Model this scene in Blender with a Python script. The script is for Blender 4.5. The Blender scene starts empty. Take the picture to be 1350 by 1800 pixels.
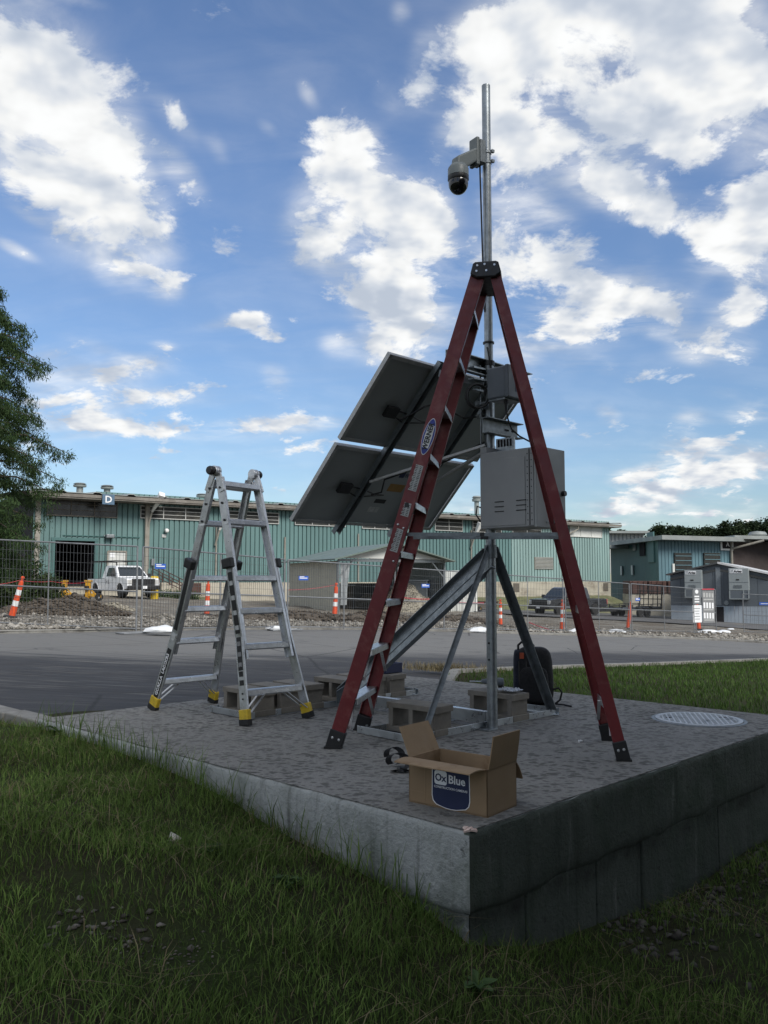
import bpy, math, random
import numpy as np
from mathutils import Vector as V, Matrix
R = math.radians
random.seed(7)
rng = np.random.default_rng(7)
sc = bpy.context.scene
COL = sc.collection

# ---------------------------------------------------------------- camera
F = 1456.0                      # focal length in photograph pixels (1350 x 1800)
PITCH = math.atan(118 / F)
CAM = V((0, 0, 1.04))           # the concrete pad's top is z = 0
cd = bpy.data.cameras.new('camera')
cam = bpy.data.objects.new('camera', cd); COL.objects.link(cam)
cam.location = CAM
cam.rotation_euler = (R(90) + PITCH, 0, 0)
cd.sensor_fit = 'VERTICAL'; cd.sensor_height = 36; cd.lens = F / 1800 * 36
cd.clip_start = .05; cd.clip_end = 3000
sc.camera = cam
CP, SP = math.cos(PITCH), math.sin(PITCH)
def ray(u, v):
    x = (u - 675) / F; y = (900 - v) / F
    return V((x, CP - SP * y, SP + CP * y))
def G(u, v, z=0.0):
    d = ray(u, v); t = (z - CAM.z) / d.z
    return CAM + d * t
def D(u, v, Y):
    d = ray(u, v)
    return CAM + d * (Y / d.y)

# ---------------------------------------------------------------- light, exposure
SUN_EL, SUN_AZ = R(38), R(142)           # azimuth from +Y towards +X: veiled sun behind the camera, to the right
sd = bpy.data.lights.new('sun', 'SUN'); so = bpy.data.objects.new('sun', sd); COL.objects.link(so)
sd.energy = 2.4; sd.angle = R(24); sd.color = (1, .96, .9)
sdir = V((math.sin(SUN_AZ) * math.cos(SUN_EL), math.cos(SUN_AZ) * math.cos(SUN_EL), math.sin(SUN_EL)))
so.rotation_euler = (-sdir).to_track_quat('-Z', 'Y').to_euler()
so.location = sdir * 60
sc.view_settings.view_transform = 'Standard'; sc.view_settings.look = 'None'
sc.view_settings.exposure = 0.6; sc.view_settings.gamma = 1.0
sc.view_settings.use_curve_mapping = False
sc.cycles.use_denoising = True
sc.cycles.max_bounces = 6; sc.cycles.transparent_max_bounces = 8
sc.cycles.sample_clamp_indirect = 4

world = bpy.data.worlds.new('World'); sc.world = world; world.use_nodes = True
nt = world.node_tree; nt.nodes.clear()
class NB:
    """tiny helper to chain shader nodes"""
    def __init__(s, nt): s.nt = nt
    def n(s, typ, **kw):
        x = s.nt.nodes.new(typ)
        for k, val in kw.items(): setattr(x, k, val)
        return x
    def put(s, sock, val):
        if hasattr(val, 'links') or hasattr(val, 'is_linked'): s.nt.links.new(val, sock)
        else: sock.default_value = val
    def m(s, op, a, b=0.0, c=0.0, clamp=False):
        x = s.n('ShaderNodeMath', operation=op, use_clamp=clamp)
        s.put(x.inputs[0], a); s.put(x.inputs[1], b); s.put(x.inputs[2], c)
        return x.outputs[0]
    def vm(s, op, a, b=(0, 0, 0), scale=1.0):
        x = s.n('ShaderNodeVectorMath', operation=op)
        s.put(x.inputs[0], a); s.put(x.inputs[1], b)
        if op == 'SCALE': s.put(x.inputs['Scale'], scale)
        return x.outputs['Value'] if op in ('LENGTH', 'DOT_PRODUCT') else x.outputs[0]
    def noise(s, vec, scale, detail=4, rough=.5, dist=0.0, lac=2.0):
        x = s.n('ShaderNodeTexNoise')
        if vec is not None: s.put(x.inputs['Vector'], vec)
        s.put(x.inputs['Scale'], scale); s.put(x.inputs['Detail'], detail)
        s.put(x.inputs['Roughness'], rough); s.put(x.inputs['Distortion'], dist); s.put(x.inputs['Lacunarity'], lac)
        return x.outputs[0]
    def voro(s, vec, scale, feature='F1', rand=1.0, out='Distance'):
        x = s.n('ShaderNodeTexVoronoi', feature=feature)
        if vec is not None: s.put(x.inputs['Vector'], vec)
        s.put(x.inputs['Scale'], scale); s.put(x.inputs['Randomness'], rand)
        return x.outputs[out]
    def mr(s, val, a, b, c=0.0, d=1.0, smooth=False):
        x = s.n('ShaderNodeMapRange', interpolation_type='SMOOTHSTEP' if smooth else 'LINEAR')
        s.put(x.inputs[0], val); s.put(x.inputs[1], a); s.put(x.inputs[2], b); s.put(x.inputs[3], c); s.put(x.inputs[4], d)
        return x.outputs[0]
    def mix(s, fac, a, b, typ='MIX'):
        x = s.n('ShaderNodeMix', data_type='RGBA', blend_type=typ)
        s.put(x.inputs[0], fac); s.put(x.inputs[6], col4(a)); s.put(x.inputs[7], col4(b))
        return x.outputs[2]
    def mapping(s, vec, loc=(0, 0, 0), rot=(0, 0, 0), scale=(1, 1, 1), typ='POINT'):
        x = s.n('ShaderNodeMapping', vector_type=typ)
        s.put(x.inputs[0], vec); x.inputs[1].default_value = loc; x.inputs[2].default_value = rot; x.inputs[3].default_value = scale
        return x.outputs[0]
def col4(c):
    if isinstance(c, (tuple, list)): return tuple(c) + (1.0,) if len(c) == 3 else tuple(c)
    return c

w = NB(nt)
sky = w.n('ShaderNodeTexSky', sky_type='NISHITA')
sky.sun_disc = False; sky.sun_elevation = SUN_EL; sky.sun_rotation = SUN_AZ
sky.air_density = 1.15; sky.dust_density = .3; sky.ozone_density = 1.2; sky.altitude = 200
tc = w.n('ShaderNodeTexCoord').outputs['Generated']
sep = w.n('ShaderNodeSeparateXYZ'); w.put(sep.inputs[0], tc)
X, Y, Z = sep.outputs
az = w.m('ARCTAN2', X, Y); el = w.m('ARCSINE', Z)
comb = w.n('ShaderNodeCombineXYZ'); w.put(comb.inputs[0], az); w.put(comb.inputs[1], el)
ae = comb.outputs[0]
# cloud deck: noise on a plane overhead
zz = w.m('ADD', w.m('MAXIMUM', Z, 0.0), .28)
pl = w.n('ShaderNodeCombineXYZ'); w.put(pl.inputs[0], w.m('DIVIDE', X, zz)); w.put(pl.inputs[1], w.m('DIVIDE', Y, zz))
pv = pl.outputs[0]
n1 = w.noise(pv, 6.0, 12, .64, .25)
off = w.vm('ADD', pv, (.030, -.030, 0.0))
s1 = w.noise(pv, 5.2, 4, .5, .12); n2 = w.noise(off, 5.2, 4, .5, .12)
nbig = w.noise(pv, 1.15, 3, .5, .2)
nfine = w.noise(pv, 19.0, 6, .62, .2)
# the larger cloud masses in view (direction in the sky, half-sizes, tilt, weight), given as az / el
MASSES = [  # u, v, ru, rv, tilt, weight   (tilt counter-clockwise)
 (40, 110, 100, 130, -40, 1.0), (120, 230, 120, 150, -40, 1.1), (30, 260, 80, 80, 0, .7), (190, 350, 100, 130, -40, 1.05), (250, 440, 70, 90, -50, .8),
 (300, 510, 26, 40, -60, .6), (310, 205, 60, 28, -38, .5), (325, 305, 58, 30, -42, .72), (385, 265, 40, 22, -60, .35), (25, 437, 45, 14, -20, .6),
 (540, 165, 26, 20, -50, .5), (600, 330, 85, 120, -15, 1.0), (560, 420, 80, 70, 0, .8), (700, 420, 110, 120, -30, 1.0), (740, 380, 70, 60, -20, .6),
 (720, 560, 110, 95, -30, .85), (640, 480, 90, 60, -30, .8), (680, 600, 70, 60, 0, .5), (590, 605, 36, 28, -15, .7), (460, 575, 50, 22, -15, .55), (390, 575, 60, 12, 5, .35),
 (485, 665, 36, 28, -40, .5), (255, 635, 55, 18, 8, .7), (290, 608, 30, 12, -4, .5), (170, 610, 80, 16, -12, .32), (150, 660, 130, 40, 0, .45),
 (350, 752, 260, 24, 3, .8), (150, 735, 170, 40, 6, .62), (480, 790, 180, 18, 4, .3), (390, 445, 90, 14, -8, .3),
 (745, 110, 36, 60, -12, .55), (703, 22, 24, 22, 0, .5), (735, 170, 50, 40, 30, .4), (150, 2, 55, 12, 0, .4),
 (960, 100, 170, 150, 0, 1.15), (1100, 60, 160, 120, 0, 1.15), (1230, 100, 130, 130, 0, 1.0), (1320, 150, 90, 130, 0, .75), (1130, 210, 120, 70, -25, .95), (1200, 245, 60, 40, -35, .6), (880, 200, 110, 100, 0, .8), (800, 250, 60, 40, 20, .5),
 (980, 270, 130, 60, -28, .85), (1090, 330, 140, 50, -28, 1.0), (1160, 380, 60, 34, -20, .7), (900, 330, 70, 60, 0, .6), (920, 420, 80, 90, -40, .75), (1000, 480, 90, 60, -30, .65), (860, 480, 60, 60, 0, .5),
 (1060, 545, 110, 60, 10, 1.0), (1110, 525, 55, 45, 10, .5), (960, 580, 90, 50, 15, .8), (900, 640, 50, 50, 0, .7), (1000, 400, 60, 40, -30, .4), (1130, 440, 40, 30, 0, .5),
 (1310, 400, 90, 80, 10, .95), (1340, 300, 60, 60, 20, .6), (1270, 440, 70, 50, 0, .6), (1345, 470, 60, 60, 0, .6), (1190, 530, 55, 38, 30, .6), (1190, 565, 28, 34, 0, .55), (1230, 610, 60, 34, -8, .9), (1285, 545, 60, 40, 25, .7), (1305, 615, 34, 26, 0, .6), (1150, 585, 36, 16, -20, .55), (1330, 530, 60, 40, 30, .4),
 (1070, 730, 28, 20, -30, .6), (1215, 740, 40, 26, 15, .7), (1320, 725, 60, 26, 12, .75), (1230, 805, 85, 42, -8, 1.1), (1330, 800, 50, 36, 10, .8), (1130, 830, 44, 16, 15, .7), (1090, 840, 30, 18, 10, .5), (1240, 845, 140, 34, 0, .7), (1110, 885, 90, 30, 0, .6), (1280, 690, 45, 16, 0, .4), (1070, 650, 26, 14, 0, .4),
 (70, 620, 60, 16, 5, .5), (215, 655, 120, 18, 8, .5), (420, 560, 60, 14, 10, .45), (250, 700, 200, 22, 4, .45), (520, 745, 120, 14, 3, .45), (90, 690, 80, 26, 0, .4), (880, 690, 60, 22, 0, .4), (1015, 640, 70, 22, 10, .4), (1130, 660, 40, 14, 0, .45), (960, 760, 60, 14, 0, .35), (1170, 870, 60, 14, 0, .4), (680, 165, 30, 40, 20, .35), (640, 250, 40, 30, 0, .4), (470, 225, 24, 14, -20, .4), (45, 375, 40, 14, -20, .4), (830, 60, 50, 40, 0, .5), (1250, 905, 300, 26, 0, .5), (830, 905, 60, 60, 40, .45), (860, 700, 80, 40, 10, .4)]
field = None
for (u, v, ru, rv, tl, wt) in MASSES:
    d = ray(u, v).normalized()
    a0, e0 = math.atan2(d.x, d.y), math.asin(d.z)
    k = 1.0 / F * (d.dot(V((0, CP, SP))))
    src = ae
    if field is not None:      # a negligible dependence on the sum so far keeps the node program short-lived in memory
        dep = w.n('ShaderNodeVectorMath', operation='MULTIPLY_ADD'); w.put(dep.inputs[0], field); dep.inputs[1].default_value = (1e-7, 1e-7, 0); w.put(dep.inputs[2], ae); src = dep.outputs[0]
    mp = w.mapping(src, (a0, e0, 0), (0, 0, R(tl)), (1.45 * ru * k / math.cos(e0), 1.45 * rv * k, 1), 'TEXTURE')
    g = w.mr(w.vm('LENGTH', mp), 1.0, 0.0, 0.0, wt, True)
    field = g if field is None else w.m('ADD', field, g)
field = w.m('MINIMUM', field, 1.15)
# outside the part in view denser cloud from noise, added for more neutral light
vdir = w.vm('DOT_PRODUCT', tc, tuple(V((0, math.cos(R(14)), math.sin(R(14))))))
outside = w.mr(vdir, .80, .62, 0, 1, True)
gen = w.m('MULTIPLY', w.mr(nbig, .32, .52, 0, 1.0, True), outside)
field = w.m('ADD', field, gen)
dens = w.m('ADD', w.m('MULTIPLY', field, .82), w.m('MULTIPLY', w.m('SUBTRACT', n1, .5), 3.1))
dens = w.m('ADD', dens, w.m('MULTIPLY', w.m('SUBTRACT', nfine, .5), .6))
alpha = w.mr(dens, .30, .80, 0, 1, True)
wisp = w.noise(w.mapping(pv, rot=(0, 0, .5), scale=(1, 2.4, 1)), 3.0, 7, .62, .6)
veil = w.m('MULTIPLY', w.m('ADD', w.mr(field, .03, .8, 0, .50, True), .07), w.mr(wisp, .36, .64, .10, 1.35))
alpha = w.m('MULTIPLY', w.m('MAXIMUM', alpha, veil), w.mr(Z, -.01, .02, 0, 1))
relief = w.m('SUBTRACT', s1, n2)
lum = w.m('ADD', w.m('MULTIPLY', relief, 2.4), .60)
lum = w.m('ADD', lum, w.m('MULTIPLY', w.m('SUBTRACT', dens, .8), .04))
lum = w.m('ADD', lum, w.m('MULTIPLY', w.m('SUBTRACT', n1, .5), .16))
lum = w.mr(lum, .25, .90, .49, .76, True)
ccol = w.mix(w.mr(lum, .49, .70), (.80, .90, 1.06), (1.0, 1.01, 1.01))
cl = w.n('ShaderNodeVectorMath', operation='SCALE'); w.put(cl.inputs[0], ccol); w.put(cl.inputs['Scale'], lum)
bg1 = w.n('ShaderNodeBackground'); w.put(bg1.inputs[0], w.mix(1.0, sky.outputs[0], w.mix(w.mr(Z, .0, .45, 0, 1), (.60, .70, .84), (.84, .95, 1.14)), 'MULTIPLY')); bg1.inputs[1].default_value = .086
bg2 = w.n('ShaderNodeBackground'); w.put(bg2.inputs[0], cl.outputs[0]); bg2.inputs[1].default_value = .86
ms = w.n('ShaderNodeMixShader'); w.put(ms.inputs[0], alpha)
nt.links.new(bg1.outputs[0], ms.inputs[1]); nt.links.new(bg2.outputs[0], ms.inputs[2])
wo = w.n('ShaderNodeOutputWorld'); nt.links.new(ms.outputs[0], wo.inputs[0])
world.cycles.sampling_method = 'MANUAL'; world.cycles.sample_map_resolution = 512

# ---------------------------------------------------------------- builders
def frame(z, xh):
    z = z.normalized(); x = xh - z * xh.dot(z)
    if x.length < 1e-5: x = V((1, 0, 0)) - z * z.x
    if x.length < 1e-5: x = V((0, 1, 0)) - z * z.y
    x.normalize(); return x, z.cross(x), z
ZUP = V((0, 0, 1))
class B:
    def __init__(s): s.v = []; s.f = []
    def add(s, vs, fs):
        o = len(s.v); s.v += [tuple(p) for p in vs]; s.f += [tuple(i + o for i in f) for f in fs]; return s
    def sweep(s, poly, p0, p1, xh=ZUP, poly1=None):
        p0, p1 = V(p0), V(p1); x, y, z = frame(p1 - p0, V(xh)); n = len(poly); q = poly1 or poly
        vs = [p0 + x * a + y * b for a, b in poly] + [p1 + x * a + y * b for a, b in q]
        fs = [(i, (i + 1) % n, n + (i + 1) % n, n + i) for i in range(n)] + [tuple(range(n - 1, -1, -1)), tuple(range(n, 2 * n))]
        return s.add(vs, fs)
    def beam(s, p0, p1, a, b, xh=ZUP):           # a: size along xh, b: across
        a /= 2; b /= 2
        return s.sweep([(-a, -b), (a, -b), (a, b), (-a, b)], p0, p1, xh)
    def cyl(s, p0, p1, r, r1=None, n=12):
        r1 = r if r1 is None else r1
        c = [(math.cos(2 * math.pi * i / n), math.sin(2 * math.pi * i / n)) for i in range(n)]
        return s.sweep([(r * a, r * b) for a, b in c], p0, p1, V((1, .01, .02)), [(r1 * a, r1 * b) for a, b in c])
    def box(s, c, size, ax=None):
        c = V(c); X, Y, Z = ax or (V((1, 0, 0)), V((0, 1, 0)), ZUP)
        vs = [c + X * (size[0] / 2 * i) + Y * (size[1] / 2 * j) + Z * (size[2] / 2 * k) for k in (-1, 1) for j in (-1, 1) for i in (-1, 1)]
        return s.add(vs, [(0, 2, 3, 1), (4, 5, 7, 6), (0, 1, 5, 4), (1, 3, 7, 5), (3, 2, 6, 7), (2, 0, 4, 6)])
    def prism(s, pts, off):
        off = V(off); n = len(pts); pts = [V(p) for p in pts]
        vs = pts + [p + off for p in pts]
        return s.add(vs, [tuple(range(n - 1, -1, -1)), tuple(range(n, 2 * n))] + [(i, (i + 1) % n, n + (i + 1) % n, n + i) for i in range(n)])
    def tube(s, pts, r, n=6):
        pts = [V(p) for p in pts]; m = len(pts); vs = []; prev = V((.3, .2, 1))
        for i, p in enumerate(pts):
            d = pts[min(i + 1, m - 1)] - pts[max(i - 1, 0)]
            x, y, z = frame(d, prev); prev = x
            rr = r[i] if isinstance(r, (list, tuple)) else r
            vs += [p + (x * math.cos(2 * math.pi * k / n) + y * math.sin(2 * math.pi * k / n)) * rr for k in range(n)]
        fs = [(i * n + k, i * n + (k + 1) % n, (i + 1) * n + (k + 1) % n, (i + 1) * n + k) for i in range(m - 1) for k in range(n)]
        fs += [tuple(range(n - 1, -1, -1)), tuple(range((m - 1) * n, m * n))]
        return s.add(vs, fs)
    def lathe(s, o, prof, axis=ZUP, n=20):
        o = V(o); x, y, z = frame(V(axis), V((1, .02, .01))); vs = []
        for r, t in prof: vs += [o + z * t + (x * math.cos(2 * math.pi * k / n) + y * math.sin(2 * math.pi * k / n)) * max(r, 1e-4) for k in range(n)]
        m = len(prof)
        fs = [(i * n + k, i * n + (k + 1) % n, (i + 1) * n + (k + 1) % n, (i + 1) * n + k) for i in range(m - 1) for k in range(n)]
        fs += [tuple(range(n - 1, -1, -1)), tuple(range((m - 1) * n, m * n))]
        return s.add(vs, fs)
    def quad(s, a, b, c, d): return s.add([a, b, c, d], [(0, 1, 2, 3)])
    def obj(s, name, mat, parent=None, smooth=False, bevel=0.0, kind=None, label=None, fix=False):
        me = bpy.data.meshes.new(name); off = V(OFF.get(parent.name, (0, 0, 0))) if parent else V((0, 0, 0))
        me.from_pydata([tuple(V(p) - off) for p in s.v], [], s.f)
        me.materials.append(mat); me.update()
        if fix:
            import bmesh
            bm = bmesh.new(); bm.from_mesh(me); bmesh.ops.recalc_face_normals(bm, faces=bm.faces); bm.to_mesh(me); bm.free()
        if smooth:
            me.polygons.foreach_set('use_smooth', [True] * len(me.polygons)); me.set_sharp_from_angle(angle=R(40))
        return link(name, me, parent, bevel, kind, label, off)
OFF = {}
def link(name, me, parent=None, bevel=0.0, kind=None, label=None, off=None):
    o = bpy.data.objects.new(name, me); COL.objects.link(o)
    if parent: o.parent = parent; OFF[o.name] = tuple(off if off is not None else OFF.get(parent.name, (0, 0, 0)))
    if bevel:
        md = o.modifiers.new('bevel', 'BEVEL'); md.width = bevel; md.segments = 2; md.limit_method = 'ANGLE'; md.angle_limit = R(50)
    if kind: o['kind'] = kind
    if label: o['label'] = label
    return o
def tag(o, label, cat, group=None):
    o['label'] = label; o['category'] = cat
    if group: o['group'] = group
    return o
def thing(name, label, cat, loc=(0, 0, 0), group=None, rz=0.0):
    o = bpy.data.objects.new(name, None); COL.objects.link(o); o.empty_display_size = .1
    o.location = loc; o.rotation_euler = (0, 0, rz); OFF[o.name] = tuple(loc)
    return tag(o, label, cat, group)
def copy_tree(o, label, loc, rz=0.0, group=None):
    def rec(x, p):
        c = x.copy(); COL.objects.link(c)
        if p: c.parent = p
        for ch in KIDS(x): rec(ch, c)
        return c
    r = rec(o, None); r.location = loc; r.rotation_euler = (0, 0, rz); r['label'] = label
    if group: r['group'] = group
    return r
def KIDS(x): return [c for c in x.children]
def text(body, size, origin, xdir, ydir, mat, parent, name='lettering', align='CENTER', ext=.0006, sx=1.0, bold=0.0):
    cu = bpy.data.curves.new(name, 'FONT'); cu.body = body; cu.size = size; cu.extrude = ext; cu.offset = bold
    cu.align_x = align; cu.align_y = 'CENTER'; cu.materials.append(mat); cu.resolution_u = 2
    o = bpy.data.objects.new(name, cu); COL.objects.link(o)
    x = V(xdir).normalized(); y = V(ydir); y = (y - x * y.dot(x)).normalized(); z = x.cross(y)
    off = V(OFF.get(parent.name, (0, 0, 0)))
    M = Matrix.Identity(4); p = V(origin) - off
    for i in range(3): M[i][0] = x[i] * sx; M[i][1] = y[i]; M[i][2] = z[i]; M[i][3] = p[i]
    me = bpy.data.meshes.new_from_object(o.evaluated_get(bpy.context.evaluated_depsgraph_get()))
    bpy.data.objects.remove(o)
    o = bpy.data.objects.new(name, me); COL.objects.link(o)
    if not me.materials: me.materials.append(mat)
    o.parent = parent; o.matrix_local = M; OFF[o.name] = tuple(off)
    return o

# ---------------------------------------------------------------- materials
def mat(name, base, rough=.6, metal=0.0, var=.18, scale=6.0, bump=0.0, bscale=60.0, spec=.5, stain=None, stain_scale=2.0, stain_amt=.5, stretch=None, coat=0.0, trans=0.0):
    m = bpy.data.materials.new(name); m.use_nodes = True; t = m.node_tree; k = NB(t)
    bs = t.nodes['Principled BSDF']
    vec = k.n('ShaderNodeTexCoord').outputs['Object']
    if stretch: vec = k.mapping(vec, scale=stretch)
    n = k.noise(vec, scale, 5, .6)
    lo = tuple(c * (1 - var) for c in base); hi = tuple(min(1, c * (1 + var)) for c in base)
    c = k.mix(k.mr(n, .3, .7), lo, hi)
    if stain:
        sn = k.noise(vec, stain_scale, 6, .65, .4)
        c = k.mix(k.m('MULTIPLY', k.mr(sn, .5, .68, 0, 1, True), stain_amt), c, stain)
    k.put(bs.inputs['Base Color'], c)
    k.put(bs.inputs['Roughness'], k.mr(k.noise(vec, scale * 2.3, 3), .3, .7, max(.03, rough - .1), min(1, rough + .1)))
    bs.inputs['Metallic'].default_value = metal; bs.inputs['Specular IOR Level'].default_value = spec
    if coat: bs.inputs['Coat Weight'].default_value = coat; bs.inputs['Coat Roughness'].default_value = .08
    if bump:
        b = k.n('ShaderNodeBump'); b.inputs['Strength'].default_value = bump; b.inputs['Distance'].default_value = .01
        k.put(b.inputs['Height'], k.noise(vec, bscale, 6, .65)); t.links.new(b.outputs[0], bs.inputs['Normal'])
    return m
M = {}
M['galv'] = mat('galvanised_steel', (.28, .305, .32), .42, .85, .25, 18, .06, 60, stain=(.22, .24, .25), stain_scale=9, stain_amt=.6)
M['galvbright'] = mat('bright_zinc', (.50, .53, .55), .34, .9, .12, 9, .03, 60)
M['galvdark'] = mat('weathered_steel', (.20, .22, .23), .5, .7, .25, 14, .08, 50)
M['alu'] = mat('brushed_aluminium', (.55, .56, .57), .36, .9, .12, 20, .05, 90, stain=(.3, .3, .3), stain_scale=14, stain_amt=.5)
M['alumat'] = mat('dull_aluminium', (.42, .42, .41), .55, .55, .15, 30, .05, 80)
M['red'] = mat('red_fibreglass', (.145, .013, .016), .45, 0, .14, 10, .05, 120, stain=(.26, .10, .085), stain_scale=9, stain_amt=.45)
M['black'] = mat('black_plastic', (.012, .012, .013), .45, 0, .2, 20, .05, 90)
M['rubber'] = mat('black_rubber', (.016, .016, .016), .8, 0, .2, 20, .1, 90)
M['cable'] = mat('black_cable', (.01, .01, .01), .5)
M['yellow'] = mat('yellow_plastic', (.55, .38, .02), .5, 0, .15, 25, stain=(.12, .09, .03), stain_scale=30, stain_amt=.5)
M['encl'] = mat('grey_powder_coat', (.30, .305, .305), .5, .0, .06, 4, .04, 160)
M['jbox'] = mat('grey_plastic_box', (.13, .15, .17), .5, 0, .08, 6)
M['camgrey'] = mat('camera_housing_grey', (.15, .17, .17), .45, 0, .06, 8)
M['glassblack'] = mat('black_dome', (.006, .006, .008), .12, 0, 0, 4, spec=.5, coat=.3)
M['backsheet'] = mat('white_backsheet', (.28, .30, .30), .6, 0, .05, 3)
M['cells'] = mat('solar_cells', (.01, .012, .03), .15, 0, .1, 3, coat=.8)
M['white'] = mat('white_paint', (.72, .72, .70), .5, 0, .06, 6)
M['sticker'] = mat('worn_sticker', (.42, .43, .42), .6, 0, .15, 40, stain=(.12, .11, .11), stain_scale=60, stain_amt=.55)
M['navy'] = mat('navy_print', (.012, .02, .065), .5, 0, .05, 8)
M['blueprint'] = mat('blue_print', (.03, .05, .30), .5, 0, .05, 8)
M['card'] = mat('brown_cardboard', (.235, .16, .09), .8, 0, .1, 5, .05, 40, stretch=(1, 1, 1))
M['cardin'] = mat('inner_cardboard', (.28, .195, .115), .8, 0, .1, 5, .05, 40, stain=(.2, .12, .06), stain_scale=9, stain_amt=.7)
M['paper'] = mat('white_print', (.75, .76, .77), .6, 0, .03, 8)
M['cmu'] = mat('concrete_block', (.21, .19, .16), .95, 0, .14, 14, .5, 140, stain=(.18, .165, .15), stain_scale=5, stain_amt=.6)
M['pack'] = mat('black_nylon', (.008, .008, .010), .75, 0, .3, 30, .15, 220)
M['packnavy'] = mat('navy_nylon', (.010, .013, .028), .75, 0, .3, 30, .15, 220)
M['orange'] = mat('orange_plastic', (.62, .075, .02), .5, 0, .12, 14, stain=(.25, .08, .04), stain_scale=9, stain_amt=.4)
M['reflect'] = mat('reflective_band', (.70, .72, .72), .35, 0, .08, 20)
M['pinktape'] = mat('red_barrier_tape', (.45, .05, .07), .6)
M['sandbag'] = mat('white_sandbag', (.62, .64, .66), .8, 0, .12, 6, .3, 30)
M['fence'] = mat('fence_steel', (.22, .23, .24), .5, .6, .2, 8)
M['wire'] = mat('fence_wire', (.10, .105, .11), .55, .5, .1, 8)
M['winwhite'] = mat('window_white', (.42, .42, .40), .6, 0, .1, 3)
M['bluesign'] = mat('blue_sign', (.03, .10, .42), .5, 0, .05, 8)
M['tyre'] = mat('tyre_rubber', (.014, .014, .014), .85, 0, .2, 12, .1, 60)
M['rim'] = mat('wheel_rim', (.35, .35, .36), .35, .8, .1, 10)
M['carwhite'] = mat('white_car_paint', (.76, .77, .78), .25, 0, .04, 3, coat=.6)
M['carblack'] = mat('charcoal_car_paint', (.035, .037, .041), .22, .2, .1, 3, coat=.7)
M['carglass'] = mat('car_glass', (.02, .026, .03), .08, 0, .05, 2, coat=.5)
M['chrome'] = mat('chrome_trim', (.5, .5, .5), .2, .9, .05, 5)
M['lamp'] = mat('lamp_glass', (.5, .5, .48), .15, 0, .05, 9, coat=.5)
M['rust'] = mat('rusty_steel', (.075, .038, .03), .85, .1, .3, 3, .3, 30)
M['yellowmach'] = mat('yellow_machine_paint', (.50, .26, .015), .5, 0, .2, 6, stain=(.10, .06, .03), stain_scale=8, stain_amt=.6)
M['dark'] = mat('dark_interior', (.012, .011, .013), .9, 0, .2, 2)
# ================================================================ the ground
C0, C1 = G(825, 1465), G(65, 1264)
E1 = (C1 - C0).normalized(); E2 = V((.714, .70, 0)).normalized()
L1, L2 = (C1 - C0).length, 3.95
C2 = C1 + E2 * L2; C3 = C0 + E2 * L2
PA, PB, PC = -.14, -.047, -.014
def plane(x, y): return PA + PB * min(max(x, -34), 45) + PC * min(max(y, -5), 120)
def nplane(x, y): return PA + PB * np.clip(x, -34, 45) + PC * np.clip(y, -5, 120)
def hit(u, v, dz=0.0):
    d = ray(u, v); Yc = 20.0
    for _ in range(40):
        p = CAM + d * (Yc / d.y); z = plane(p.x, p.y) + dz
        Yn = (z - CAM.z) / d.z * d.y if d.z < 0 else Yc
        Yc = .5 * Yc + .5 * min(max(Yn, 1), 200)
    return CAM + d * (Yc / d.y)
def sst(t): t = np.clip(t, 0, 1); return t * t * (3 - 2 * t)
DET = E1.x * E2.y - E1.y * E2.x
def ab(x, y):
    dx, dy = x - C0.x, y - C0.y
    return (dx * E2.y - dy * E2.x) / DET, (E1.x * dy - E1.y * dx) / DET
def height(x, y):
    x = np.asarray(x, float); y = np.asarray(y, float)
    a, b = ab(x, y); q = a - b
    fg = np.interp(q, [-3, -1.25, -.5, 0, .3, .9, 1.6, 2.9, 4.2, 8], [-.70, -.68, -.58, -.46, -.37, -.25, -.165, -.085, -.045, -.03])
    fg = fg - .09 * np.clip(-(a + b) / 2, 0, 4)
    fg = fg + .018 * np.sin(x * 3.1 + 1.3 * np.sin(y * 2.2)) + .014 * np.sin(y * 4.3 + x * 1.7)
    back = nplane(x, y) - .05
    w_ = np.maximum(sst((a - 4.0) / 1.6), sst((a - .3) / 3.5) * sst((b - 1.0) / 2.5))
    return fg * (1 - w_) + back * w_
def sheet(name, xs, ys, zf, m, kind='structure'):
    gx, gy = np.meshgrid(xs, ys); gz = zf(gx, gy)
    nx, ny = len(xs), len(ys)
    co = np.stack([gx, gy, gz], -1).reshape(-1, 3)
    return grid_mesh(name, co, nx, ny, m, kind)
def grid_mesh(name, co, nx, ny, m, kind):
    i = np.arange(nx - 1)[None, :] + np.arange(ny - 1)[:, None] * nx
    f = np.stack([i, i + 1, i + 1 + nx, i + nx], -1).reshape(-1, 4)
    me = np_mesh(name, co, f, m)
    me.polygons.foreach_set('use_smooth', np.ones(len(f), bool))
    o = bpy.data.objects.new(name, me); COL.objects.link(o)
    if kind: o['kind'] = kind
    return o
def np_mesh(name, co, faces, m):
    k = faces.shape[1]
    me = bpy.data.meshes.new(name)
    me.vertices.add(len(co)); me.vertices.foreach_set('co', np.ascontiguousarray(co, np.float32).ravel())
    me.loops.add(faces.size); me.loops.foreach_set('vertex_index', np.ascontiguousarray(faces, np.int32).ravel())
    me.polygons.add(len(faces)); me.polygons.foreach_set('loop_start', np.arange(0, faces.size, k, dtype=np.int32))
    me.polygons.foreach_set('loop_total', np.full(len(faces), k, np.int32))
    me.update(calc_edges=True)
    if m: me.materials.append(m)
    return me

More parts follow.
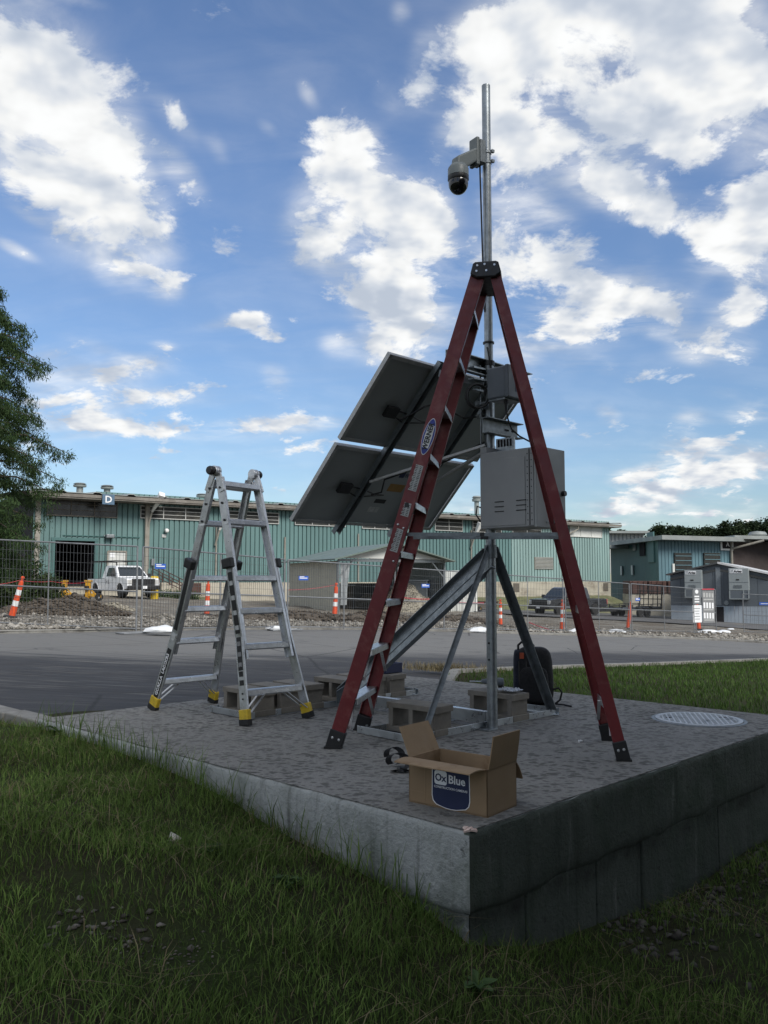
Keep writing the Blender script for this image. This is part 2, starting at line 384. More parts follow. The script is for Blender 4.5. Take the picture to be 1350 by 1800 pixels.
def ground_mat():
    m = bpy.data.materials.new('soil'); m.use_nodes = True; k = NB(m.node_tree); bs = m.node_tree.nodes['Principled BSDF']
    vec = k.n('ShaderNodeTexCoord').outputs['Object']
    n = k.noise(vec, 1.3, 6, .6); f = k.noise(vec, 38, 5, .7)
    c = k.mix(k.mr(n, .35, .65), (.045, .040, .024), (.036, .055, .016))
    c = k.mix(k.mr(f, .35, .7), k.mix(.5, c, (.015, .013, .009)), c)
    k.put(bs.inputs['Base Color'], c); bs.inputs['Roughness'].default_value = 1; bs.inputs['Specular IOR Level'].default_value = .1
    b = k.n('ShaderNodeBump'); b.inputs['Strength'].default_value = .8; b.inputs['Distance'].default_value = .03
    k.put(b.inputs['Height'], k.noise(vec, 30, 6, .7)); m.node_tree.links.new(b.outputs[0], bs.inputs['Normal'])
    return m
M['soil'] = ground_mat()
xs = np.concatenate([np.linspace(-900, -50, 18)[:-1], np.linspace(-50, -7, 22)[:-1], np.linspace(-7, 9, 130), np.linspace(9, 60, 26)[1:], np.linspace(60, 900, 18)[1:]])
ys = np.concatenate([np.linspace(-700, -40, 12)[:-1], np.linspace(-40, -2, 16)[:-1], np.linspace(-2, 16, 140), np.linspace(16, 130, 40)[1:], np.linspace(130, 1500, 20)[1:]])
sheet('ground', xs, ys, height, M['soil'])

# --- road
FAR = [(-420, 1128), (-200, 1120), (0, 1114), (120, 1112), (250, 1109), (400, 1107), (520, 1107), (640, 1107), (800, 1111), (960, 1116), (1110, 1120), (1260, 1126), (1350, 1131), (1500, 1138), (1800, 1150)]
far_pts = [hit(u, v) for u, v in FAR]
near_dir = [V((-22, 30, 0)), C1 + E1 * 9, C1 + E1 * 5, C1 + E1 * 3, C1 + E1 * 1.2, C1 - E1 * .0 + E2 * .02, C1 + E2 * 1.0, C1 + E2 * 2.0, C1 + E2 * 3.0, C2 + V((.1, .05, 0)), hit(790, 1189), hit(940, 1182), hit(1150, 1174), hit(1350, 1165), hit(1800, 1150)]
near_pts = [V((p.x, p.y, plane(p.x, p.y))) for p in near_dir]
near_pts[0] = V((-16.5, 13.6, 0)); near_pts[1] = V((-10.8, 14.2, 0))
def road_mat():
    m = bpy.data.materials.new('asphalt'); m.use_nodes = True; k = NB(m.node_tree); bs = m.node_tree.nodes['Principled BSDF']
    vec = k.n('ShaderNodeTexCoord').outputs['Object']
    uv = k.n('ShaderNodeAttribute'); uv.attribute_name = 'across'
    t = uv.outputs['Fac']
    along = k.mapping(vec, rot=(0, 0, R(-38)), scale=(.22, 2.2, 1))
    st = k.noise(along, 1.6, 6, .62, .3); st2 = k.noise(along, 5.5, 5, .6)
    fine = k.noise(vec, 240, 3, .7)
    tt = k.m('ADD', t, k.m('MULTIPLY', k.m('SUBTRACT', st, .5), .35))
    c = k.mix(k.mr(tt, .34, .50, 0, 1, True), (.044, .045, .049), (.185, .183, .176))
    c = k.mix(k.m('MULTIPLY', k.mr(st2, .50, .72, 0, 1, True), .5), c, (.20, .195, .18))
    cr = k.voro(k.vm('ADD', vec, k.vm('SCALE', k.n('ShaderNodeTexNoise').outputs[1], scale=.5)), .28, 'DISTANCE_TO_EDGE')
    c = k.mix(k.mr(cr, .002, .006, .7, 0), c, (.018, .018, .018))
    blot = k.noise(vec, 1.3, 5, .7, .5); c = k.mix(k.mr(blot, .56, .7, 0, .5, True), c, (.025, .025, .028))
    c = k.mix(k.mr(fine, .3, .72, 0, .5), c, (.02, .02, .022))
    k.put(bs.inputs['Base Color'], c); k.put(bs.inputs['Roughness'], k.mr(st, .3, .7, .75, .95)); bs.inputs['Specular IOR Level'].default_value = .3
    b = k.n('ShaderNodeBump'); b.inputs['Strength'].default_value = .4; b.inputs['Distance'].default_value = .006
    k.put(b.inputs['Height'], fine); m.node_tree.links.new(b.outputs[0], bs.inputs['Normal'])
    return m
def resample(pts, n):
    d = [0.0]
    for p, q in zip(pts, pts[1:]): d.append(d[-1] + 1)
    out = []
    for i in range(n):
        t = i / (n - 1) * d[-1]; j = min(int(t), len(pts) - 2)
        out.append(pts[j].lerp(pts[j + 1], t - j))
    return out
def strip(name, A, Bp, m, dz, rows=16, n=90, attr=True, zf=None, kind='structure'):
    A = resample(A, n); Bp = resample(Bp, n); co = []; tv = []
    for r in range(rows):
        t = r / (rows - 1)
        for p, q in zip(A, Bp):
            w_ = p.lerp(q, t); z = plane(w_.x, w_.y) + dz + (zf(w_.x, w_.y, t) if zf else 0)
            co.append((w_.x, w_.y, z)); tv.append(t)
    o = grid_mesh(name, np.array(co), n, rows, m, kind)
    if attr:
        at = o.data.attributes.new('across', 'FLOAT', 'POINT'); at.data.foreach_set('value', np.array(tv, np.float32))
    return o
strip('road', near_pts, far_pts, road_mat(), 0.0)
M['kerb'] = mat('kerb_concrete', (.20, .195, .18), .9, 0, .2, 5, .4, 90, stain=(.09, .085, .075), stain_scale=3, stain_amt=.8)
def kerb(pts, wdt, z0, z1, n=60, name='kerb', side=1):
    pts = resample(pts, n); b = B(); L = []; Rr = []
    for i, p in enumerate(pts):
        d = (pts[min(i + 1, n - 1)] - pts[max(i - 1, 0)]); d.z = 0; d.normalize(); nn = V((-d.y, d.x, 0)) * side
        L.append(p); Rr.append(p + nn * wdt)
    vs = []
    for p, q in zip(L, Rr):
        zp = plane(p.x, p.y)
        vs += [(p.x, p.y, zp + z0), (p.x, p.y, zp + z1 - .015), (p.x + (q.x - p.x) * .12, p.y + (q.y - p.y) * .12, zp + z1), (q.x, q.y, zp + z1), (q.x, q.y, zp + z0)]
    fs = [(i * 5 + k, i * 5 + k + 1, (i + 1) * 5 + k + 1, (i + 1) * 5 + k) for i in range(n - 1) for k in range(4)]
    b.add(vs, fs); return b.obj(name, M['kerb'], kind='structure', fix=True)
kerb(far_pts, .16, -.15, .07, 90, side=1)
kerb([C2 + E2 * .5 + V((-.02, .25, 0)), hit(790, 1189), hit(940, 1182), hit(1150, 1174), hit(1350, 1165), hit(1800, 1150)], .16, -.2, .11, 50, side=-1)
# low kerb that carries on from the pad's far left corner (top flush with the pad)
kb = B()
for i in range(14):
    p = C1 + E1 * (.01 + i * .62); q = C1 + E1 * (.60 + i * .62)
    z = -.012 - .01 * i
    kb.sweep([(-.16, -.17), (.0, -.17), (.0, 0), (-.16, 0)], (p.x, p.y, z - .3), (q.x, q.y, z - .31), ZUP) if False else kb.prism([(p.x, p.y, -.5), (p.x, p.y, z), (p.x + E2.x * .17, p.y + E2.y * .17, z), (p.x + E2.x * .17, p.y + E2.y * .17, -.5)], (q - p))
kb.obj('kerb', M['kerb'], kind='structure', bevel=.012, fix=True)

# --- dirt building site beyond the road
def dirt_mat():
    m = bpy.data.materials.new('site_dirt'); m.use_nodes = True; k = NB(m.node_tree); bs = m.node_tree.nodes['Principled BSDF']
    vec = k.n('ShaderNodeTexCoord').outputs['Object']
    n = k.noise(vec, .35, 6, .6, .4); f = k.noise(vec, 4.5, 6, .75); v = k.voro(vec, 14)
    tr = k.noise(k.mapping(vec, rot=(0, 0, R(-36)), scale=(.12, 1.4, 1)), 1.0, 5, .6)
    c = k.mix(k.mr(n, .38, .62), (.15, .125, .095), (.25, .235, .205))
    c = k.mix(k.mr(f, .42, .66), k.mix(.55, c, (.06, .05, .04)), c)
    c = k.mix(k.m('MULTIPLY', k.mr(tr, .52, .7, 0, 1, True), .6), c, (.34, .33, .30))
    c = k.mix(k.mr(v, .1, .5, .35, 0), c, (.42, .40, .36))
    k.put(bs.inputs['Base Color'], c); bs.inputs['Roughness'].default_value = 1; bs.inputs['Specular IOR Level'].default_value = .15
    b = k.n('ShaderNodeBump'); b.inputs['Strength'].default_value = 1; b.inputs['Distance'].default_value = .06
    k.put(b.inputs['Height'], k.noise(vec, 7, 6, .75)); m.node_tree.links.new(b.outputs[0], bs.inputs['Normal'])
    return m
M['dirt'] = dirt_mat()
dirs = [(p - near_pts[0]).normalized() for p in far_pts]
from mathutils import noise as mnoise
def bumps(x, y, t): return .07 * mnoise.noise(V((x * .9, y * .9, 0))) * min(1, t * 12) + .10 * mnoise.noise(V((x * .25, y * .25, 3))) * min(1, t * 8) + .03
strip('dirt_site', [p + V((.12, .16, 0)) for p in far_pts], [V((p.x * 3.6 - 4, p.y * 3.0 + 18, 0)) for p in far_pts], M['dirt'], .015, rows=140, n=170, attr=False, zf=bumps)
lot = mat('dusty_asphalt', (.085, .083, .082), .95, 0, .25, .6, .3, 40, stain=(.18, .17, .155), stain_scale=.5, stain_amt=.7)
A_ = [hit(560, 1071), hit(800, 1076), hit(960, 1087), hit(1170, 1098), hit(1350, 1112), hit(1700, 1128)]
B_ = [hit(520, 1062), hit(700, 1062), hit(930, 1067), hit(1180, 1069), hit(1350, 1078), hit(1700, 1085)]
strip('asphalt_yard', A_, B_, lot, .13, rows=10, n=50, attr=False)

# stones and clods lying along the far side of the road: uncountable
def stones(name, pts, sizes, m, flat=.6, label=None, kind='stuff', parent=None):
    base = np.array([(1, 0, 0), (-1, 0, 0), (0, 1, 0), (0, -1, 0), (0, 0, 1), (0, 0, -1)], float)
    fc = np.array([(0, 2, 4), (2, 1, 4), (1, 3, 4), (3, 0, 4), (2, 0, 5), (1, 2, 5), (3, 1, 5), (0, 3, 5)])
    n = len(pts); jit = rng.uniform(.6, 1.35, (n, 6, 1)) * base + rng.normal(0, .18, (n, 6, 3))
    an = rng.uniform(0, 6.28, n); ca, sa = np.cos(an)[:, None], np.sin(an)[:, None]
    x = jit[..., 0] * ca - jit[..., 1] * sa; y = jit[..., 0] * sa + jit[..., 1] * ca
    co = np.stack([x, y, jit[..., 2] * flat], -1) * np.asarray(sizes)[:, None, None] + np.asarray(pts)[:, None, :]
    f = (fc[None] + (np.arange(n) * 6)[:, None, None]).reshape(-1, 3)
    me = np_mesh(name, co.reshape(-1, 3), f, m)
    o = bpy.data.objects.new(name, me); COL.objects.link(o)
    if kind: o['kind'] = kind
    if label: o['label'] = label; o['category'] = name.replace('_', ' ')
    return o
def rock_mat(name, lo, hi, rough=1.0):
    m = bpy.data.materials.new(name); m.use_nodes = True; k = NB(m.node_tree); bs = m.node_tree.nodes['Principled BSDF']
    g = k.n('ShaderNodeNewGeometry'); vec = k.n('ShaderNodeTexCoord').outputs['Object']
    c = k.mix(g.outputs['Random Per Island'], lo, hi)
    c = k.mix(k.mr(k.noise(vec, 30, 5, .7), .4, .65, .35, 0), c, (.06, .05, .045))
    k.put(bs.inputs['Base Color'], c); bs.inputs['Roughness'].default_value = rough; bs.inputs['Specular IOR Level'].default_value = .2
    return m
M['gravel'] = rock_mat('gravel_stone', (.13, .12, .10), (.42, .40, .36))
M['clod'] = rock_mat('dirt_clod', (.045, .038, .03), (.13, .11, .088))
M['rubblelight'] = rock_mat('pale_rubble', (.22, .20, .16), (.40, .37, .30))
fp = resample(far_pts, 400)
pts = []; sz = []
for _ in range(9000):
    t = rng.uniform(30, 370); i = int(t); p = fp[i].lerp(fp[min(i + 1, 399)], t - i)
    d = fp[min(i + 2, 399)] - fp[i - 2]; nn = V((-d.y, d.x, 0)).normalized()
    o = .3 + abs(rng.normal(0, 1)) * 2.2; q = p + nn * o
    pts.append((q.x, q.y, plane(q.x, q.y) + .045 + bumps(q.x, q.y, min(1, o / 40)))); sz.append(.015 + rng.exponential(.022))
stones('gravel', pts, np.minimum(sz, .12), M['gravel'], label='pale crushed stone strewn along the far kerb behind the fence')
def heap(name, c, rx, ry, h, m, label, n=900, s=.07, rot=0.0, cat='dirt pile'):
    root = thing(name, label, cat, (c.x, c.y, c.z))
    nx = 26; co = []
    for j in range(nx):
        for i in range(nx):
            a = (i / (nx - 1) * 2 - 1); b = (j / (nx - 1) * 2 - 1); r = math.hypot(a, b)
            z = max(0, 1 - r ** 1.4) * h * (1 + .7 * mnoise.noise(V((a * 3 + c.x, b * 3, c.y)))) - .1 * (r > .95)
            x_, y_ = a * rx, b * ry
            co.append((x_ * math.cos(rot) - y_ * math.sin(rot), x_ * math.sin(rot) + y_ * math.cos(rot), z))
    o = grid_mesh('mound', np.array(co), nx, nx, m, None); o.parent = root; o.location = (0, 0, 0)
    pts = []
    for _ in range(n):
        r = math.sqrt(rng.uniform(0, 1)) * 1.05; t = rng.uniform(0, 6.28); a, b = r * math.cos(t), r * math.sin(t)
        z = max(0, 1 - r ** 1.4) * h * (1 + .7 * mnoise.noise(V((a * 3 + c.x, b * 3, c.y))))
        x_, y_ = a * rx, b * ry
        pts.append((x_ * math.cos(rot) - y_ * math.sin(rot), x_ * math.sin(rot) + y_ * math.cos(rot), z + .02))
    st = stones('loose_clods', pts, s * rng.uniform(.3, 1.5, n), m); st.parent = root
    return root
def along(p): return math.atan2(.66, .75)
heap('clod_pile', hit(110, 1082), 1.9, .9, .52, M['clod'], 'dark lumpy pile of broken clods behind the fence under the cypress', 1500, .065, .5)
heap('clod_pile', hit(48, 1080), 1.0, .7, .3, M['clod'], 'small dark clod heap right behind the leaning channelizer', 400, .09)
heap('stone_pile', hit(199, 1074), .8, .55, .28, M['rubblelight'], 'small pale stone heap in front of the white pickup', 260, .06, cat='stone pile')
heap('dirt_bank', hit(480, 1091), 3.0, .9, .35, M['clod'], 'low dark dirt bank behind the joint of two fence panels', 700, .08, .6)
heap('dirt_bank', hit(640, 1094), 3.2, .8, .32, M['clod'], 'low brown dirt bank beyond the second white striped channelizer', 700, .08, .6)
heap('gravel_pile', hit(640, 1071), 2.6, 2.0, .7, M['rubblelight'], 'pale gravel pile in the mouth of the carport', 2200, .045, cat='gravel pile')
heap('gravel_pile', hit(716, 1078), 2.0, 1.6, 1.5, M['rubblelight'], 'steep tan gravel pile to the right of the carport opening', 2200, .045, cat='gravel pile')
heap('dirt_bank', hit(800, 1096), 2.2, .9, .3, M['clod'], 'low dirt bank beneath the yellow wheeled machine', 400, .08, .6)

# ================================================================ concrete pad
def pad_mat(name, top, moss_shade=False):
    m = bpy.data.materials.new(name); m.use_nodes = True; k = NB(m.node_tree); bs = m.node_tree.nodes['Principled BSDF']
    vec = k.n('ShaderNodeTexCoord').outputs['Object']
    n = k.noise(vec, 1.2, 6, .6, .3)
    if top:
        base = k.mix(k.mr(n, .3, .7), (.235, .23, .216), (.325, .318, .30))
        wv = k.vm('ADD', vec, k.vm('SCALE', k.n('ShaderNodeTexNoise').outputs[1], scale=0.0))
        v = k.m('MINIMUM', k.voro(k.mapping(vec, rot=(0, 0, .3), scale=(1, 1.5, 1)), 15, rand=1.0), k.m('ADD', k.voro(k.mapping(vec, loc=(3, 2, 0), rot=(0, 0, 1.1), scale=(1, 1.3, 1)), 24, rand=1.0), .06))
        nn = k.noise(vec, 9, 4, .6); v = k.m('ADD', v, k.m('MULTIPLY', k.m('SUBTRACT', nn, .5), .9))
        spot = k.mr(v, .20, .46, 1, 0, True)
        c = k.mix(k.m('MULTIPLY', spot, k.mr(k.noise(vec, .8, 4), .35, .6, .5, .95)), base, (.080, .077, .072))
        c = k.mix(k.mr(k.noise(vec, .55, 5, .65, .8), .52, .66, 0, .45, True), c, (.085, .08, .072))
        c = k.mix(k.mr(k.noise(vec, 2.7, 5, .7, .3), .55, .72, 0, .35, True), c, (.30, .29, .27))
        c = k.mix(k.mr(k.noise(vec, 90, 4, .7), .35, .7, .4, 0), c, (.07, .07, .065))
        bump_h = k.m('SUBTRACT', k.noise(vec, 70, 6, .7), k.m('MULTIPLY', spot, .6)); bd = .012
    else:
        base = k.mix(k.mr(n, .3, .7), *(((.052, .063, .053), (.10, .113, .097)) if moss_shade else ((.30, .315, .31), (.42, .435, .43))))
        dr = k.noise(k.mapping(vec, scale=(6, 6, .35)), 2.0, 5, .6, .2)
        c = k.mix(k.m('MULTIPLY', k.mr(dr, .50, .72, 0, 1, True), .5 if moss_shade else .8), base, (.06, .066, .056) if not moss_shade else (.022, .030, .022))
        pale = k.noise(k.mapping(vec, loc=(5, 1, 2), scale=(5, 5, .5)), 2.4, 5, .65, .3); c = k.mix(k.mr(pale, .60, .74, 0, .45, True), c, (.50, .51, .49) if not moss_shade else (.22, .235, .215))
        sz_ = k.n('ShaderNodeSeparateXYZ'); k.put(sz_.inputs[0], vec); seam = k.mr(k.m('ABSOLUTE', k.m('ADD', k.m('ADD', sz_.outputs[2], .36), k.m('MULTIPLY', k.m('SUBTRACT', k.noise(vec, 3, 4, .6), .5), .10))), .0, .09, 1, 0, True)
        c = k.mix(k.m('MULTIPLY', seam, k.mr(k.noise(vec, 6, 5, .7), .35, .65, .1, .85)), c, (.018, .019, .017))
        sp = k.noise(vec, 11, 5, .72)
        c = k.mix(k.mr(sp, .62, .70, 0, .8, True), c, (.04, .04, .037))
        gr = k.noise(k.mapping(vec, scale=(1, 1, .6)), 2.2, 6, .68, .6)
        c = k.mix(k.m('MULTIPLY', k.mr(gr, .45, .64, 0, 1, True), .5), c, (.085, .11, .075) if not moss_shade else (.035, .055, .035))
        bump_h = k.m('ADD', k.noise(vec, 34, 6, .7), k.m('MULTIPLY', sp, -.8)); bd = .022
    k.put(bs.inputs['Base Color'], c); bs.inputs['Roughness'].default_value = .95; bs.inputs['Specular IOR Level'].default_value = .25
    b = k.n('ShaderNodeBump'); b.inputs['Strength'].default_value = .8; b.inputs['Distance'].default_value = bd
    k.put(b.inputs['Height'], bump_h); m.node_tree.links.new(b.outputs[0], bs.inputs['Normal'])
    return m
M['padtop'] = pad_mat('stamped_concrete', True); M['padside'] = pad_mat('cast_concrete', False); M['padmoss_shade'] = pad_mat('mossy_shaded_concrete', False, True)  # left side paler, right side darker: light and shade in colour, beside real moss
pad = thing('concrete_pad', 'raised concrete pad with spotted stamped top and cracked stained sides', 'concrete pad', tuple(C0))
def quadline(inset, n):
    cs = [C0 + (E1 + E2) * inset, C3 + (E1 - E2) * inset, C2 - (E1 + E2) * inset, C1 + (E2 - E1) * inset]
    out = []
    for i in range(4):
        for j in range(n): out.append(cs[i].lerp(cs[(i + 1) % 4], j / n))
    return out
def ragged_block(name, rings, mtl, amp=.006, seed=0.0):
    """closed block built from horizontal rings (inset, z); edges get small chips"""
    n = 150; b = B(); vs = []
    for k_, (ins, z) in enumerate(rings):
        for p in quadline(ins, n):
            d = V((p.x - (C0.x + C2.x) / 2, p.y - (C0.y + C2.y) / 2, 0)).normalized()
            e = amp * mnoise.noise(V((p.x * 9, p.y * 9, z * 14 + seed))) + amp * .8 * mnoise.noise(V((p.x * 2.3, p.y * 2.3, z * 5 + seed)))
            c_ = max(0, mnoise.noise(V((p.x * 6 + 4, p.y * 6, z * 3 + seed))) - .25) * amp * 3 if 0 < k_ < len(rings) - 1 else 0
            vs.append(p + d * (e - c_) + V((0, 0, z + (.022 * mnoise.noise(V((p.x * 2.2, p.y * 2.2, seed))) + .014 * mnoise.noise(V((p.x * 9, p.y * 9, 4))) if k_ <= 2 else amp * .7 * mnoise.noise(V((p.x * 5, p.y * 5, seed))) if k_ == len(rings) - 1 else 0))))
    N = 4 * n
    fs = [(r * N + i, r * N + (i + 1) % N, (r + 1) * N + (i + 1) % N, (r + 1) * N + i) for r in range(len(rings) - 1) for i in range(N)]
    b.add(vs, fs); b.f.append(tuple(range(N - 1, -1, -1)))
    return b, N, len(rings)
b, N, nr = ragged_block('side', [(.02, -.345), (.008, -.335), (.0, -.315), (.0, -.24), (.0, -.15), (.0, -.07), (.0, -.03), (.004, -.012), (.016, -.002)], None, .0085)
b.f.append(tuple(range((nr - 1) * N, nr * N)))
eb_ = b.obj('edge_band', M['padside'], pad, fix=True, smooth=True)
eb_.data.materials.append(M['padmoss_shade'])
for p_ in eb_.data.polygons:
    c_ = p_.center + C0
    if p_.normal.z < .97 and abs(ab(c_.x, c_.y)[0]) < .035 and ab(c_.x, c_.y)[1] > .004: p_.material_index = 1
tb = B(); q = quadline(.0, 1)
q = [C0 + (E1 + E2) * .017, C3 + (E1 - E2) * .017, C2 - (E1 + E2) * .017, C1 + (E2 - E1) * .017]
tb.prism([p + V((0, 0, .0005)) for p in q], (0, 0, .0035)); tb.obj('stamped_top', M['padtop'], pad, fix=True)
# lower course: separate cast blocks along the right face and the left face, joint by joint
def block_run(p0, d, inn, cuts, zt, zb, mt='padside'):
    for s0, s1 in zip(cuts, cuts[1:]):
        bb = B(); a0, a1 = p0 + d * (s0 + .006), p0 + d * (s1 - .006)
        o = .010 + .004 * rng.uniform(-1, 1)
        mi = .3 if s0 < 0 else 0
        if s0 < 0: a0 = a0 + d * o
        pts = [a0 + inn * (o + .3) + d * mi, a0 + inn * o, a1 + inn * o, a1 + inn * (o + .3)]
        bb.prism([p + V((0, 0, zb)) for p in pts], (0, 0, zt - zb)); bb.obj('foundation_block', M[mt], pad, bevel=.008, fix=True)
block_run(C0, E2, E1, [-.004, .40, .98, 1.42, 2.35, 3.2, 3.94], -.325, -1.1, 'padmoss_shade')
block_run(C0, E1, E2, [-.004, .9, 1.9, 2.9, 3.6, 4.02], -.325, -.9)
chip = B(); p = C0 + (E1 + E2) * .03
for i in range(5): chip.box(p + V((rng.normal(0, .012), rng.normal(0, .012), .004)), (.03, .022, .008), frame(V((rng.normal(), rng.normal(), 3)), V((rng.normal(), rng.normal(), 0))))
chip.obj('broken_corner', mat('fresh_pinkish_concrete', (.55, .42, .37), .95, 0, .2, 40, .5, 90), pad)
# manhole cover set into the pad
def manhole():
    c = G(1228, 1265, .004); r = .305
    root = thing('manhole_cover', 'round pale manhole cover with diamond ribs let into the pad', 'manhole cover', tuple(c))
    mm = mat('worn_iron_cover', (.46, .48, .50), .5, .2, .12, 14, .1, 60, stain=(.14, .15, .16), stain_scale=7, stain_amt=.7)
    b = B(); b.lathe(c, [(r, 0), (r, .008), (r - .004, .010), (r - .03, .010), (r - .032, .006), (0.001, .006)], n=48); b.obj('cover_plate', mm, root, fix=True)
    for sgn in (-1, 1):
        for i in range(-7, 8):
            o = i * .036; h = math.sqrt(max(0, (r - .036) ** 2 - o * o))
            d = V((math.cos(.55 + sgn * .78), math.sin(.55 + sgn * .78), 0)); n_ = V((-d.y, d.x, 0))
            if h > .04:
                bb = B(); bb.beam(c + n_ * o - d * h + V((0, 0, .0075 + .0006 * sgn)), c + n_ * o + d * h + V((0, 0, .0075 + .0006 * sgn)), .005, .011); bb.obj('rib', mm, root)
    hb = B()
    for s in (-1, 1): hb.box(c + V((s * .2, .05, .0085)), (.05, .02, .004))
    hb.obj('lift_slot', M['dark'], root)
    rm = B(); rm.lathe(c, [(r + .004, -.01), (r + .004, .003), (r + .028, .003), (r + .028, -.01)], n=48); rm.obj('frame_ring', M['galvdark'], root, fix=True)
manhole()
# ================================================================ camera mast on its ballast frame
H0 = .004
poleY = 5.84
PB_ = V((.752, poleY, H0))
mast = thing('camera_mast', 'galvanised mast on a block weighted frame carrying solar panels, grey cabinet and dome camera', 'camera mast', tuple(PB_))
def pz(v): return D(860, v, poleY).z
ztop = D(855, 145, poleY).z; zmid = D(862, 640, poleY).z
b = B(); b.cyl(PB_, PB_ + V((0, 0, zmid)), .0365, n=24); b.obj('pole', M['galv'], mast, smooth=True)
up = B(); up.lathe(PB_ + V((0, 0, zmid - .03)), [(.031, 0), (.031, ztop - zmid), (.027, ztop - zmid), (.027, ztop - zmid - .05)], n=24); up.obj('upper_pole', M['galv'], mast, smooth=True)
cl = B(); cl.lathe(PB_ + V((0, 0, zmid - .02)), [(.037, 0), (.042, .002), (.042, .035), (.037, .037)], n=24); cl.obj('pole_collar', M['black'], mast, smooth=True)
bo = B()
for zz_ in (D(855, 1131, poleY).z, D(855, 1160, poleY).z): bo.cyl(PB_ + V((-.02, -.026, zz_)), PB_ + V((-.026, -.034, zz_)), .007, n=8)
bo.obj('bolt_hole', M['dark'], mast)
ft = B(); ft.box(PB_ + V((-.035, -.045, .006)), (.10, .08, .012), (E2, E1, ZUP)); ft.obj('base_plate', M['galv'], mast, bevel=.002)
# ballast trays: long angle irons joined by short ends
BN, BF = G(704, 1305), G(980, 1252); BD = (BF - BN).normalized()
AN, AF = G(436, 1266), G(732, 1222)
bc = PB_ - BD * 0 ; BO = V((-BD.y, BD.x, 0))
s_ = (PB_ - BN).dot(BO)
BN = BN + BO * (s_ + .045); BF = BF + BO * (s_ + .045) - BD * .13
TW = .42
Lpoly = [(0, 0), (.048, 0), (.048, .004), (.004, .004), (.004, .048), (0, .048)]
def angle(p0, p1, side, name='angle_iron', lab=None):
    b = B(); d = (V(p1) - V(p0)).normalized(); n_ = V((-d.y, d.x, 0)) * side
    vs = lambda p: [p + n_ * a + ZUP * c for a, c in Lpoly]
    A_, B2 = vs(V(p0)), vs(V(p1)); b.add(A_ + B2, [(i, (i + 1) % 6, 6 + (i + 1) % 6, 6 + i) for i in range(6)] + [(0, 1, 2, 3), (0, 3, 4, 5), (6, 9, 8, 7), (6, 11, 10, 9)])
    return b.obj(name, M['galvbright'], mast, fix=True, bevel=.0015)
trays = {}
for nm, n0, n1 in (('B', BN, BF), ('A', AN, AF)):
    z = V((0, 0, H0)); d = (n1 - n0).normalized(); o = V((-d.y, d.x, 0))
    if o.dot(E1) < 0: o = -o
    trays[nm] = (n0 + z, d, o, (n1 - n0).length)
    angle(n0 + z, n1 + z, 1 if o.dot(V((-d.y, d.x, 0))) > 0 else -1)
    angle(n0 + o * TW + z, n1 + o * TW + z, -1 if o.dot(V((-d.y, d.x, 0))) > 0 else 1)
    for e0 in (n0 - d * .006, n1 + d * .006):
        sgn = 1 if e0 is not None and (e0 - n0).dot(d) < 0 else -1
        angle(e0 + z + o * (TW + .07) + V((0, 0, .0045)), e0 + z - o * .02 + V((0, 0, .0045)), sgn)
    bt = B()
    for e0 in (n0, n1):
        for q_ in (.0, TW): bt.cyl(e0 + o * q_ + d * (.02 if e0 is n0 else -.02) + V((0, 0, H0 + .048)), e0 + o * q_ + d * (.02 if e0 is n0 else -.02) + V((0, 0, H0 + .062)), .009, n=6)
    bt.obj('bolt', M['galvdark'], mast)
n0, d_, o_, l_ = trays['A']; AM = n0 + d_ * (l_ * .52)
cross0 = V((PB_.x, PB_.y, H0 + .075)) + (AM - PB_).normalized() * .05
b = B(); b.beam(cross0, AM + V((0, 0, .071)), .085, .045); b.obj('cross_beam', M['galvbright'], mast, bevel=.002)
# braces
hb = D(858, 972, poleY).z
b = B(); p0 = PB_ + V((-.035, -.02, D(852, 962, poleY).z)); p1 = BN + BD * .10 + V((0, 0, .05)); b.sweep([(0, 0), (.04, 0), (.04, .005), (.005, .005), (.005, .04), (0, .04)], p0, p1, V((1, 0, 0))); b.obj('front_brace', M['galvdark'], mast, fix=True)
b = B(); p0 = PB_ + V((.03, .0, D(874, 962, poleY).z)); p1 = BF - BD * .04 + V((0, 0, .05)); b.sweep([(-.03, 0), (.03, 0), (.03, .006), (-.024, .006), (-.024, .045), (-.03, .045)], p0, p1, V((1, -1, 0))); b.obj('rear_brace', M['galvdark'], mast, fix=True)
b = B(); p0 = PB_ + V((-.02, .04, D(852, 990, poleY).z)); p1 = AM + V((0, 0, .06)); dd = (p0 - p1).normalized()
b.sweep([(-.085, 0), (.085, 0), (.085, .05), (.079, .05), (.079, .006), (.004, .006), (0, .012), (-.004, .006), (-.079, .006), (-.079, .05), (-.085, .05)], p1, p0 + dd * .05, V((.3, -.1, 1))); b.obj('channel_brace', M['galv'], mast, fix=True, bevel=.0015)
b = B(); b.prism([AM + V((-.05, -.10, .03)), AM + V((-.05, -.10, .13)), AM + V((.10, .02, .22)), AM + V((.10, .06, .03))], BO * .008); b.obj('gusset_plate', M['galvdark'], mast, fix=True)
# bolted collar plates where the braces meet the pole
b = B(); b.lathe(PB_ + V((0, 0, hb - .04)), [(.038, 0), (.046, .002), (.046, .09), (.038, .092)], n=20); b.obj('brace_clamp', M['galvdark'], mast, smooth=True)

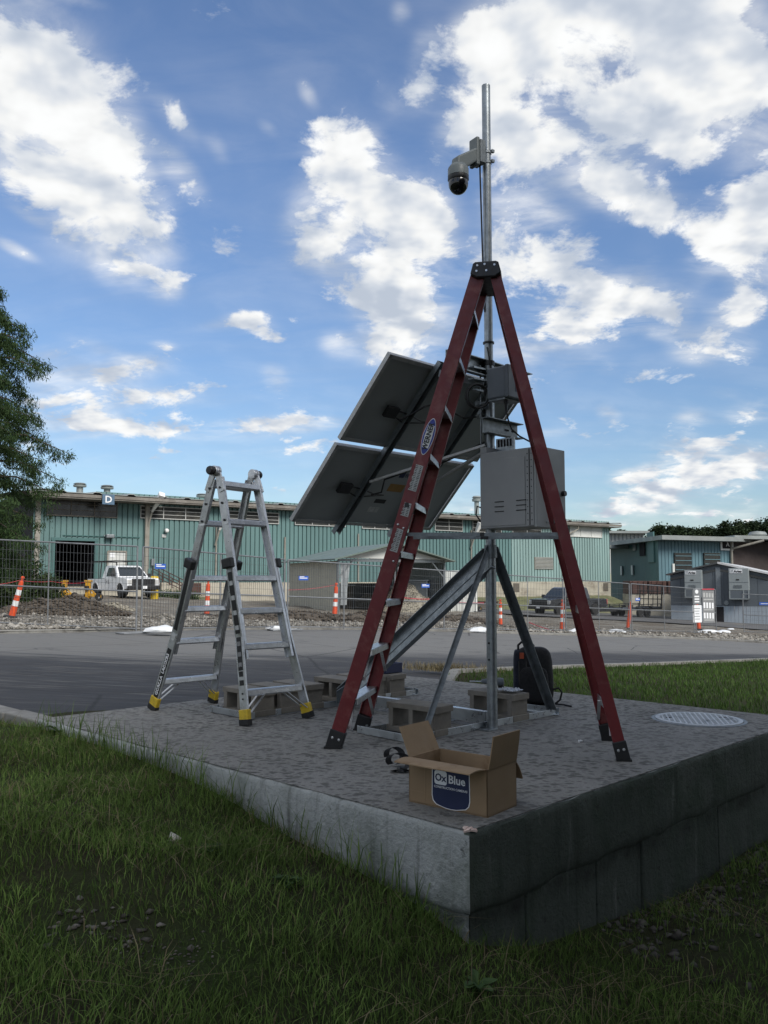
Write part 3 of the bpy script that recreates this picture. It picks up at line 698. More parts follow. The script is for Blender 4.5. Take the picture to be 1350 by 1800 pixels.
# --- solar panels
PW = V((.70392, .71028, 0)); PS = V((-.49266, .48825, -.72034)); PN = PW.cross(PS).normalized()
PN = PN if PN.z > 0 else -PN                    # towards the sun side
P0s = [V((.04199, 5.45, 2.54463)), V((-.33612, 5.82473, 1.99178))]
PWd, PHt = 1.56, .724
for k, P0 in enumerate(P0s):
    ax = (PW, PS, PN)
    ctr = P0 + PW * (PWd / 2) + PS * (PHt / 2)
    b = B(); b.box(ctr + PN * .022, (PWd - .03, PHt - .03, .004), ax); sp = b.obj('solar_panel', M['backsheet'], mast)
    b = B(); b.box(ctr + PN * .0275, (PWd - .03, PHt - .03, .003), ax); b.obj('cell_face', M['cells'], sp)
    for e in range(4):
        b = B()
        if e < 2:
            c_ = P0 + PW * (PWd / 2) + PS * (PHt * e); inn = PS * (1 if e == 0 else -1)
            b.box(c_ + inn * .0015 + PN * .015, (PWd, .003, .034), ax); b.box(c_ + inn * .016 - PN * .001, (PWd, .026, .003), ax)
        else:
            c_ = P0 + PS * (PHt / 2) + PW * (PWd * (e - 2)); inn = PW * (1 if e == 2 else -1)
            b.box(c_ + inn * .0015 + PN * .015, (.003, PHt - .006, .034), ax); b.box(c_ + inn * .016 - PN * .001, (.026, PHt - .006, .003), ax)
        b.obj('panel_frame', M['alumat'], sp)
    jb = P0 + PW * .30 + PS * (.42 if k == 0 else .36) - PN * .012
    b = B(); b.box(jb, (.12, .09, .03), ax); b.obj('junction_box', M['black'], sp, bevel=.006)
    for o2 in (-.02, .03):
        b = B(); q = [jb + PW * .05 + PS * o2, jb + PW * .16 + PS * (o2 * 1.6 + .015) - PN * .012, jb + PW * .30 + PS * (o2 * .4 + .02) - PN * .02, jb + PW * .42 + PS * .02 - PN * .012]
        b.tube(q, .0055); b.obj('panel_lead', M['cable'], sp)
    if k == 1:
        for (a, c_, sx_, sy_, mm) in ((.86, .33, .17, .075, mat('amber_label', (.30, .17, .05), .6, 0, .1, 20)), (.78, .475, .12, .04, M['black']), (.74, .565, .07, .05, M['sticker']), (.80, .565, .04, .05, M['sticker'])):
            b = B(); b.box(P0 + PW * a + PS * c_ + PN * .0195, (sx_, sy_, .0012), ax); b.obj('panel_label', mm, sp)
        b = B(); b.box(P0 + PW * .84 + PS * .20 + PN * .0195, (.055, .05, .0012), ax); b.obj('panel_label', M['navy'], sp)
        text('Blue', .055, P0 + PW * .92 + PS * .20 + PN * .019, PW, -PS, M['navy'], sp)
# rails behind the panels, struts to the pole
def onp(a, s, d): return P0s[0] + PW * a + PS * s - PN * d
for a in (.47, 1.09):
    b = B(); b.sweep([(-.03, 0), (.03, 0), (.03, .042), (.025, .042), (.025, .005), (-.025, .005), (-.025, .042), (-.03, .042)], onp(a, -.05, .004), onp(a, 1.56, .004), PW); r_ = b.obj('panel_rail', M['galvdark'], mast, fix=True)
hi = PB_ + V((0, 0, 2.42 - H0)); lo = PB_ + V((0, 0, 1.98))
for a in (.47, 1.09):
    b = B(); b.beam(onp(a, .02, .05), hi + PW * (.06 if a > .8 else -.06) + V((0, 0, 0)), .05, .006); b.obj('top_bracket', M['galv'], mast)
    b = B(); b.beam(onp(a, 1.02, .05), lo + PW * (.045 if a > .8 else -.045), .035, .02, PW); b.obj('panel_strut', M['alumat'], mast, bevel=.002)
b = B(); q = onp(.47, .98, .06); b.tube([lo + PW * -.06 + V((0, 0, .02)), lo.lerp(q, .35) + V((0, 0, -.02)), lo.lerp(q, .55) + V((.01, 0, -.035)), lo.lerp(q, .6) + V((0, 0, -.01)), lo.lerp(q, .9) + V((0, 0, -.03)), q + V((.06, .02, -.10)), q + V((-.02, .02, -.12))], .007); b.obj('strut_cable', M['cable'], mast)
b = B(); c_ = onp(.62, .36, .03); b.tube([onp(.40, .46, .03), onp(.46, .38, .05), onp(.52, .30, .06), onp(.62, .26, .05), onp(.74, .28, .05), onp(.95, .30, .1), PB_ + V((-.04, .02, 2.2))], .008); b.obj('panel_cable', M['cable'], mast)
# horizontal head channel over the panels (the bracket sticking out left of the ladder)
hc = D(800, 630, 5.75)
b = B(); cp_ = [(-.06, 0), (.06, 0), (.06, .05), (.054, .05), (.054, .006), (-.054, .006), (-.054, .05), (-.06, .05)]
b.sweep(cp_, V((.42, 5.56, 2.545)), V((1.10, 6.26, 2.545)), ZUP); b.obj('head_channel', M['galv'], mast, fix=True)
zc = D(890, 752, poleY - .06).z
b = B(); b.sweep([(-.055, 0), (.055, 0), (.055, .06), (.049, .06), (.049, .006), (-.049, .006), (-.049, .06), (-.055, .06)], PB_ + PW * -.14 + V((.03, -.035, zc)) , PB_ + PW * .27 + V((.03, -.035, zc)), ZUP); b.obj('lower_channel', M['galvdark'], mast, fix=True)
sl = B()
for q_ in (.14, .22): sl.box(PB_ + PW * q_ + V((.03, -.035, zc)) + V((.024, -.024, 0)) * .05, (.05, .012, .012), (PW, V((PW.y, -PW.x, 0)), ZUP))
sl.obj('slot', M['dark'], mast)
for zz_ in (zc + .03, zc - .04, 2.42, 2.50, zmid + .15):
    b = B(); b.lathe(PB_ + V((0, 0, zz_)), [(.036, -.006), (.041, -.006), (.041, .006), (.036, .006)], n=20); b.obj('clamp_band', M['black'], mast, smooth=True)
for s in (-1, 1):
    b = B(); b.cyl(PB_ + PW * (.05 * s) + V((-.03, .0, zc - .12)), PB_ + PW * (.05 * s) + V((-.03, .0, zc + .45)), .006, n=8); b.obj('threaded_rod', M['galv'], mast)
for i in range(14):
    b = B(); b.box(PB_ + V((rng.normal(-.05, .035), rng.normal(-.03, .02), zc + .13 + rng.normal(0, .05))), (.034, .022, .024), frame(V(rng.normal(0, 1, 3)), V(rng.normal(0, 1, 3)))); b.obj('clamp_piece', M['galvdark'], mast)
for zz_ in (2.36, 2.44, 2.52):
    b = B(); b.beam(PB_ + PW * -.17 + V((-.02, .0, zz_)), PB_ + PW * .05 + V((-.02, .0, zz_ + .01)), .012, .05); b.obj('clamp_bar', M['galv'], mast)
b = B(); cc = D(836, 697, poleY - .12)
b.tube([cc + V((math.cos(t) * .075 + .012 * (t / 6.28), -.01 * t / 6, math.sin(t) * .085)) for t in np.linspace(.6, 12.6, 40)], .0075); b.obj('cable_coil', M['cable'], mast)
# --- grey equipment cabinet
ez0, ez1 = None, None
NC = V((.985, 5.405, 0)); eb = D(934, 925, 5.405).z; et = D(934, 785, 5.405).z
ax = (E1, E2, ZUP); we, de, he = .44, .325, et - eb
ctr = NC + E1 * (we / 2) + E2 * (de / 2) + V((0, 0, (eb + et) / 2))
b = B(); b.box(ctr, (we, de, he), ax); en = b.obj('equipment_cabinet', M['encl'], mast, bevel=.006)
b = B(); b.box(ctr - E1 * (we / 2 + .012) + V((0, 0, 0)), (.02, de + .012, he + .012), ax); b.obj('cabinet_door', mat('cabinet_door_grey', (.30, .315, .315), .5, 0, .05, 4, .04, 160), en, bevel=.004)
b = B(); b.box(ctr - E1 * (we / 2 - .026) - E2 * (de / 2 + .004), (.052, .006, he - .02), ax); b.obj('hinge_strip', M['encl'], en)
b = B(); b.box(ctr - E1 * (we / 2 - .030) - E2 * (de / 2 + .0085), (.006, .004, he - .02), ax); b.obj('hinge_pin', M['black'], en)
rv = B()
for i in range(11):
    for o2 in (.014, .046): rv.box(ctr - E1 * (we / 2 - o2) - E2 * (de / 2 + .008) + V((0, 0, (i - 5) * .044)), (.006, .003, .006), ax)
rv.obj('rivet', M['black'], en)
lid = B(); lid.box(ctr - E2 * (de / 2 + .003) + E1 * (.03) + V((0, 0, -.02)), (we - .075, .004, he - .07), ax); lid.obj('side_panel', M['encl'], en, bevel=.002)
for gx in (.275, .10):
    for i in range(3):
        b = B(); p = ctr - E1 * (we / 2) + E1 * gx - E2 * (de / 2 + .005) + V((0, 0, -.085 - i * .033 + (gx - .19) * .0)); b.box(p, (.075, .008, .005), ax); b.obj('louvre', M['dark'], en)
b = B(); b.box(ctr + V((0, 0, he / 2 + .02)) + E1 * (we / 2 - .03) - E2 * (de / 2 - .1), (.05, .2, .04), ax); b.obj('mounting_flange', M['encl'], en)
b = B(); b.box(ctr + V((0, 0, he / 2 + .05)) + E1 * .10 - E2 * (.03), (.15, .02, .12), ax); b.obj('pole_bracket', M['galv'], en, bevel=.002)
sh = B()
for i in range(5): sh.box(ctr + V((0, 0, he / 2 + .075)) + E1 * (.05 + i * .025) - E2 * (.042), (.014, .004, .05), ax)
sh.obj('bracket_slot', M['dark'], en)
b = B(); b.lathe(ctr - E1 * (we / 2 + .022) + E2 * (de / 2 - .03) + V((0, 0, -.03)), [(.0, 0), (.018, 0), (.018, .025), (.0, .025)], -E1, 12); b.obj('door_latch', M['black'], en)
b = B(); pc = ctr + E1 * (we / 2) - E2 * (de / 2 - .03) + V((0, 0, -.12)); b.tube([pc, pc + E1 * .05 + V((0, 0, .02)), pc + E1 * .06 + V((0, 0, -.04)), pc + E1 * .02 + V((0, 0, -.09)), pc + V((0, 0, -.11))], .006); b.obj('cabinet_cable', M['cable'], en)
b = B(); b.box(ctr - E1 * (we / 2 + .024) + E2 * -.02 + V((0, 0, -he / 2 + .03)), (.002, .09, .012), ax); b.obj('small_plate', M['galvdark'], en)
# --- small junction enclosure above
NC = V((.82, 5.52, 0)); jb0 = D(882, 697, 5.52).z; jt = D(882, 641, 5.52).z
wj, dj, hj = .155, .20, jt - jb0
ctr = NC + E1 * (wj / 2) + E2 * (dj / 2) + V((0, 0, (jb0 + jt) / 2))
b = B(); b.box(ctr, (wj, dj, hj), ax); jx = b.obj('control_box', M['jbox'], mast, bevel=.012)
b = B(); b.box(ctr - E1 * (wj / 2 + .012), (.03, dj + .008, hj + .008), ax); b.obj('box_lid', M['jbox'], jx, bevel=.008)
b = B(); b.box(ctr - E1 * (wj / 2 + .028) + E2 * .005 + V((0, 0, -.04)), (.002, .055, .055), ax); b.obj('logo_plate', M['navy'], jx, bevel=.0005)
text('Ox', .036, ctr - E1 * (wj / 2 + .0295) + E2 * .005 + V((0, 0, -.04)), E2, ZUP, M['sticker'], jx)
b = B(); b.box(ctr + V((0, 0, -hj / 2 - .006)), (wj - .02, dj - .02, .012), ax); b.obj('box_base', M['galvdark'], jx)
gl = B(); gp = NC + E1 * .03 + E2 * .05 + V((0, 0, jb0)); gl.cyl(gp, gp + V((0, 0, -.035)), .016, n=10); gl.cyl(gp + V((0, 0, -.035)), gp + V((0, 0, -.085)), .012, .008, n=10); gl.obj('cable_gland', M['black'], jx)
b = B(); b.tube([gp + V((0, 0, -.08)), gp + V((.01, 0, -.14)), gp + V((.035, .01, -.21)), gp + V((.09, .01, -.26)), gp + V((.16, .0, -.30)), gp + V((.24, -.0, -.36)), gp + V((.27, .03, -.45))], .006); b.obj('box_cable', M['cable'], jx)
b = B(); q = PB_ + V((-.02, -.036, 0)); b.tube([q + V((.005, 0, zmid + .11)), q + V((.03, -.004, zmid - .04)), q + V((.02, -.01, zmid - .12)), q + V((-.01, -.02, zmid - .20)), q + V((-.02, -.02, zmid - .30))], .006); b.obj('pole_cable', M['cable'], mast)
# --- dome camera on its arm
cz = D(855, 281, poleY).z
AD = (-E2 * .80 + V((-.25, 0, 0))).normalized(); AX = V((-AD.y, AD.x, 0)); axc = (AD, AX, ZUP)
hub = PB_ + V((0, 0, cz))
b = B(); b.box(hub + AD * .115 + V((0, 0, .015)), (.03, .09, .21), axc); ca = b.obj('security_camera', M['camgrey'], mast, bevel=.008)
b = B(); b.box(hub + AD * .075 + V((0, 0, .02)), (.05, .10, .17), axc); b.obj('mounting_bracket', M['galvdark'], ca, bevel=.003)
for s in (-.03, .045):
    b = B(); b.lathe(hub + V((0, 0, s)), [(.031, -.008), (.036, -.008), (.036, .008), (.031, .008)], n=18); b.box(hub + AD * .045 + V((0, 0, s)), (.05, .012, .012), axc); b.box(hub + V((.042, -.012, s + .01)), (.024, .02, .02), axc)
    b.obj('hose_clamp', M['galv'], ca)
pts = [hub + AD * .10 + V((0, 0, .055)), hub + AD * .30 + V((0, 0, -.075)), hub + AD * .305 + V((0, 0, -.135)), hub + AD * .22 + V((0, 0, -.135)), hub + AD * .10 + V((0, 0, -.05))]
b = B(); b.prism([p - AX * .04 for p in pts], AX * .08); b.obj('camera_arm', M['camgrey'], ca, fix=True, bevel=.012)
hd = hub + AD * .27 + V((0, 0, -.125)); b = B()
b.lathe(hd, [(.001, .005), (.055, .0), (.071, -.022), (.074, -.03), (.075, -.085), (.07, -.09), (.001, -.09)], n=32); b.obj('camera_housing', M['camgrey'], ca, smooth=True)
b = B(); b.lathe(hd + V((0, 0, -.088)), [(.001, 0), (.074, 0), (.076, -.02), (.070, -.032), (.05, -.036), (.001, -.036)], n=32); b.obj('black_collar', M['black'], ca, smooth=True)
b = B(); b.lathe(hd + V((0, 0, -.118)), [(.001, 0)] + [(.071 * math.cos(t), -.018 + .0 - .078 * math.sin(t)) for t in np.linspace(-.35, 1.5, 14)], n=32); b.obj('dome', M['glassblack'], ca, smooth=True)
b = B(); q = hub + AD * .065 + V((0, 0, -.06)); b.tube([q, q + V((.0, 0, -.06)), q + V((.006, 0, -.35)), q + V((.014, .0, -.75)), hub + AD * .034 + V((0, 0, -1.15))], .0065); b.obj('camera_cable', M['cable'], ca)

# ================================================================ concrete blocks
def cmu(name='concrete_block'):
    """two-core block lying with its cores horizontal: .39 along x, .19 deep along y, .19 high"""
    L, Dp, Hh = .39, .194, .194
    b = B()
    def rect(x0, x1, z0, z1): return [(x0, z0), (x1, z0), (x1, z1), (x0, z1)]
    shell, web = .036, .036
    xs_ = [-L / 2, -L / 2 + shell + .004, -web / 2, web / 2, L / 2 - shell - .004, L / 2]
    # solid walls: bottom, top, left, middle, right
    b.box((0, 0, shell / 2), (L, Dp, shell)); b.box((0, 0, Hh - shell / 2), (L, Dp, shell))
    for x0, x1 in ((xs_[0], xs_[1]), (xs_[2], xs_[3]), (xs_[4], xs_[5])): b.box(((x0 + x1) / 2, 0, Hh / 2), (x1 - x0, Dp, Hh - 2 * shell + .002))
    # ears on the ends
    for s in (-1, 1):
        for z in (.022, Hh - .022): b.box((s * (L / 2 + .009), 0, z), (.02, Dp, .044))
    return b
cb = cmu(); blk = cb.obj('concrete_block', M['cmu'], bevel=.004)
COL.objects.unlink(blk)
cmu_me = blk.data; bpy.data.objects.remove(blk)
def block(p, lab, rz=0.0, grp='concrete blocks weighing down the mast frame', flip=False):
    a = math.atan2(-E1.y, -E1.x) + rz + (math.pi if flip else 0)
    o = bpy.data.objects.new('concrete_block', cmu_me); COL.objects.link(o); o.location = p; o.rotation_euler = (0, 0, a)
    md = o.modifiers.new('bevel', 'BEVEL'); md.width = .004; md.segments = 2; md.limit_method = 'ANGLE'
    tag(o, lab, 'concrete block', grp); return o
n0, d_, o_, l_ = trays['B']; zb = V((0, 0, .006))
bB1 = block(n0 + d_ * .31 + o_ * (TW / 2) + zb, 'hollow concrete block just behind the open cardboard box', .04)
bB2 = block(n0 + d_ * 1.16 + o_ * (TW / 2) + zb, 'concrete block behind the mast foot, next to the black backpack', -.03)
n0, d_, o_, l_ = trays['A']
bA = []
for i, (s, lab) in enumerate(((.16, 'nearest block of the row under the aluminium ladder, both cores open to view'), (.405, 'second block of the row under the aluminium ladder'), (.65, 'third block of the row, behind the yellow ladder foot'))):
    bA.append(block(n0 + d_ * s + o_ * (TW / 2) + zb, lab, rng.uniform(-.03, .03)))
for i, (s, lab) in enumerate(((1.10, 'block at the left of the far row, half hidden by the red ladder'), (1.36, 'middle block of the far row behind the red ladder rails'), (1.62, 'far end block of the back row, under the navy plastic tray'))):
    bA.append(block(n0 + d_ * s + o_ * (TW / 2) + zb, lab, rng.uniform(-.03, .03)))

# ================================================================ red step ladder
fN, fF, rN, rF = G(585, 1316, H0), G(636, 1283, H0), G(1097, 1338, H0), G(1069, 1301, H0)
topc = D(858, 490, 5.13)
sdv = ((fF - fN) + (rF - rN)).normalized(); spd = ((rN - fN) + (rF - fF)); spd -= sdv * spd.dot(sdv); spd.normalize()
tz = topc.z
def tpt(front, near): return V((topc.x, topc.y, tz)) + sdv * ((-.155 if near else .155)) + spd * (-.045 if front else .045)
led = thing('red_step_ladder', 'tall red fibreglass step ladder straddling the mast, with worn white stickers', 'step ladder', tuple((fN + rF) / 2))
rails = {}
for key, foot, front, near in (('fn', fN, 1, 1), ('ff', fF, 1, 0), ('rn', rN, 0, 1), ('rf', rF, 0, 0)):
    t_ = tpt(front, near); dr = (t_ - foot).normalized(); sg = 1 if near else -1
    wd = .088 if front else .066
    foot2 = foot + dr * .035
    # channel: web faces outwards, flanges point in
    xh = sdv * sg; n_ = frame(dr, xh)
    tk = .006; fl = .034 if front else .028
    poly = [(0, -wd / 2), (0, wd / 2), (fl, wd / 2), (fl, wd / 2 - tk), (tk, wd / 2 - tk), (tk, -wd / 2 + tk), (fl, -wd / 2 + tk), (fl, -wd / 2)]
    b = B(); b.sweep(poly, foot2, t_ + dr * .02, xh)
    o = b.obj('front_rail' if front else 'rear_rail', M['red'], led, fix=True, bevel=.002)
    rails[key] = (foot, t_, dr, frame(dr, xh), wd, o)
    x_, y_, z_ = rails[key][3]
    b = B(); b.box(foot + dr * .055 - x_ * .001 + x_ * fl / 2, (fl + .012, wd + .012, .115), (x_, y_, z_)); ft = b.obj('foot', M['black'], led, bevel=.004)
    b = B()
    for s in (-1, 1): b.lathe(foot + dr * .065 + y_ * (s * wd * .24) - x_ * .008, [(.001, 0), (.008, 0), (.008, -.003), (.001, -.004)], x_, 10)
    b.obj('rivet', M['alu'], ft)
    b = B(); b.box(foot + x_ * .01 + V((0, 0, .006)), (fl + .02, wd + .02, .012), (V((x_.x, x_.y, 0)).normalized(), V((-x_.y, x_.x, 0)).normalized(), ZUP)); b.obj('rubber_pad', M['rubber'], ft)
def on(key, z):
    f_, t_, dr, fr, wd, o = rails[key]; k = (z - f_.z) / dr.z; return f_ + dr * k
for i in range(1, 10):
    z = .30 * i + .01
    p, q = on('fn', z), on('ff', z); fr = rails['fn'][3]
    b = B(); c_ = (p + q) / 2; L = (q - p).length - .012
    b.box(c_ + V((0, 0, -.004)), (L, .082, .008), (sdv, spd, ZUP)); 
    for s in (-1, 1): b.box(c_ + spd * (s * .039) + V((0, 0, -.022)), (L, .005, .034), (sdv, spd, ZUP))
    st = b.obj('step', M['alu'], led, bevel=.0015)
    if i in (1, 2):
        for e, s in ((p, 1), (q, -1)):
            b = B(); b.beam(e + sdv * (s * .18) + V((0, 0, -.03)), e + sdv * (s * .02) + V((0, 0, -.19)), .02, .004, spd); b.obj('step_brace', M['alu'], st)
for i, z in enumerate((.28, .85, 1.42, 1.95, 2.42)):
    p, q = on('rn', z), on('rf', z); b = B(); b.beam(p + sdv * .008, q - sdv * .008, .045, .006, ZUP); cb_ = b.obj('rear_brace', M['alu'], led)
    if i == 0:
        for e, s in ((p, 1), (q, -1)):
            b = B(); b.beam(e + sdv * (s * .16), e + sdv * (s * .02) + V((0, 0, -.14)), .02, .004, spd); b.obj('corner_brace', M['alu'], cb_)
zsp = on('fn', D(735, 938, 5.05).z).z
for a_, c_ in (('fn', 'rn'), ('ff', 'rf')):
    p, q = on(a_, zsp), on(c_, zsp - .01); md_ = (p + q) / 2; sg = 1 if a_ == 'fn' else -1
    b = B(); b.beam(p + sdv * (.04 * sg), md_ + sdv * (.045 * sg), .022, .006, ZUP); b.beam(md_ + sdv * (.052 * sg), q + sdv * (.04 * sg), .022, .006, ZUP)
    s_ = b.obj('spreader', M['galvdark'], led)
    b = B(); b.box(md_ + sdv * (.05 * sg), (.014, .05, .026), (sdv, spd, ZUP)); b.obj('spreader_joint', M['black'], s_)
capc = V((topc.x, topc.y, tz))
pts = [(-.100, -.03), (-.082, .036), (-.068, .046), (.058, .046), (.074, .038), (.092, -.03), (.055, -.055), (-.06, -.055)]
b = B(); b.prism([capc - sdv * .185 + spd * a + ZUP * c for a, c in pts], sdv * .37); cap = b.obj('top_cap', M['black'], led, fix=True, bevel=.008)
b = B()
for a, c in ((-.055, .02), (-.01, .025), (.05, .018), (-.06, -.015), (0, -.015)): b.lathe(capc - sdv * .188 + spd * a + ZUP * c, [(.001, -.002), (.007, -.002), (.007, .002)], sdv, 8)
b.obj('rivet', M['alu'], cap)
# stickers and lettering on the near front rail
def rail_patch(key, u, v, lw, lh, m, name='sticker', pts=None, off=.0008):
    f_, t_, dr, (x_, y_, z_), wd, o = rails[key]
    z = D(u, v, f_.y + .1).z; c_ = on(key, z) - x_ * (off)
    if pts is None: pts = [(-lw / 2, -lh / 2), (lw / 2, -lh / 2), (lw / 2, lh / 2), (-lw / 2, lh / 2)]
    b = B(); b.prism([c_ + y_ * (a + .0) + z_ * c for a, c in pts], x_ * -.0006); b.obj(name, m, o, fix=True); return c_, y_, z_, x_
ov = lambda a, c: [(a * math.copysign(abs(math.cos(t)) ** 1.1, math.cos(t)), c * math.copysign(abs(math.sin(t)) ** 1.1, math.sin(t))) for t in np.linspace(0, 6.283, 33)[:-1]]
f_, t_, dr, (x_, y_, z_), wd, o = rails['fn']
rail_patch('fn', 752, 778, 0, 0, M['white'], 'badge', ov(.036, .118), .0006)
rail_patch('fn', 752, 778, 0, 0, M['blueprint'], 'badge', ov(.033, .113), .0014)
c_, yy, z2, x2 = rail_patch('fn', 752, 778, 0, 0, M['white'], 'badge', [(-.020, -.072), (.020, -.072), (.024, 0), (.020, .072), (-.020, .072), (-.024, 0)], .0022)
tx = z2; ty = x2.cross(z2) if (x2.cross(z2)).length else yy
t1 = text('WERNER', .043, c_ - x2 * .003, z2, (-x2).cross(z2), M['black'], led, bold=.0012)
jag = lambda w_, h_: [(-w_ / 2, -h_ / 2)] + [(w_ / 2 - .004 * (k % 2) - .006 * abs(math.sin(k * 1.7)), -h_ / 2 + h_ * k / 8) for k in range(9)] + [(-w_ / 2 + .003, h_ / 2)]
lab_parts = [(728, 847, .055, .165, [('B', .9)]), (713, 900, .052, .085, []), (699, 952, .05, .145, [])]
for (u, v, w_, h_, _) in lab_parts:
    c_, yy, z2, x2 = rail_patch('fn', u, v, w_, h_, M['sticker'], 'sticker', jag(w_, h_), .0008)
    b = B()
    for r in range(int(h_ / .011)):
        for s in (-1, 1): b.box(c_ + yy * (s * w_ * .22) + z2 * (-h_ / 2 + .009 + r * .0105) - x2 * .0012, (.0006, w_ * rng.uniform(.2, .36), .0035), (x2, yy, z2))
    b.obj('fine_print', M['black'], rails['fn'][5])
c_, yy, z2, x2 = rail_patch('fn', 716, 893, .03, .03, M['black'], 'warning_symbol', [(-.018, -.012), (.014, -.016), (.018, .014), (-.004, .018)], .0016)
rv = B()
for u, v in ((712, 924), (722, 927), (694, 985)):
    z = D(u, v, 5.1).z; rv.lathe(on('fn', z) - x_ * .001 + y_ * (.02 if u == 712 else -.02), [(.001, -.004), (.007, -.002), (.007, .002)], x_, 8)
rv.obj('rivet', M['alu'], led)

# ================================================================ aluminium multi-position ladder
gl = thing('folding_ladder', 'silver multi-position ladder with yellow feet standing open as an A frame', 'folding ladder', tuple(G(400, 1262, 0)))
feet = {'a': G(270, 1248, H0), 'b': G(434, 1276, H0), 'c': G(372, 1236, H0), 'd': G(541, 1263, H0)}
hA = D(379, 828, 6.16); hC = D(446, 834, 6.50)
pv = (hC - hA); pv.z = 0; pv.normalize(); sp = ((feet['b'] - feet['a'])); sp -= pv * sp.dot(pv); sp.normalize()
lr = {}
for k, hinge, side, s in (('a', hA, -1, -1), ('b', hA, -1, 1), ('c', hC, 1, -1), ('d', hC, 1, 1)):
    f_ = feet[k]; tp = hinge + sp * (s * .035) + V((0, 0, -.05))
    # upper (inner) rail runs straight to a knee; lower (outer) rail flares to the foot
    zl = D(415, 990, 6.1).z
    straight = tp + (f_ + pv * (-side * .055) - tp) * ((tp.z - .46) / (tp.z - f_.z))
    knee = tp + (f_ + pv * (-side * .055) - tp) * ((tp.z - .62) / (tp.z - f_.z))
    lockp = tp + (straight - tp) * ((tp.z - zl) / (tp.z - straight.z))
    x0 = V(pv) * (-side)
    b = B(); b.sweep([(0, -.033), (0, .033), (.026, .033), (.026, .028), (.005, .028), (.005, -.028), (.026, -.028), (.026, -.033)], straight, tp, x0); b.obj('inner_rail', M['alu'], gl, fix=True, bevel=.0015)
    w0 = pv * side
    po = [(.002, -.036), (.002, .036), (.020, .036), (.020, -.036)]
    b = B(); b.sweep(po, knee, lockp + (tp - lockp).normalized() * .03, w0); b.sweep(po, f_ + (knee - f_).normalized() * .04, knee, w0); r = b.obj('outer_rail', M['alu'], gl, fix=True, bevel=.002)
    lr[k] = (f_, knee, lockp, straight, tp, r, w0, s)
    b = B(); dr = (knee - f_).normalized(); fr = frame(dr, w0)
    b.sweep([(-.008, -.044), (.030, -.044), (.030, .044), (-.008, .044)], f_ + dr * .03, f_ + dr * .115, w0); b.obj('foot_boot', M['yellow'], gl, bevel=.006)
    b = B(); b.prism([f_ + fr[0] * -.010 + fr[1] * -.046 + V((0, 0, .004)), f_ + fr[0] * .032 + fr[1] * -.046 + V((0, 0, .004)), f_ + fr[0] * .032 + fr[1] * .046 + V((0, 0, .0)), f_ + fr[0] * -.010 + fr[1] * .046 + V((0, 0, .0))], dr * .045); b.obj('rubber_sole', M['rubber'], gl, fix=True, bevel=.004)
    b = B(); b.box(lockp + w0 * .026, (.052, .092, .075), frame((tp - lockp), w0)); b.obj('lock_tab', M['black'], gl, bevel=.01)
    b = B()
    for t in (.12, .30, .5): b.lathe(tp.lerp(lockp, t) + w0 * .003, [(.001, -.002), (.009, -.002), (.009, .006), (.001, .006)], w0, 10)
    for t in (.3, .36, .6, .66): b.lathe(f_.lerp(knee, t) + w0 * .021, [(.001, -.002), (.006, -.002), (.006, .004), (.001, .004)], w0, 8)
    b.obj('rivet', M['black'], r)
def lp(k, z):
    f_, knee, lockp, straight, tp, r, w0, s = lr[k]
    if z > lockp.z: return tp + (lockp - tp) * ((tp.z - z) / (tp.z - lockp.z)), 'i'
    if z > knee.z: return lockp + (knee - lockp) * ((lockp.z - z) / (lockp.z - knee.z)), 'o'
    return knee + (f_ - knee) * ((knee.z - z) / (knee.z - f_.z)), 'o'
for l_, r_, zsv in (('b', 'd', (.225, .545, .80, 1.04, 1.46, 1.745)), ('a', 'c', (.225, .545, .80, 1.04, 1.46, 1.745))):
    for z in zsv:
        p, q = lp(l_, z)[0], lp(r_, z)[0]; d = (q - p).normalized(); s = lr[l_][7]
        nrm = V((sp.x * s, sp.y * s, .35)).normalized()
        b = B(); b.sweep([(-.030, -.022), (-.020, -.028), (.020, -.028), (.030, -.022), (.034, .008), (.028, .018), (-.028, .018), (-.034, .008)], p, q, sp)
        rg = b.obj('rung', M['alu'], gl, fix=True, bevel=.002)
        b = B()
        for o2 in (-.018, -.006, .006, .018): b.beam(p + sp * o2 + V((0, 0, .0195)), q + sp * o2 + V((0, 0, .0195)), .003, .004, sp)
        b.obj('tread_rib', M['alumat'], rg)
    p, q = lp(l_, .225)[0], lp(r_, .225)[0]; d = (q - p).normalized()
    for e, s2 in ((p, 1), (q, -1)):
        k = l_ if s2 == 1 else r_
        for o2 in (-.028, .028):
            b = B(); b.beam(e + d * (s2 * .14) + sp * o2 + V((0, 0, -.012)), lp(k, .085)[0] + d * (s2 * .004) + sp * o2, .018, .004, sp); b.obj('diagonal_brace', M['alu'], gl)
for h_, side in ((hA, -1), (hC, 1)):
    b = B(); b.lathe(h_ - pv * .028, [(.001, 0), (.036, 0), (.040, .004), (.040, .016), (.032, .018), (.032, .036), (.040, .038), (.040, .052), (.036, .056), (.001, .056)], pv, 22); hg = b.obj('hinge', M['alu'], gl, smooth=True)
    b = B(); b.lathe(h_ + pv * (side * .030), [(.001, 0), (.030, 0), (.034, .01), (.034, .03), (.028, .042), (.001, .044)], pv * side, 20); b.obj('hinge_knob', M['black'], hg, smooth=True)
    for s in (-1, 1):
        b = B(); d = (lr['a' if side < 0 else 'c'][3] - h_) if s < 0 else (lr['b' if side < 0 else 'd'][3] - h_); d.normalize()
        b.sweep([(-.008, -.03), (.008, -.03), (.008, .03), (-.008, .03)], h_ + sp * (s * .02) + d * .02, h_ + sp * (s * .04) + d * .16, pv, [(-.006, -.026), (.006, -.026), (.006, .026), (-.006, .026)]); b.obj('hinge_bracket', M['alu'], hg, bevel=.003)
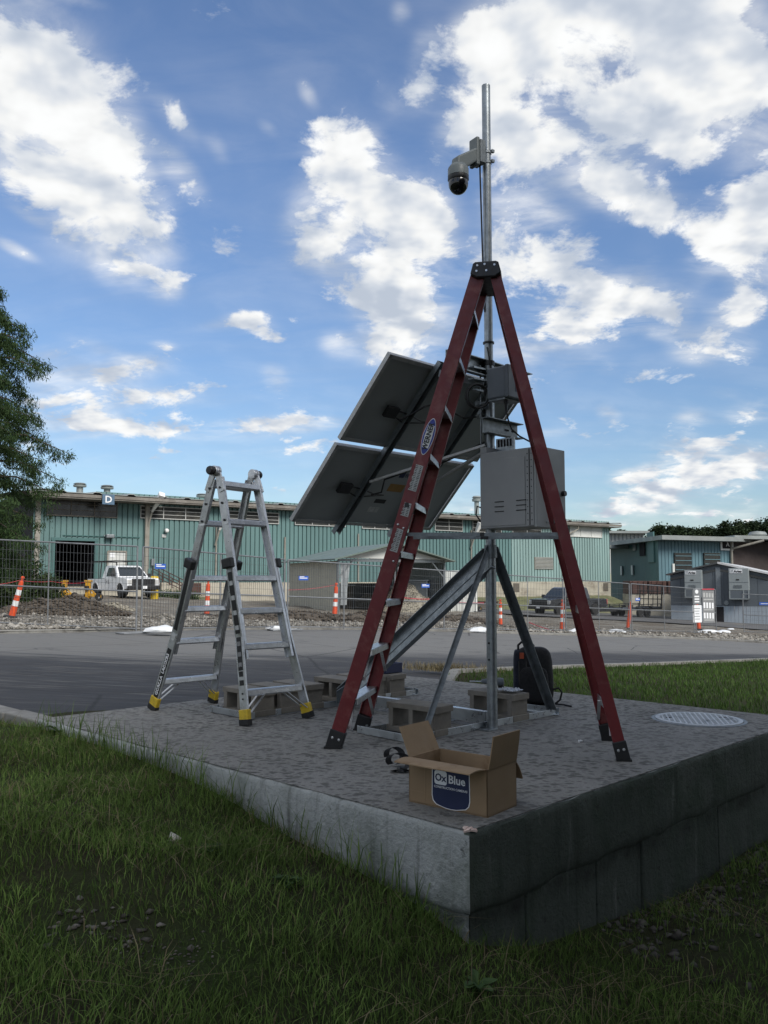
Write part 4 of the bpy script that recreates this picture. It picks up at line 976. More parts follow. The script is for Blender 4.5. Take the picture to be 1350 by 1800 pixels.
# printed strips
f_, knee, lockp, straight, tp, r, w0, s = lr['a']
def strip_on(k, t0, t1, wdt, m, seg='low', name='sticker', lift=.0212):
    f_, knee, lockp, straight, tp, r, w0, s = lr[k]
    A, Bq = (f_, knee) if seg == 'low' else (knee, lockp)
    b = B(); b.sweep([(lift, -wdt / 2), (lift + .0006, -wdt / 2), (lift + .0006, wdt / 2), (lift, wdt / 2)], A.lerp(Bq, t0), A.lerp(Bq, t1), w0); b.obj(name, m, r, fix=True)
    fr = frame(Bq - A, w0); return A, Bq, fr
# the narrow outer faces that look towards the camera
def edge_strip(k, t0, t1, wdt, m, seg, name='sticker', e=-.0365):
    f_, knee, lockp, straight, tp, r, w0, s = lr[k]
    A, Bq = (f_, knee) if seg == 'low' else (knee, lockp)
    fr = frame(Bq - A, w0); x_, y_, z_ = fr
    best = y_ if y_.dot(CAM - A) > 0 else -y_
    c0, c1 = A.lerp(Bq, t0) + best * .0364 + x_ * .011, A.lerp(Bq, t1) + best * .0364 + x_ * .011
    b = B(); b.prism([c0 - x_ * wdt / 2, c0 + x_ * wdt / 2, c1 + x_ * wdt / 2, c1 - x_ * wdt / 2], best * .0006); b.obj(name, m, r, fix=True)
    return A, Bq, best, x_, z_
A, Bq, fr = strip_on('a', .16, .80, .045, M['black'])
text('GORILLA  LADDERS', .040, A.lerp(Bq, .47) + w0 * .0228, (Bq - A), w0.cross(Bq - A), M['paper'], gl, bold=.001)
strip_on('a', .90, .99, .045, M['sticker']); strip_on('a', .05, .95, .040, M['black'], 'up')
f_, knee, lockp, straight, tp, r, w0, s = lr['b']
strip_on('b', .05, .95, .045, M['black'], 'up'); strip_on('b', .62, 1.0, .045, M['black'], 'low')
for t in (.1, .3, .5, .7, .88):
    strip_on('b', t, t + .06, .036, M['sticker'], 'up', lift=.0222)
for t in (.45, .55): strip_on('b', t, t + .06, .04, M['black'], 'low', lift=.0212)
for t in (.66, .78, .9): strip_on('b', t, t + .05, .034, mat('grey_print', (.2, .2, .2), .6), 'low', lift=.0222)

# ================================================================ things lying on the pad
# open cardboard box
bl, br_, rr = G(719, 1409, H0), G(857, 1438, H0), G(922, 1419, H0)
bx = (br_ - bl); Lb = bx.length; bx.normalize(); by = V((-bx.y, bx.x, 0)); Db = abs((rr - br_).dot(by)); hbx = .205
box = thing('cardboard_box', 'open brown cardboard box with a dark blue printed shield, flaps up', 'cardboard box', tuple(bl))
def wall(p0, p1, h, m, name, t=.005, base=H0):
    d = (p1 - p0).normalized(); n_ = V((-d.y, d.x, 0)); b = B()
    b.prism([p0 + V((0, 0, 0)), p1, p1 + V((0, 0, h)), p0 + V((0, 0, h))], n_ * t); return b.obj(name, m, box, fix=True)
q0, q1, q2, q3 = bl, bl + bx * Lb, bl + bx * Lb + by * Db, bl + by * Db
wf = wall(q0, q1, hbx, M['card'], 'front_wall'); wall(q1, q2, hbx, M['card'], 'end_wall'); wall(q2, q3, hbx, M['cardin'], 'back_wall'); wall(q3, q0, hbx, M['cardin'], 'end_wall')
b = B(); b.prism([q0 + V((0, 0, .002)), q1 + V((0, 0, .002)), q2 + V((0, 0, .002)), q3 + V((0, 0, .002))], (0, 0, .005)); b.obj('floor_panel', M['cardin'], box, fix=True)
def flap(p0, p1, out, length, ang, m, curl=0.0, skew=0.0):
    """ang: degrees from vertical, outwards positive"""
    d = (p1 - p0); ns = 7; vs = []; th = .005; pos = V((0, 0, 0)); rows = []
    a = R(ang)
    for i in range(ns + 1):
        rows.append(pos.copy()); st = out * math.sin(a) + ZUP * math.cos(a); pos = pos + st * (length / ns); a += R(curl) / ns
    b = B(); nrm = (out * math.cos(R(ang)) - ZUP * math.sin(R(ang)))
    for rw in rows:
        e = .006 * (rw.length / length); tdir = nrm * th
        vs += [p0 + d.normalized() * (.004 + e) + rw + V((0, 0, hbx + H0 * 0)), p1 - d.normalized() * (.004 + e) + rw + V((0, 0, hbx)), p1 - d.normalized() * (.004 + e) + rw + V((0, 0, hbx)) + tdir, p0 + d.normalized() * (.004 + e) + rw + V((0, 0, hbx)) + tdir]
    fs = []
    for i in range(ns):
        for k in range(4): fs.append((i * 4 + k, i * 4 + (k + 1) % 4, (i + 1) * 4 + (k + 1) % 4, (i + 1) * 4 + k))
    fs += [(0, 1, 2, 3), (ns * 4 + 3, ns * 4 + 2, ns * 4 + 1, ns * 4)]
    b.add(vs, fs); return b.obj('flap', m, box, fix=True)
flap(q0, q1, -by, .125, 78, M['cardin'], 26)
flap(q3, q0, -bx, .145, 24, M['cardin'], 4)
flap(q2, q1, bx, .145, 12, M['card'], -6)
flap(q2, q3, by, .125, 128, M['card'], 30)
# printed shield
sc_ = bl + bx * (Lb * .55); fz = -by
shp = [(-.098, .175), (.098, .175), (.100, .05), (.094, .028), (.078, .014), (.03, .004), (0, .002), (-.03, .004), (-.078, .014), (-.094, .028), (-.100, .05)]
def on_front(pts, off): return [sc_ + bx * a + ZUP * (c + .003) + fz * off for a, c in pts]
b = B(); b.prism(on_front([(a * 1.04, (c - .1) * 1.03 + .1) for a, c in shp], .0004), fz * .0004); b.obj('print_border', M['paper'], wf, fix=True)
b = B(); b.prism(on_front(shp, .001), fz * .0004); b.obj('printed_shield', M['navy'], wf, fix=True)
rr_ = []
for cx_, cz_, a0 in ((-.032, .152, 0), (-.076, .152, 90), (-.076, .114, 180), (-.032, .114, 270)):
    for t in range(0, 91, 15): rr_.append((cx_ + .012 * math.cos(R(a0 + t)), cz_ + .012 * math.sin(R(a0 + t))))
b = B(); b.prism(on_front(rr_, .0016), fz * .0004); b.obj('logo_square', M['paper'], wf, fix=True)
text('Ox', .046, sc_ + bx * -.054 + ZUP * .135 + fz * .0028, bx, ZUP, M['navy'], wf, bold=.001)
text('Blue', .052, sc_ + bx * .034 + ZUP * .134 + fz * .0022, bx, ZUP, M['paper'], wf, bold=.001)
text('CONSTRUCTION CAMERAS', .0145, sc_ + bx * .0 + ZUP * .094 + fz * .0022, bx, ZUP, M['paper'], wf, bold=.0001)
b = B()
for t, z0, z1 in ((.12, .02, .20), ): b.box(bl + bx * (Lb * .215) + ZUP * .11 + fz * .0006, (.003, .0006, .19), (bx, by, ZUP))
b.box(bl + bx * (Lb * .10) + ZUP * .055 + fz * .0006, (.08, .0006, .002), (bx, by, ZUP)); b.obj('scored_crease', M['cardin'], wf)
# black webbing strap beside the box
b = B(); c_ = G(706, 1352, H0)
def ribbon(pts, wv, th=.003):
    b = B(); vs = []; m_ = len(pts)
    for p in pts: vs += [V(p), V(p) + V(wv), V(p) + V(wv) + V((th, th, 0)), V(p) + V((th, th, 0))]
    fs = [(i * 4 + k, i * 4 + (k + 1) % 4, i * 4 + 4 + (k + 1) % 4, i * 4 + 4 + k) for i in range(m_ - 1) for k in range(4)] + [(0, 1, 2, 3), (m_ * 4 - 1, m_ * 4 - 2, m_ * 4 - 3, m_ * 4 - 4)]
    return b.add(vs, fs)
sx = V((.03, -.026, .012))
st = thing('webbing_strap', 'black webbing strap lying in loops beside the cardboard box', 'strap', tuple(c_))
q = lambda u, v, z: D(u, v, c_.y) if z is None else G(u, v, z)
ribbon([V((c_.x - .045 + .045 * math.cos(t) - .01, c_.y + .10 + .02 * t, H0 + .045 + .042 * math.sin(t))) for t in np.linspace(-1.6, 3.6, 20)], sx, .003).obj('strap_loop', M['pack'], st, fix=True)
ribbon([V((c_.x - .035 + .055 * math.cos(t), c_.y - .03 + .02 * t, H0 + .04 + .04 * math.sin(t))) for t in np.linspace(-2.2, 3.9, 22)], sx, .003).obj('strap_loop', M['pack'], st, fix=True)
ribbon([V((c_.x - .02 + .02 * i - .04 * math.sin(i * .9), c_.y - .10 + .012 * i, H0 + .008 + .008 * math.sin(i * 1.3))) for i in range(9)], sx * .9, .003).obj('strap_tail', M['pack'], st, fix=True)
b = B(); b.box(V((c_.x + .0, c_.y - .08, H0 + .02)), (.05, .035, .02), frame(V((.3, .1, 1)), V((1, .6, 0)))); b.obj('buckle', M['black'], st, bevel=.005)
# backpack
pc = G(939, 1238, H0); fw = (V((0, 0, 0)) - V((pc.x, pc.y, 0))).normalized(); rt = V((-fw.y, fw.x, 0)) * -1
rt = V((-fw.y, fw.x, 0)); 
if rt.x < 0: rt = -rt
bp = thing('backpack', 'black backpack with orange tag standing behind the mast frame', 'backpack', tuple(pc))
def puffy(c, sx_, sy_, sz_, n=22, m_=16, pw=4.0, taper=.12, lean=0.0):
    b = B(); vs = []
    for j in range(m_ + 1):
        ph = -math.pi / 2 + math.pi * j / m_
        for i in range(n):
            th = 2 * math.pi * i / n
            ex = lambda t, p: math.copysign(abs(t) ** (2 / p), t)
            x = ex(math.cos(ph), pw) * ex(math.cos(th), pw); y = ex(math.cos(ph), pw) * ex(math.sin(th), 3); z = ex(math.sin(ph), 5)
            tp_ = 1 - taper * (z * .5 + .5) ** 2
            wob = 1 + .03 * mnoise.noise(V((x * 3 + c[0], y * 3, z * 4)))
            vs.append(c + rt * (x * sx_ / 2 * tp_ * wob) - fw * (y * sy_ / 2 * tp_ * wob + lean * z) + ZUP * (z * sz_ / 2))
    fs = [(j * n + i, j * n + (i + 1) % n, (j + 1) * n + (i + 1) % n, (j + 1) * n + i) for j in range(m_) for i in range(n)]
    return b.add(vs, fs)
hbp = .475
puffy(pc + ZUP * (hbp / 2) - fw * .0, .33, .17, hbp).obj('pack_body', M['pack'], bp, smooth=True, fix=True)
puffy(pc + ZUP * (.17) + fw * .085, .25, .07, .29).obj('front_pocket', M['pack'], bp, smooth=True, fix=True)
puffy(pc + ZUP * (.25) - rt * .135, .07, .15, .40).obj('side_panel', M['packnavy'], bp, smooth=True, fix=True)
b = B(); hc_ = pc + ZUP * (hbp - .02) - rt * .07; b.tube([hc_ - rt * .055 + fw * .04 - ZUP * .05, hc_ - rt * .055 + ZUP * .03, hc_ - rt * .02 + ZUP * .062, hc_ + rt * .035 + ZUP * .06, hc_ + rt * .07 + ZUP * .03, hc_ + rt * .075 - ZUP * .01], .010, 8); b.obj('carry_handle', M['pack'], bp, smooth=True)
b = B(); b.box(pc + ZUP * .405 - rt * .095 + fw * .086, (.035, .006, .05), frame(ZUP, rt)); b.obj('orange_tag', mat('orange_tag', (.45, .08, .03), .6), bp, bevel=.002)
b = B(); t0 = pc + rt * .15 + ZUP * .13 + fw * .05; b.tube([t0, t0 + rt * .05 + ZUP * .015, t0 + rt * .075 - ZUP * .02, t0 + rt * .06 - ZUP * .08, t0 + rt * .02 - ZUP * .115], .008, 6); b.tube([t0 + rt * .02 - ZUP * .115, t0 + rt * .09 - ZUP * .118 + fw * .02, t0 + rt * .15 - ZUP * .125 + fw * .05], .007, 6); b.obj('strap', M['pack'], bp)
b = B()
for k in (.12, -.02, .04): b.tube([pc + fw * .095 + rt * (k - .1) + ZUP * .08, pc + fw * .112 + rt * (k - .1) + ZUP * .2, pc + fw * .09 + rt * (k - .1) + ZUP * .36], .004, 5)
b.obj('zip_seam', M['black'], bp)
# navy plastic tray on the far block
tp_ = bA[5].location + V((0, 0, .196)); tr = thing('plastic_tray', 'shallow navy plastic tray with hardware in it on the far block', 'tray', tuple(tp_))
axt = (E1, E2, ZUP)
b = B(); b.box(tp_ + V((0, 0, .006)) + E2 * .02, (.26, .20, .012), axt); tray_o = b.obj('tray_floor', M['packnavy'], tr)
for s in (-1, 1):
    b = B(); b.box(tp_ + E1 * (.13 * s) + V((0, 0, .045)) + E2 * .02, (.012, .21, .085), axt); b.obj('tray_wall', M['navy'], tr, bevel=.004)
    b = B(); b.box(tp_ + E2 * (.10 * s + .02) + V((0, 0, .045)), (.25, .012, .085), axt); b.obj('tray_wall', M['navy'], tr, bevel=.004)
b = B()
for i in range(22): b.box(tp_ + E1 * rng.uniform(-.1, .1) + E2 * rng.uniform(-.06, .1) + V((0, 0, .03 + rng.uniform(0, .06))), (.05, .02, .015), frame(V(rng.normal(0, 1, 3)), V(rng.normal(0, 1, 3))))
b.obj('loose_hardware', M['galv'], tr)
# cordless drill and bubble wrap on the right block
bt_ = bB2.location + V((0, 0, .196))
dr_ = thing('cordless_drill', 'grey cordless drill lying on the block behind the mast, bit to the left', 'drill', tuple(bt_ + E1 * .10 + E2 * .03))
o_d = bt_ + E1 * .06 + E2 * .04 + ZUP * .06; ld = V((-1, .15, .0)).normalized()
b = B(); b.lathe(o_d - ld * .07, [(.001, 0), (.026, .003), (.030, .02), (.030, .10), (.024, .12), (.022, .125), (.016, .165), (.010, .17), (.001, .172)], ld, 16); b.obj('motor_body', M['jbox'], dr_, smooth=True)
b = B(); b.cyl(o_d + ld * .10, o_d + ld * .19, .004, n=8); b.obj('drill_bit', M['alu'], dr_)
b = B(); b.beam(o_d - ld * .04 + V((0, 0, -.02)), o_d - ld * .055 + V((.0, .01, -.052)), .04, .034, ld); b.obj('grip', M['black'], dr_, bevel=.006)
b = B(); pcw = bt_ - E1 * .10 + ZUP * .004
wr = thing('bubble_wrap', 'crumpled clear plastic wrap lying on top of the block behind the mast', 'plastic wrap', tuple(pcw))
vs = []; nn_ = 14
for j in range(nn_):
    for i in range(nn_): vs.append(pcw + E1 * ((i / 13 - .5) * .16) + E2 * ((j / 13 - .5) * .13) + ZUP * (.012 + .022 * abs(mnoise.noise(V((i * .5, j * .5, 2))))))
b.add(vs, [(j * nn_ + i, j * nn_ + i + 1, (j + 1) * nn_ + i + 1, (j + 1) * nn_ + i) for j in range(nn_ - 1) for i in range(nn_ - 1)]); b.obj('plastic_film', mat('cloudy_plastic', (.42, .44, .47), .2, 0, .15, 30), wr)
# pale crumb on the pad
b = B(); p = G(1018, 1303, H0 + .006)
for i in range(3): b.box(p + V((.008 * i, .004 * i, 0)), (.016, .012, .010), frame(V(rng.normal(0, 1, 3)), V(rng.normal(0, 1, 3))))
tag(b.obj('paper_scrap', M['paper'], bevel=.002), 'tiny white scrap lying on the bare right part of the pad', 'scrap')
# ================================================================ site fence
def joint(u, v, h): 
    p = hit(u, v); return p
def gp(x, y): return V((x, y, plane(x, y) + .05))
J = [V((-9.2, 17.9, 0)), V((-5.31, 18.1, 0)), V((-2.62, 22.2, 0)), V((.37, 24.6, 0)), V((3.33, 26.8, 0)), V((6.3, 29.1, 0)), V((9.35, 31.6, 0)), V((13.0, 34.9, 0)), V((14.1, 35.3, 0))]
GR = 'welded mesh fence panels along the site'
FH = 1.83
def fence_panel(p, q, lab, h=FH, lean=0.0, gate=False):
    z0, z1 = plane(p.x, p.y) + .06, plane(q.x, q.y) + .06
    root = thing('mesh_fence', lab, 'mesh fence', (p.x, p.y, z0), GR)
    d = (q - p); d.z = 0; L = d.length; d.normalize(); n_ = V((-d.y, d.x, 0)); up_ = (ZUP + n_ * lean).normalized()
    P = lambda s, t: V((p.x, p.y, z0 + (z1 - z0) * s / L)) + d * s + up_ * t
    g = .06
    for s in (g, L - g): 
        b = B(); b.cyl(P(s, 0), P(s, h), .021, n=8); b.obj('post', M['fence'], root, smooth=True)
    if L > 2.5:
        b = B(); b.cyl(P(L / 2, 0), P(L / 2, h - .02), .016, n=8); b.obj('post', M['fence'], root, smooth=True)
    for t in (h, h * .52 - .1, .05):
        b = B(); b.cyl(P(g, t), P(L - g, t), .018 if t != .05 else .014, n=8); b.obj('rail', M['fence'], root, smooth=True)
    b = B(); n = int((L - .12) / .075)
    for i in range(1, n): 
        s = g + (L - 2 * g) * i / n; b.beam(P(s, .05), P(s, h), .0055, .0055, d)
    for i in range(1, 9): b.beam(P(g, h * i / 9), P(L - g, h * i / 9), .0055, .0055)
    b.obj('wire_mesh', M['wire'], root, kind='stuff')
    return root, P, L, d, n_
labs = ['fence panel in front of the cypress, at the left edge', 'fence panel behind the aluminium ladder', 'fence panel across the tan carport wall', 'fence panel behind the solar panels between red ladder and mast', 'fence panel behind the mast and its rear brace', 'fence panel in front of the charcoal pickup', 'fence panel before the black trailer ramp', 'narrow turned end panel carrying the site notices']
PNL = []
for i in range(8):
    PNL.append(fence_panel(J[i], J[i + 1], labs[i], lean=(-.03 if i == 0 else .0)))
far_a, far_b = hit(1290, 1108), hit(1470, 1122)
far_p = fence_panel(V((16.4, 38.2, 0)), V((20.2, 36.8, 0)), 'short panel standing apart in front of the grey trailer, at the right edge', 1.75)
fence_panel(V((-13.0, 17.2, 0)), J[0], 'fence panel beyond the left edge, mostly out of view')
# small blue notices wired to the panels
for (i, s, t, lab) in ((1, .55, 1.43, 'blue notice on the panel beside the white pickup'), (2, .55, 1.36, 'blue notice in front of the tan carport wall'), (3, 1.1, 1.33, 'blue notice right of the red ladder, before the grey crate'), (4, 1.05, 1.2, 'blue notice just right of the mast'), (6, .5, 1.25, 'blue notice in front of the trailer ramp')):
    r_, P, L, d, n_ = PNL[i]
    b = B(); c_ = P(s, t) - n_ * .012; b.box(c_, (.31, .006, .115), (d, n_, ZUP)); sg = tag(b.obj('fence_notice', M['bluesign'], None), lab, 'sign', 'blue notices on the fence')
    b = B(); b.box(c_ - n_ * .004 + V((0, 0, .0)), (.25, .003, .022), (d, n_, ZUP)); b.box(c_ - n_ * .004 + V((0, 0, .035)) - d * .05, (.15, .003, .018), (d, n_, ZUP))
    o = b.obj('printed_line', M['paper'], None); o.parent = sg
r_, P, L, d, n_ = far_p
b = B(); c_ = P(.95, 1.35) - n_ * .014; b.box(c_, (.42, .006, .13), (d, n_, ZUP)); sg = tag(b.obj('fence_notice', M['bluesign'], None), 'blue notice before the grey trailer at the right edge', 'sign', 'blue notices on the fence')
b = B(); b.box(c_ - n_ * .005, (.3, .003, .025), (d, n_, ZUP)); o = b.obj('printed_line', M['paper'], None); o.parent = sg
# stabiliser feet and sandbags
def sandbag(c, rz, sc_, lab):
    b = B(); vs = []; n, m_ = 16, 9
    for j in range(m_ + 1):
        ph = -math.pi / 2 + math.pi * j / m_
        for i in range(n):
            th = 2 * math.pi * i / n
            x = math.cos(ph) * math.cos(th); y = math.cos(ph) * math.sin(th); z = math.sin(ph)
            w_ = 1 + .25 * mnoise.noise(V((x * 2 + c.x, y * 2, z * 2)))
            X_, Y_, Z_ = x * .34 * w_, y * .2 * w_, max(-.06, z * .10 * w_)
            X_ += .05 * (1 if x > 0 else -1) * abs(x) ** 6
            vs.append((c.x + (X_ * math.cos(rz) - Y_ * math.sin(rz)) * sc_, c.y + (X_ * math.sin(rz) + Y_ * math.cos(rz)) * sc_, c.z + .06 + Z_ * sc_))
    fs = [(j * n + i, j * n + (i + 1) % n, (j + 1) * n + (i + 1) % n, (j + 1) * n + i) for j in range(m_) for i in range(n)]
    b.add(vs, fs); o = b.obj('sandbag', M['sandbag'], None, smooth=True, fix=True); o.data.transform(Matrix.Translation(-V(c))); o.location = c
    return tag(o, lab, 'sandbag', 'white sandbags on the fence feet')
def foot(p, rz, lab):
    root = thing('stabiliser_stand', lab, 'fence stand', (p.x, p.y, p.z), 'steel stabiliser feet of the fence'); d = V((math.cos(rz), math.sin(rz), 0)); n_ = V((-d.y, d.x, 0))
    for s in (-.16, .16):
        b = B(); b.cyl(p + n_ * s - d * .45 + V((0, 0, .03)), p + n_ * s + d * .45 + V((0, 0, .03)), .018, n=6); b.obj('skid', M['fence'], root)
    b = B()
    for s in (-.43, .43): b.cyl(p + d * s - n_ * .16 + V((0, 0, .03)), p + d * s + n_ * .16 + V((0, 0, .03)), .016, n=6)
    b.obj('cross_bar', M['fence'], root)
for i, (p, rz, lab) in enumerate(((J[1], .3, 'at the joint left of the aluminium ladder'), (J[2], .1, 'behind the right leg of the aluminium ladder'), (J[4], .4, 'right behind the mast'), (J[5], .2, 'in front of the charcoal pickup'), (J[6], .0, 'before the black ramp'), (J[7], .0, 'under the turned notice panel'))):
    q_ = V((p.x, p.y, plane(p.x, p.y) + .01)); dd = V((q_.x, q_.y, 0)).normalized()
    foot(q_ - dd * .18, rz + .5, 'low steel foot of the fence ' + lab)
    off_ = V((.55, -.18, .0)) if i == 0 else V((-.35, -.25, 0)) if i in (2,) else V((.5, -.35, 0)) if i in (3,) else V((-.6, -.2, 0)) if i == 4 else V((.45, -.35, 0)) if i == 5 else V((-.25, -.3, 0))
    sandbag(q_ + off_ + V((0, 0, .02)), rz + .1, (1.0, .62, 1.1, 1.25, 1.0, 1.15)[i], 'white sandbag ' + lab)
q_ = hit(1272, 1114); sandbag(q_, .5, 1.1, 'folded white sandbag standing right of the notice panel')
q_ = hit(1285, 1109); sandbag(q_, .9, .8, 'rear white sandbag at the right end of the fence line')
# site notices on the turned panel
r_, P, L, d, n_ = PNL[7]
nb = thing('notice_board', 'grey site notice board with rows of pictograms tied to the turned end panel', 'notice board', tuple(P(.3, .5)))
b = B(); b.box(P(.72, 1.1) - n_ * .02, (.62, .008, 1.35), (d, n_, ZUP)); b.obj('board', mat('board_grey', (.20, .205, .21), .6, 0, .1, 5), nb)
for r in range(3):
    for c in range(4):
        b = B(); b.box(P(.50 + .145 * c, 1.58 - .43 * r) - n_ * .026, (.09, .003, .24 if r else .18), (d, n_, ZUP)); b.obj('pictogram', M['paper'] if r else M['sticker'], nb)
    b = B(); b.box(P(.72, 1.40 - .43 * r) - n_ * .026, (.5, .003, .05), (d, n_, ZUP)); b.obj('caption_strip', M['sticker'], nb)
b = B(); b.box(P(.72, 1.83) - n_ * .022, (.64, .006, .05), (d, n_, ZUP)); b.obj('red_header', M['pinktape'], nb)
ws = thing('site_sign', 'white sheet with small text under round white symbols beside the notice board', 'sign', tuple(P(.05, .3)))
b = B(); b.box(P(.12, .78) - n_ * .02, (.46, .008, .72), (d, n_, ZUP)); b.obj('sheet', M['paper'], ws)
for k in range(5):
    b = B(); b.box(P(.12 - .02 * (k % 2), 1.0 - .11 * k) - n_ * .026, (.3 - .05 * (k % 3), .003, .022), (d, n_, ZUP)); b.obj('text_line', M['galvdark'], ws)
b = B(); b.box(P(.12, 1.50) - n_ * .02, (.44, .008, .66), (d, n_, ZUP)); b.obj('dark_sheet', mat('sheet_grey', (.16, .17, .18), .6), ws)
b = B(); b.lathe(P(.12, 1.70) - n_ * .024, [(.001, 0), (.085, 0), (.085, .004), (.001, .004)], -n_, 16); b.obj('round_symbol', M['paper'], ws)
for k in range(3):
    b = B(); b.box(P(.12, 1.50 - .11 * k) - n_ * .026, (.24, .003, .06), (d, n_, ZUP)); b.obj('text_line', M['paper'], ws)

# ================================================================ channelizer posts
def delineator(u, v, hpx, lab, tilt=(0, 0), bands=True, whites=2, base=True):
    p = hit(u, v); p.z = plane(p.x, p.y) + .05; h = 1.07
    root = thing('channelizer_post', lab, 'traffic post', tuple(p), 'orange channelizer posts')
    O = V((0, 0, 0)); OFF[root.name] = (0, 0, 0)
    if base:
        b = B(); b.lathe(O, [(.001, 0), (.20, 0), (.20, .02), (.12, .05), (.07, .06)], n=10); b.obj('rubber_base', M['rubber'], root, smooth=True)
    r0, r1 = .085, .055
    segs = [(.05, .30, 'orange'), (.30, .44, 'reflect'), (.44, .58, 'orange'), (.58, .72, 'reflect'), (.72, .93, 'orange')] if bands else [(.05, .93, 'orange')]
    for a, c, m in segs:
        ra, rc = r0 + (r1 - r0) * a, r0 + (r1 - r0) * c
        b = B(); b.lathe(O, [(ra - .004, a), (ra, a + .004), (rc, c - .004), (rc - .004, c)], n=14); b.obj('sleeve' if m == 'orange' else 'reflective_band', M[m], root, smooth=True)
    b = B(); b.lathe(O, [(.052, .93), (.03, .95), (.028, 1.0), (.045, 1.01), (.045, 1.05), (.02, 1.07), (.001, 1.07)], n=12); b.obj('grip_cap', M['orange'], root, smooth=True)
    root.location = p; root.rotation_euler = (tilt[0], tilt[1], 0)
    sc_ = hpx / F * p.y / h; root.scale = (sc_, sc_, sc_)
    return root
delineator(20, 1089, 74, 'orange channelizer leaning to the right in front of the cypress', (0, R(14)))
delineator(363, 1084, 62, 'orange channelizer seen through the aluminium ladder', (0, R(2)))
delineator(588, 1084, 57, 'orange and white striped channelizer in front of the carport post', (0, R(3)))
delineator(880, 1102, 46, 'channelizer just right of the mast', (0, 0))
delineator(988, 1111, 54, 'thin channelizer at the fence joint before the charcoal pickup', (0, R(2)))
delineator(1104, 1108, 48, 'plain orange channelizer before the black ramp, leaning slightly', (0, R(7)), bands=False)
delineator(1229, 1109, 45, 'bright red orange channelizer beside the white sheet on the notice panel', (0, R(-3)), bands=False)
# red barrier tape and ropes
def tape(pts, lab, m='pinktape', r=.018):
    b = B(); full = []
    for p, q in zip(pts, pts[1:]):
        for k in range(8):
            t = k / 8; s = p.lerp(q, t); s = s + V((0, 0, -.35 * 4 * t * (1 - t) * min(.5, (q - p).length / 20))); full.append(s)
    full.append(pts[-1]); b.tube(full, r, 5); tag(b.obj('barrier_tape', M[m], None), lab, 'barrier tape')
tape([D(705, 1050, 32), D(760, 1053, 33), D(850, 1060, 35)], 'red barrier tape running behind the fence left of the mast')
tape([D(505, 1037, 26), D(590, 1028, 28)], 'thin red tape tied to the striped channelizer before the carport', r=.007)
tape([D(930, 1094, 31), D(960, 1105, 30), D(985, 1112, 29)], 'slack red tape sagging to the ground before the charcoal pickup')
tape([D(0, 1027, 20), D(35, 1020, 20.5), D(90, 1022, 22), D(150, 1024, 24)], 'thin red tape from the leaning channelizer across the dirt', r=.006)

# ================================================================ main teal hall
QL, QR = V((D(250, 1018, 56).x, 56, 0)), V((D(1072, 1018, 83).x, 83, 0))
WD = (QR - QL).normalized(); WN = V((WD.y, -WD.x, 0))        # WN points to the camera side
if WN.dot(V((0, -1, 0))) < 0: WN = -WN
def W(u, v, off=0.0):
    d = ray(u, v); o = QL + WN * off; t = (o - CAM).dot(WN) / d.dot(WN); p = CAM + d * t
    return (p - QL).dot(WD), p.z
def wp(s, z, off=0.0): return QL + WD * s + WN * off + V((0, 0, z - QL.z))
QL.z = 0
axw = (WD, WN, ZUP)
def siding_mat(name, base):
    m = bpy.data.materials.new(name); m.use_nodes = True; k = NB(m.node_tree); bs = m.node_tree.nodes['Principled BSDF']
    vec = k.n('ShaderNodeTexCoord').outputs['Object']
    n = k.noise(k.mapping(vec, scale=(.25, .25, .08)), 1.0, 5, .6); d = k.noise(k.mapping(vec, scale=(2.5, 2.5, .15)), 1.5, 5, .65)
    c = k.mix(k.mr(n, .35, .65), tuple(x * .86 for x in base), tuple(min(1, x * 1.12) for x in base))
    c = k.mix(k.m('MULTIPLY', k.mr(d, .55, .75, 0, 1, True), .4), c, tuple(x * .5 + .07 for x in base))
    k.put(bs.inputs['Base Color'], c); bs.inputs['Roughness'].default_value = .55
    return m
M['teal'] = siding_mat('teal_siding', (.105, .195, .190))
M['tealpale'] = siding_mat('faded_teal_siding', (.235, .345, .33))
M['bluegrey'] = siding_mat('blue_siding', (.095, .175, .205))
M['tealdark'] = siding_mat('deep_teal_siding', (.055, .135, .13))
M['cream'] = mat('cream_concrete', (.40, .37, .30), .9, 0, .15, .8, .2, 20, stain=(.20, .16, .12), stain_scale=.6, stain_amt=.8)
M['trim'] = mat('weathered_cream_trim', (.26, .245, .21), .7, 0, .15, 1.5, stain=(.16, .13, .10), stain_scale=2, stain_amt=.5)
M['fascia'] = mat('brown_grey_fascia', (.16, .145, .125), .7, 0, .2, 1, stain=(.3, .28, .25), stain_scale=1.2, stain_amt=.5)
M['roofmetal'] = mat('grey_roof_metal', (.26, .28, .27), .5, .3, .2, .6)
M['winglass'] = mat('dusty_glass', (.035, .036, .034), .55, 0, .4, .8, spec=.15, stain=(.10, .095, .08), stain_scale=1, stain_amt=.6)
M['winglassdark'] = mat('dark_glass', (.018, .018, .018), .2, 0, .3, .8)
M['panel_white'] = mat('white_panel', (.55, .56, .53), .6, 0, .06, 2)
M['brownframe'] = mat('brown_frame', (.11, .095, .075), .6)
hall = thing('warehouse', 'long teal ribbed metal warehouse on a cream concrete base, dock door at the left', 'warehouse', tuple(wp(0, -.5)))
s0 = W(55, 1018)[0] ; s1 = W(1073, 1018)[0]
zb = W(660, 1023)[1]                                       # bottom edge of the siding
zt = W(660, 900)[1] + .35
dock = (W(97, 950), W(164, 1025))
dk0, dk1, dkt = dock[0][0], dock[1][0], dock[0][1]
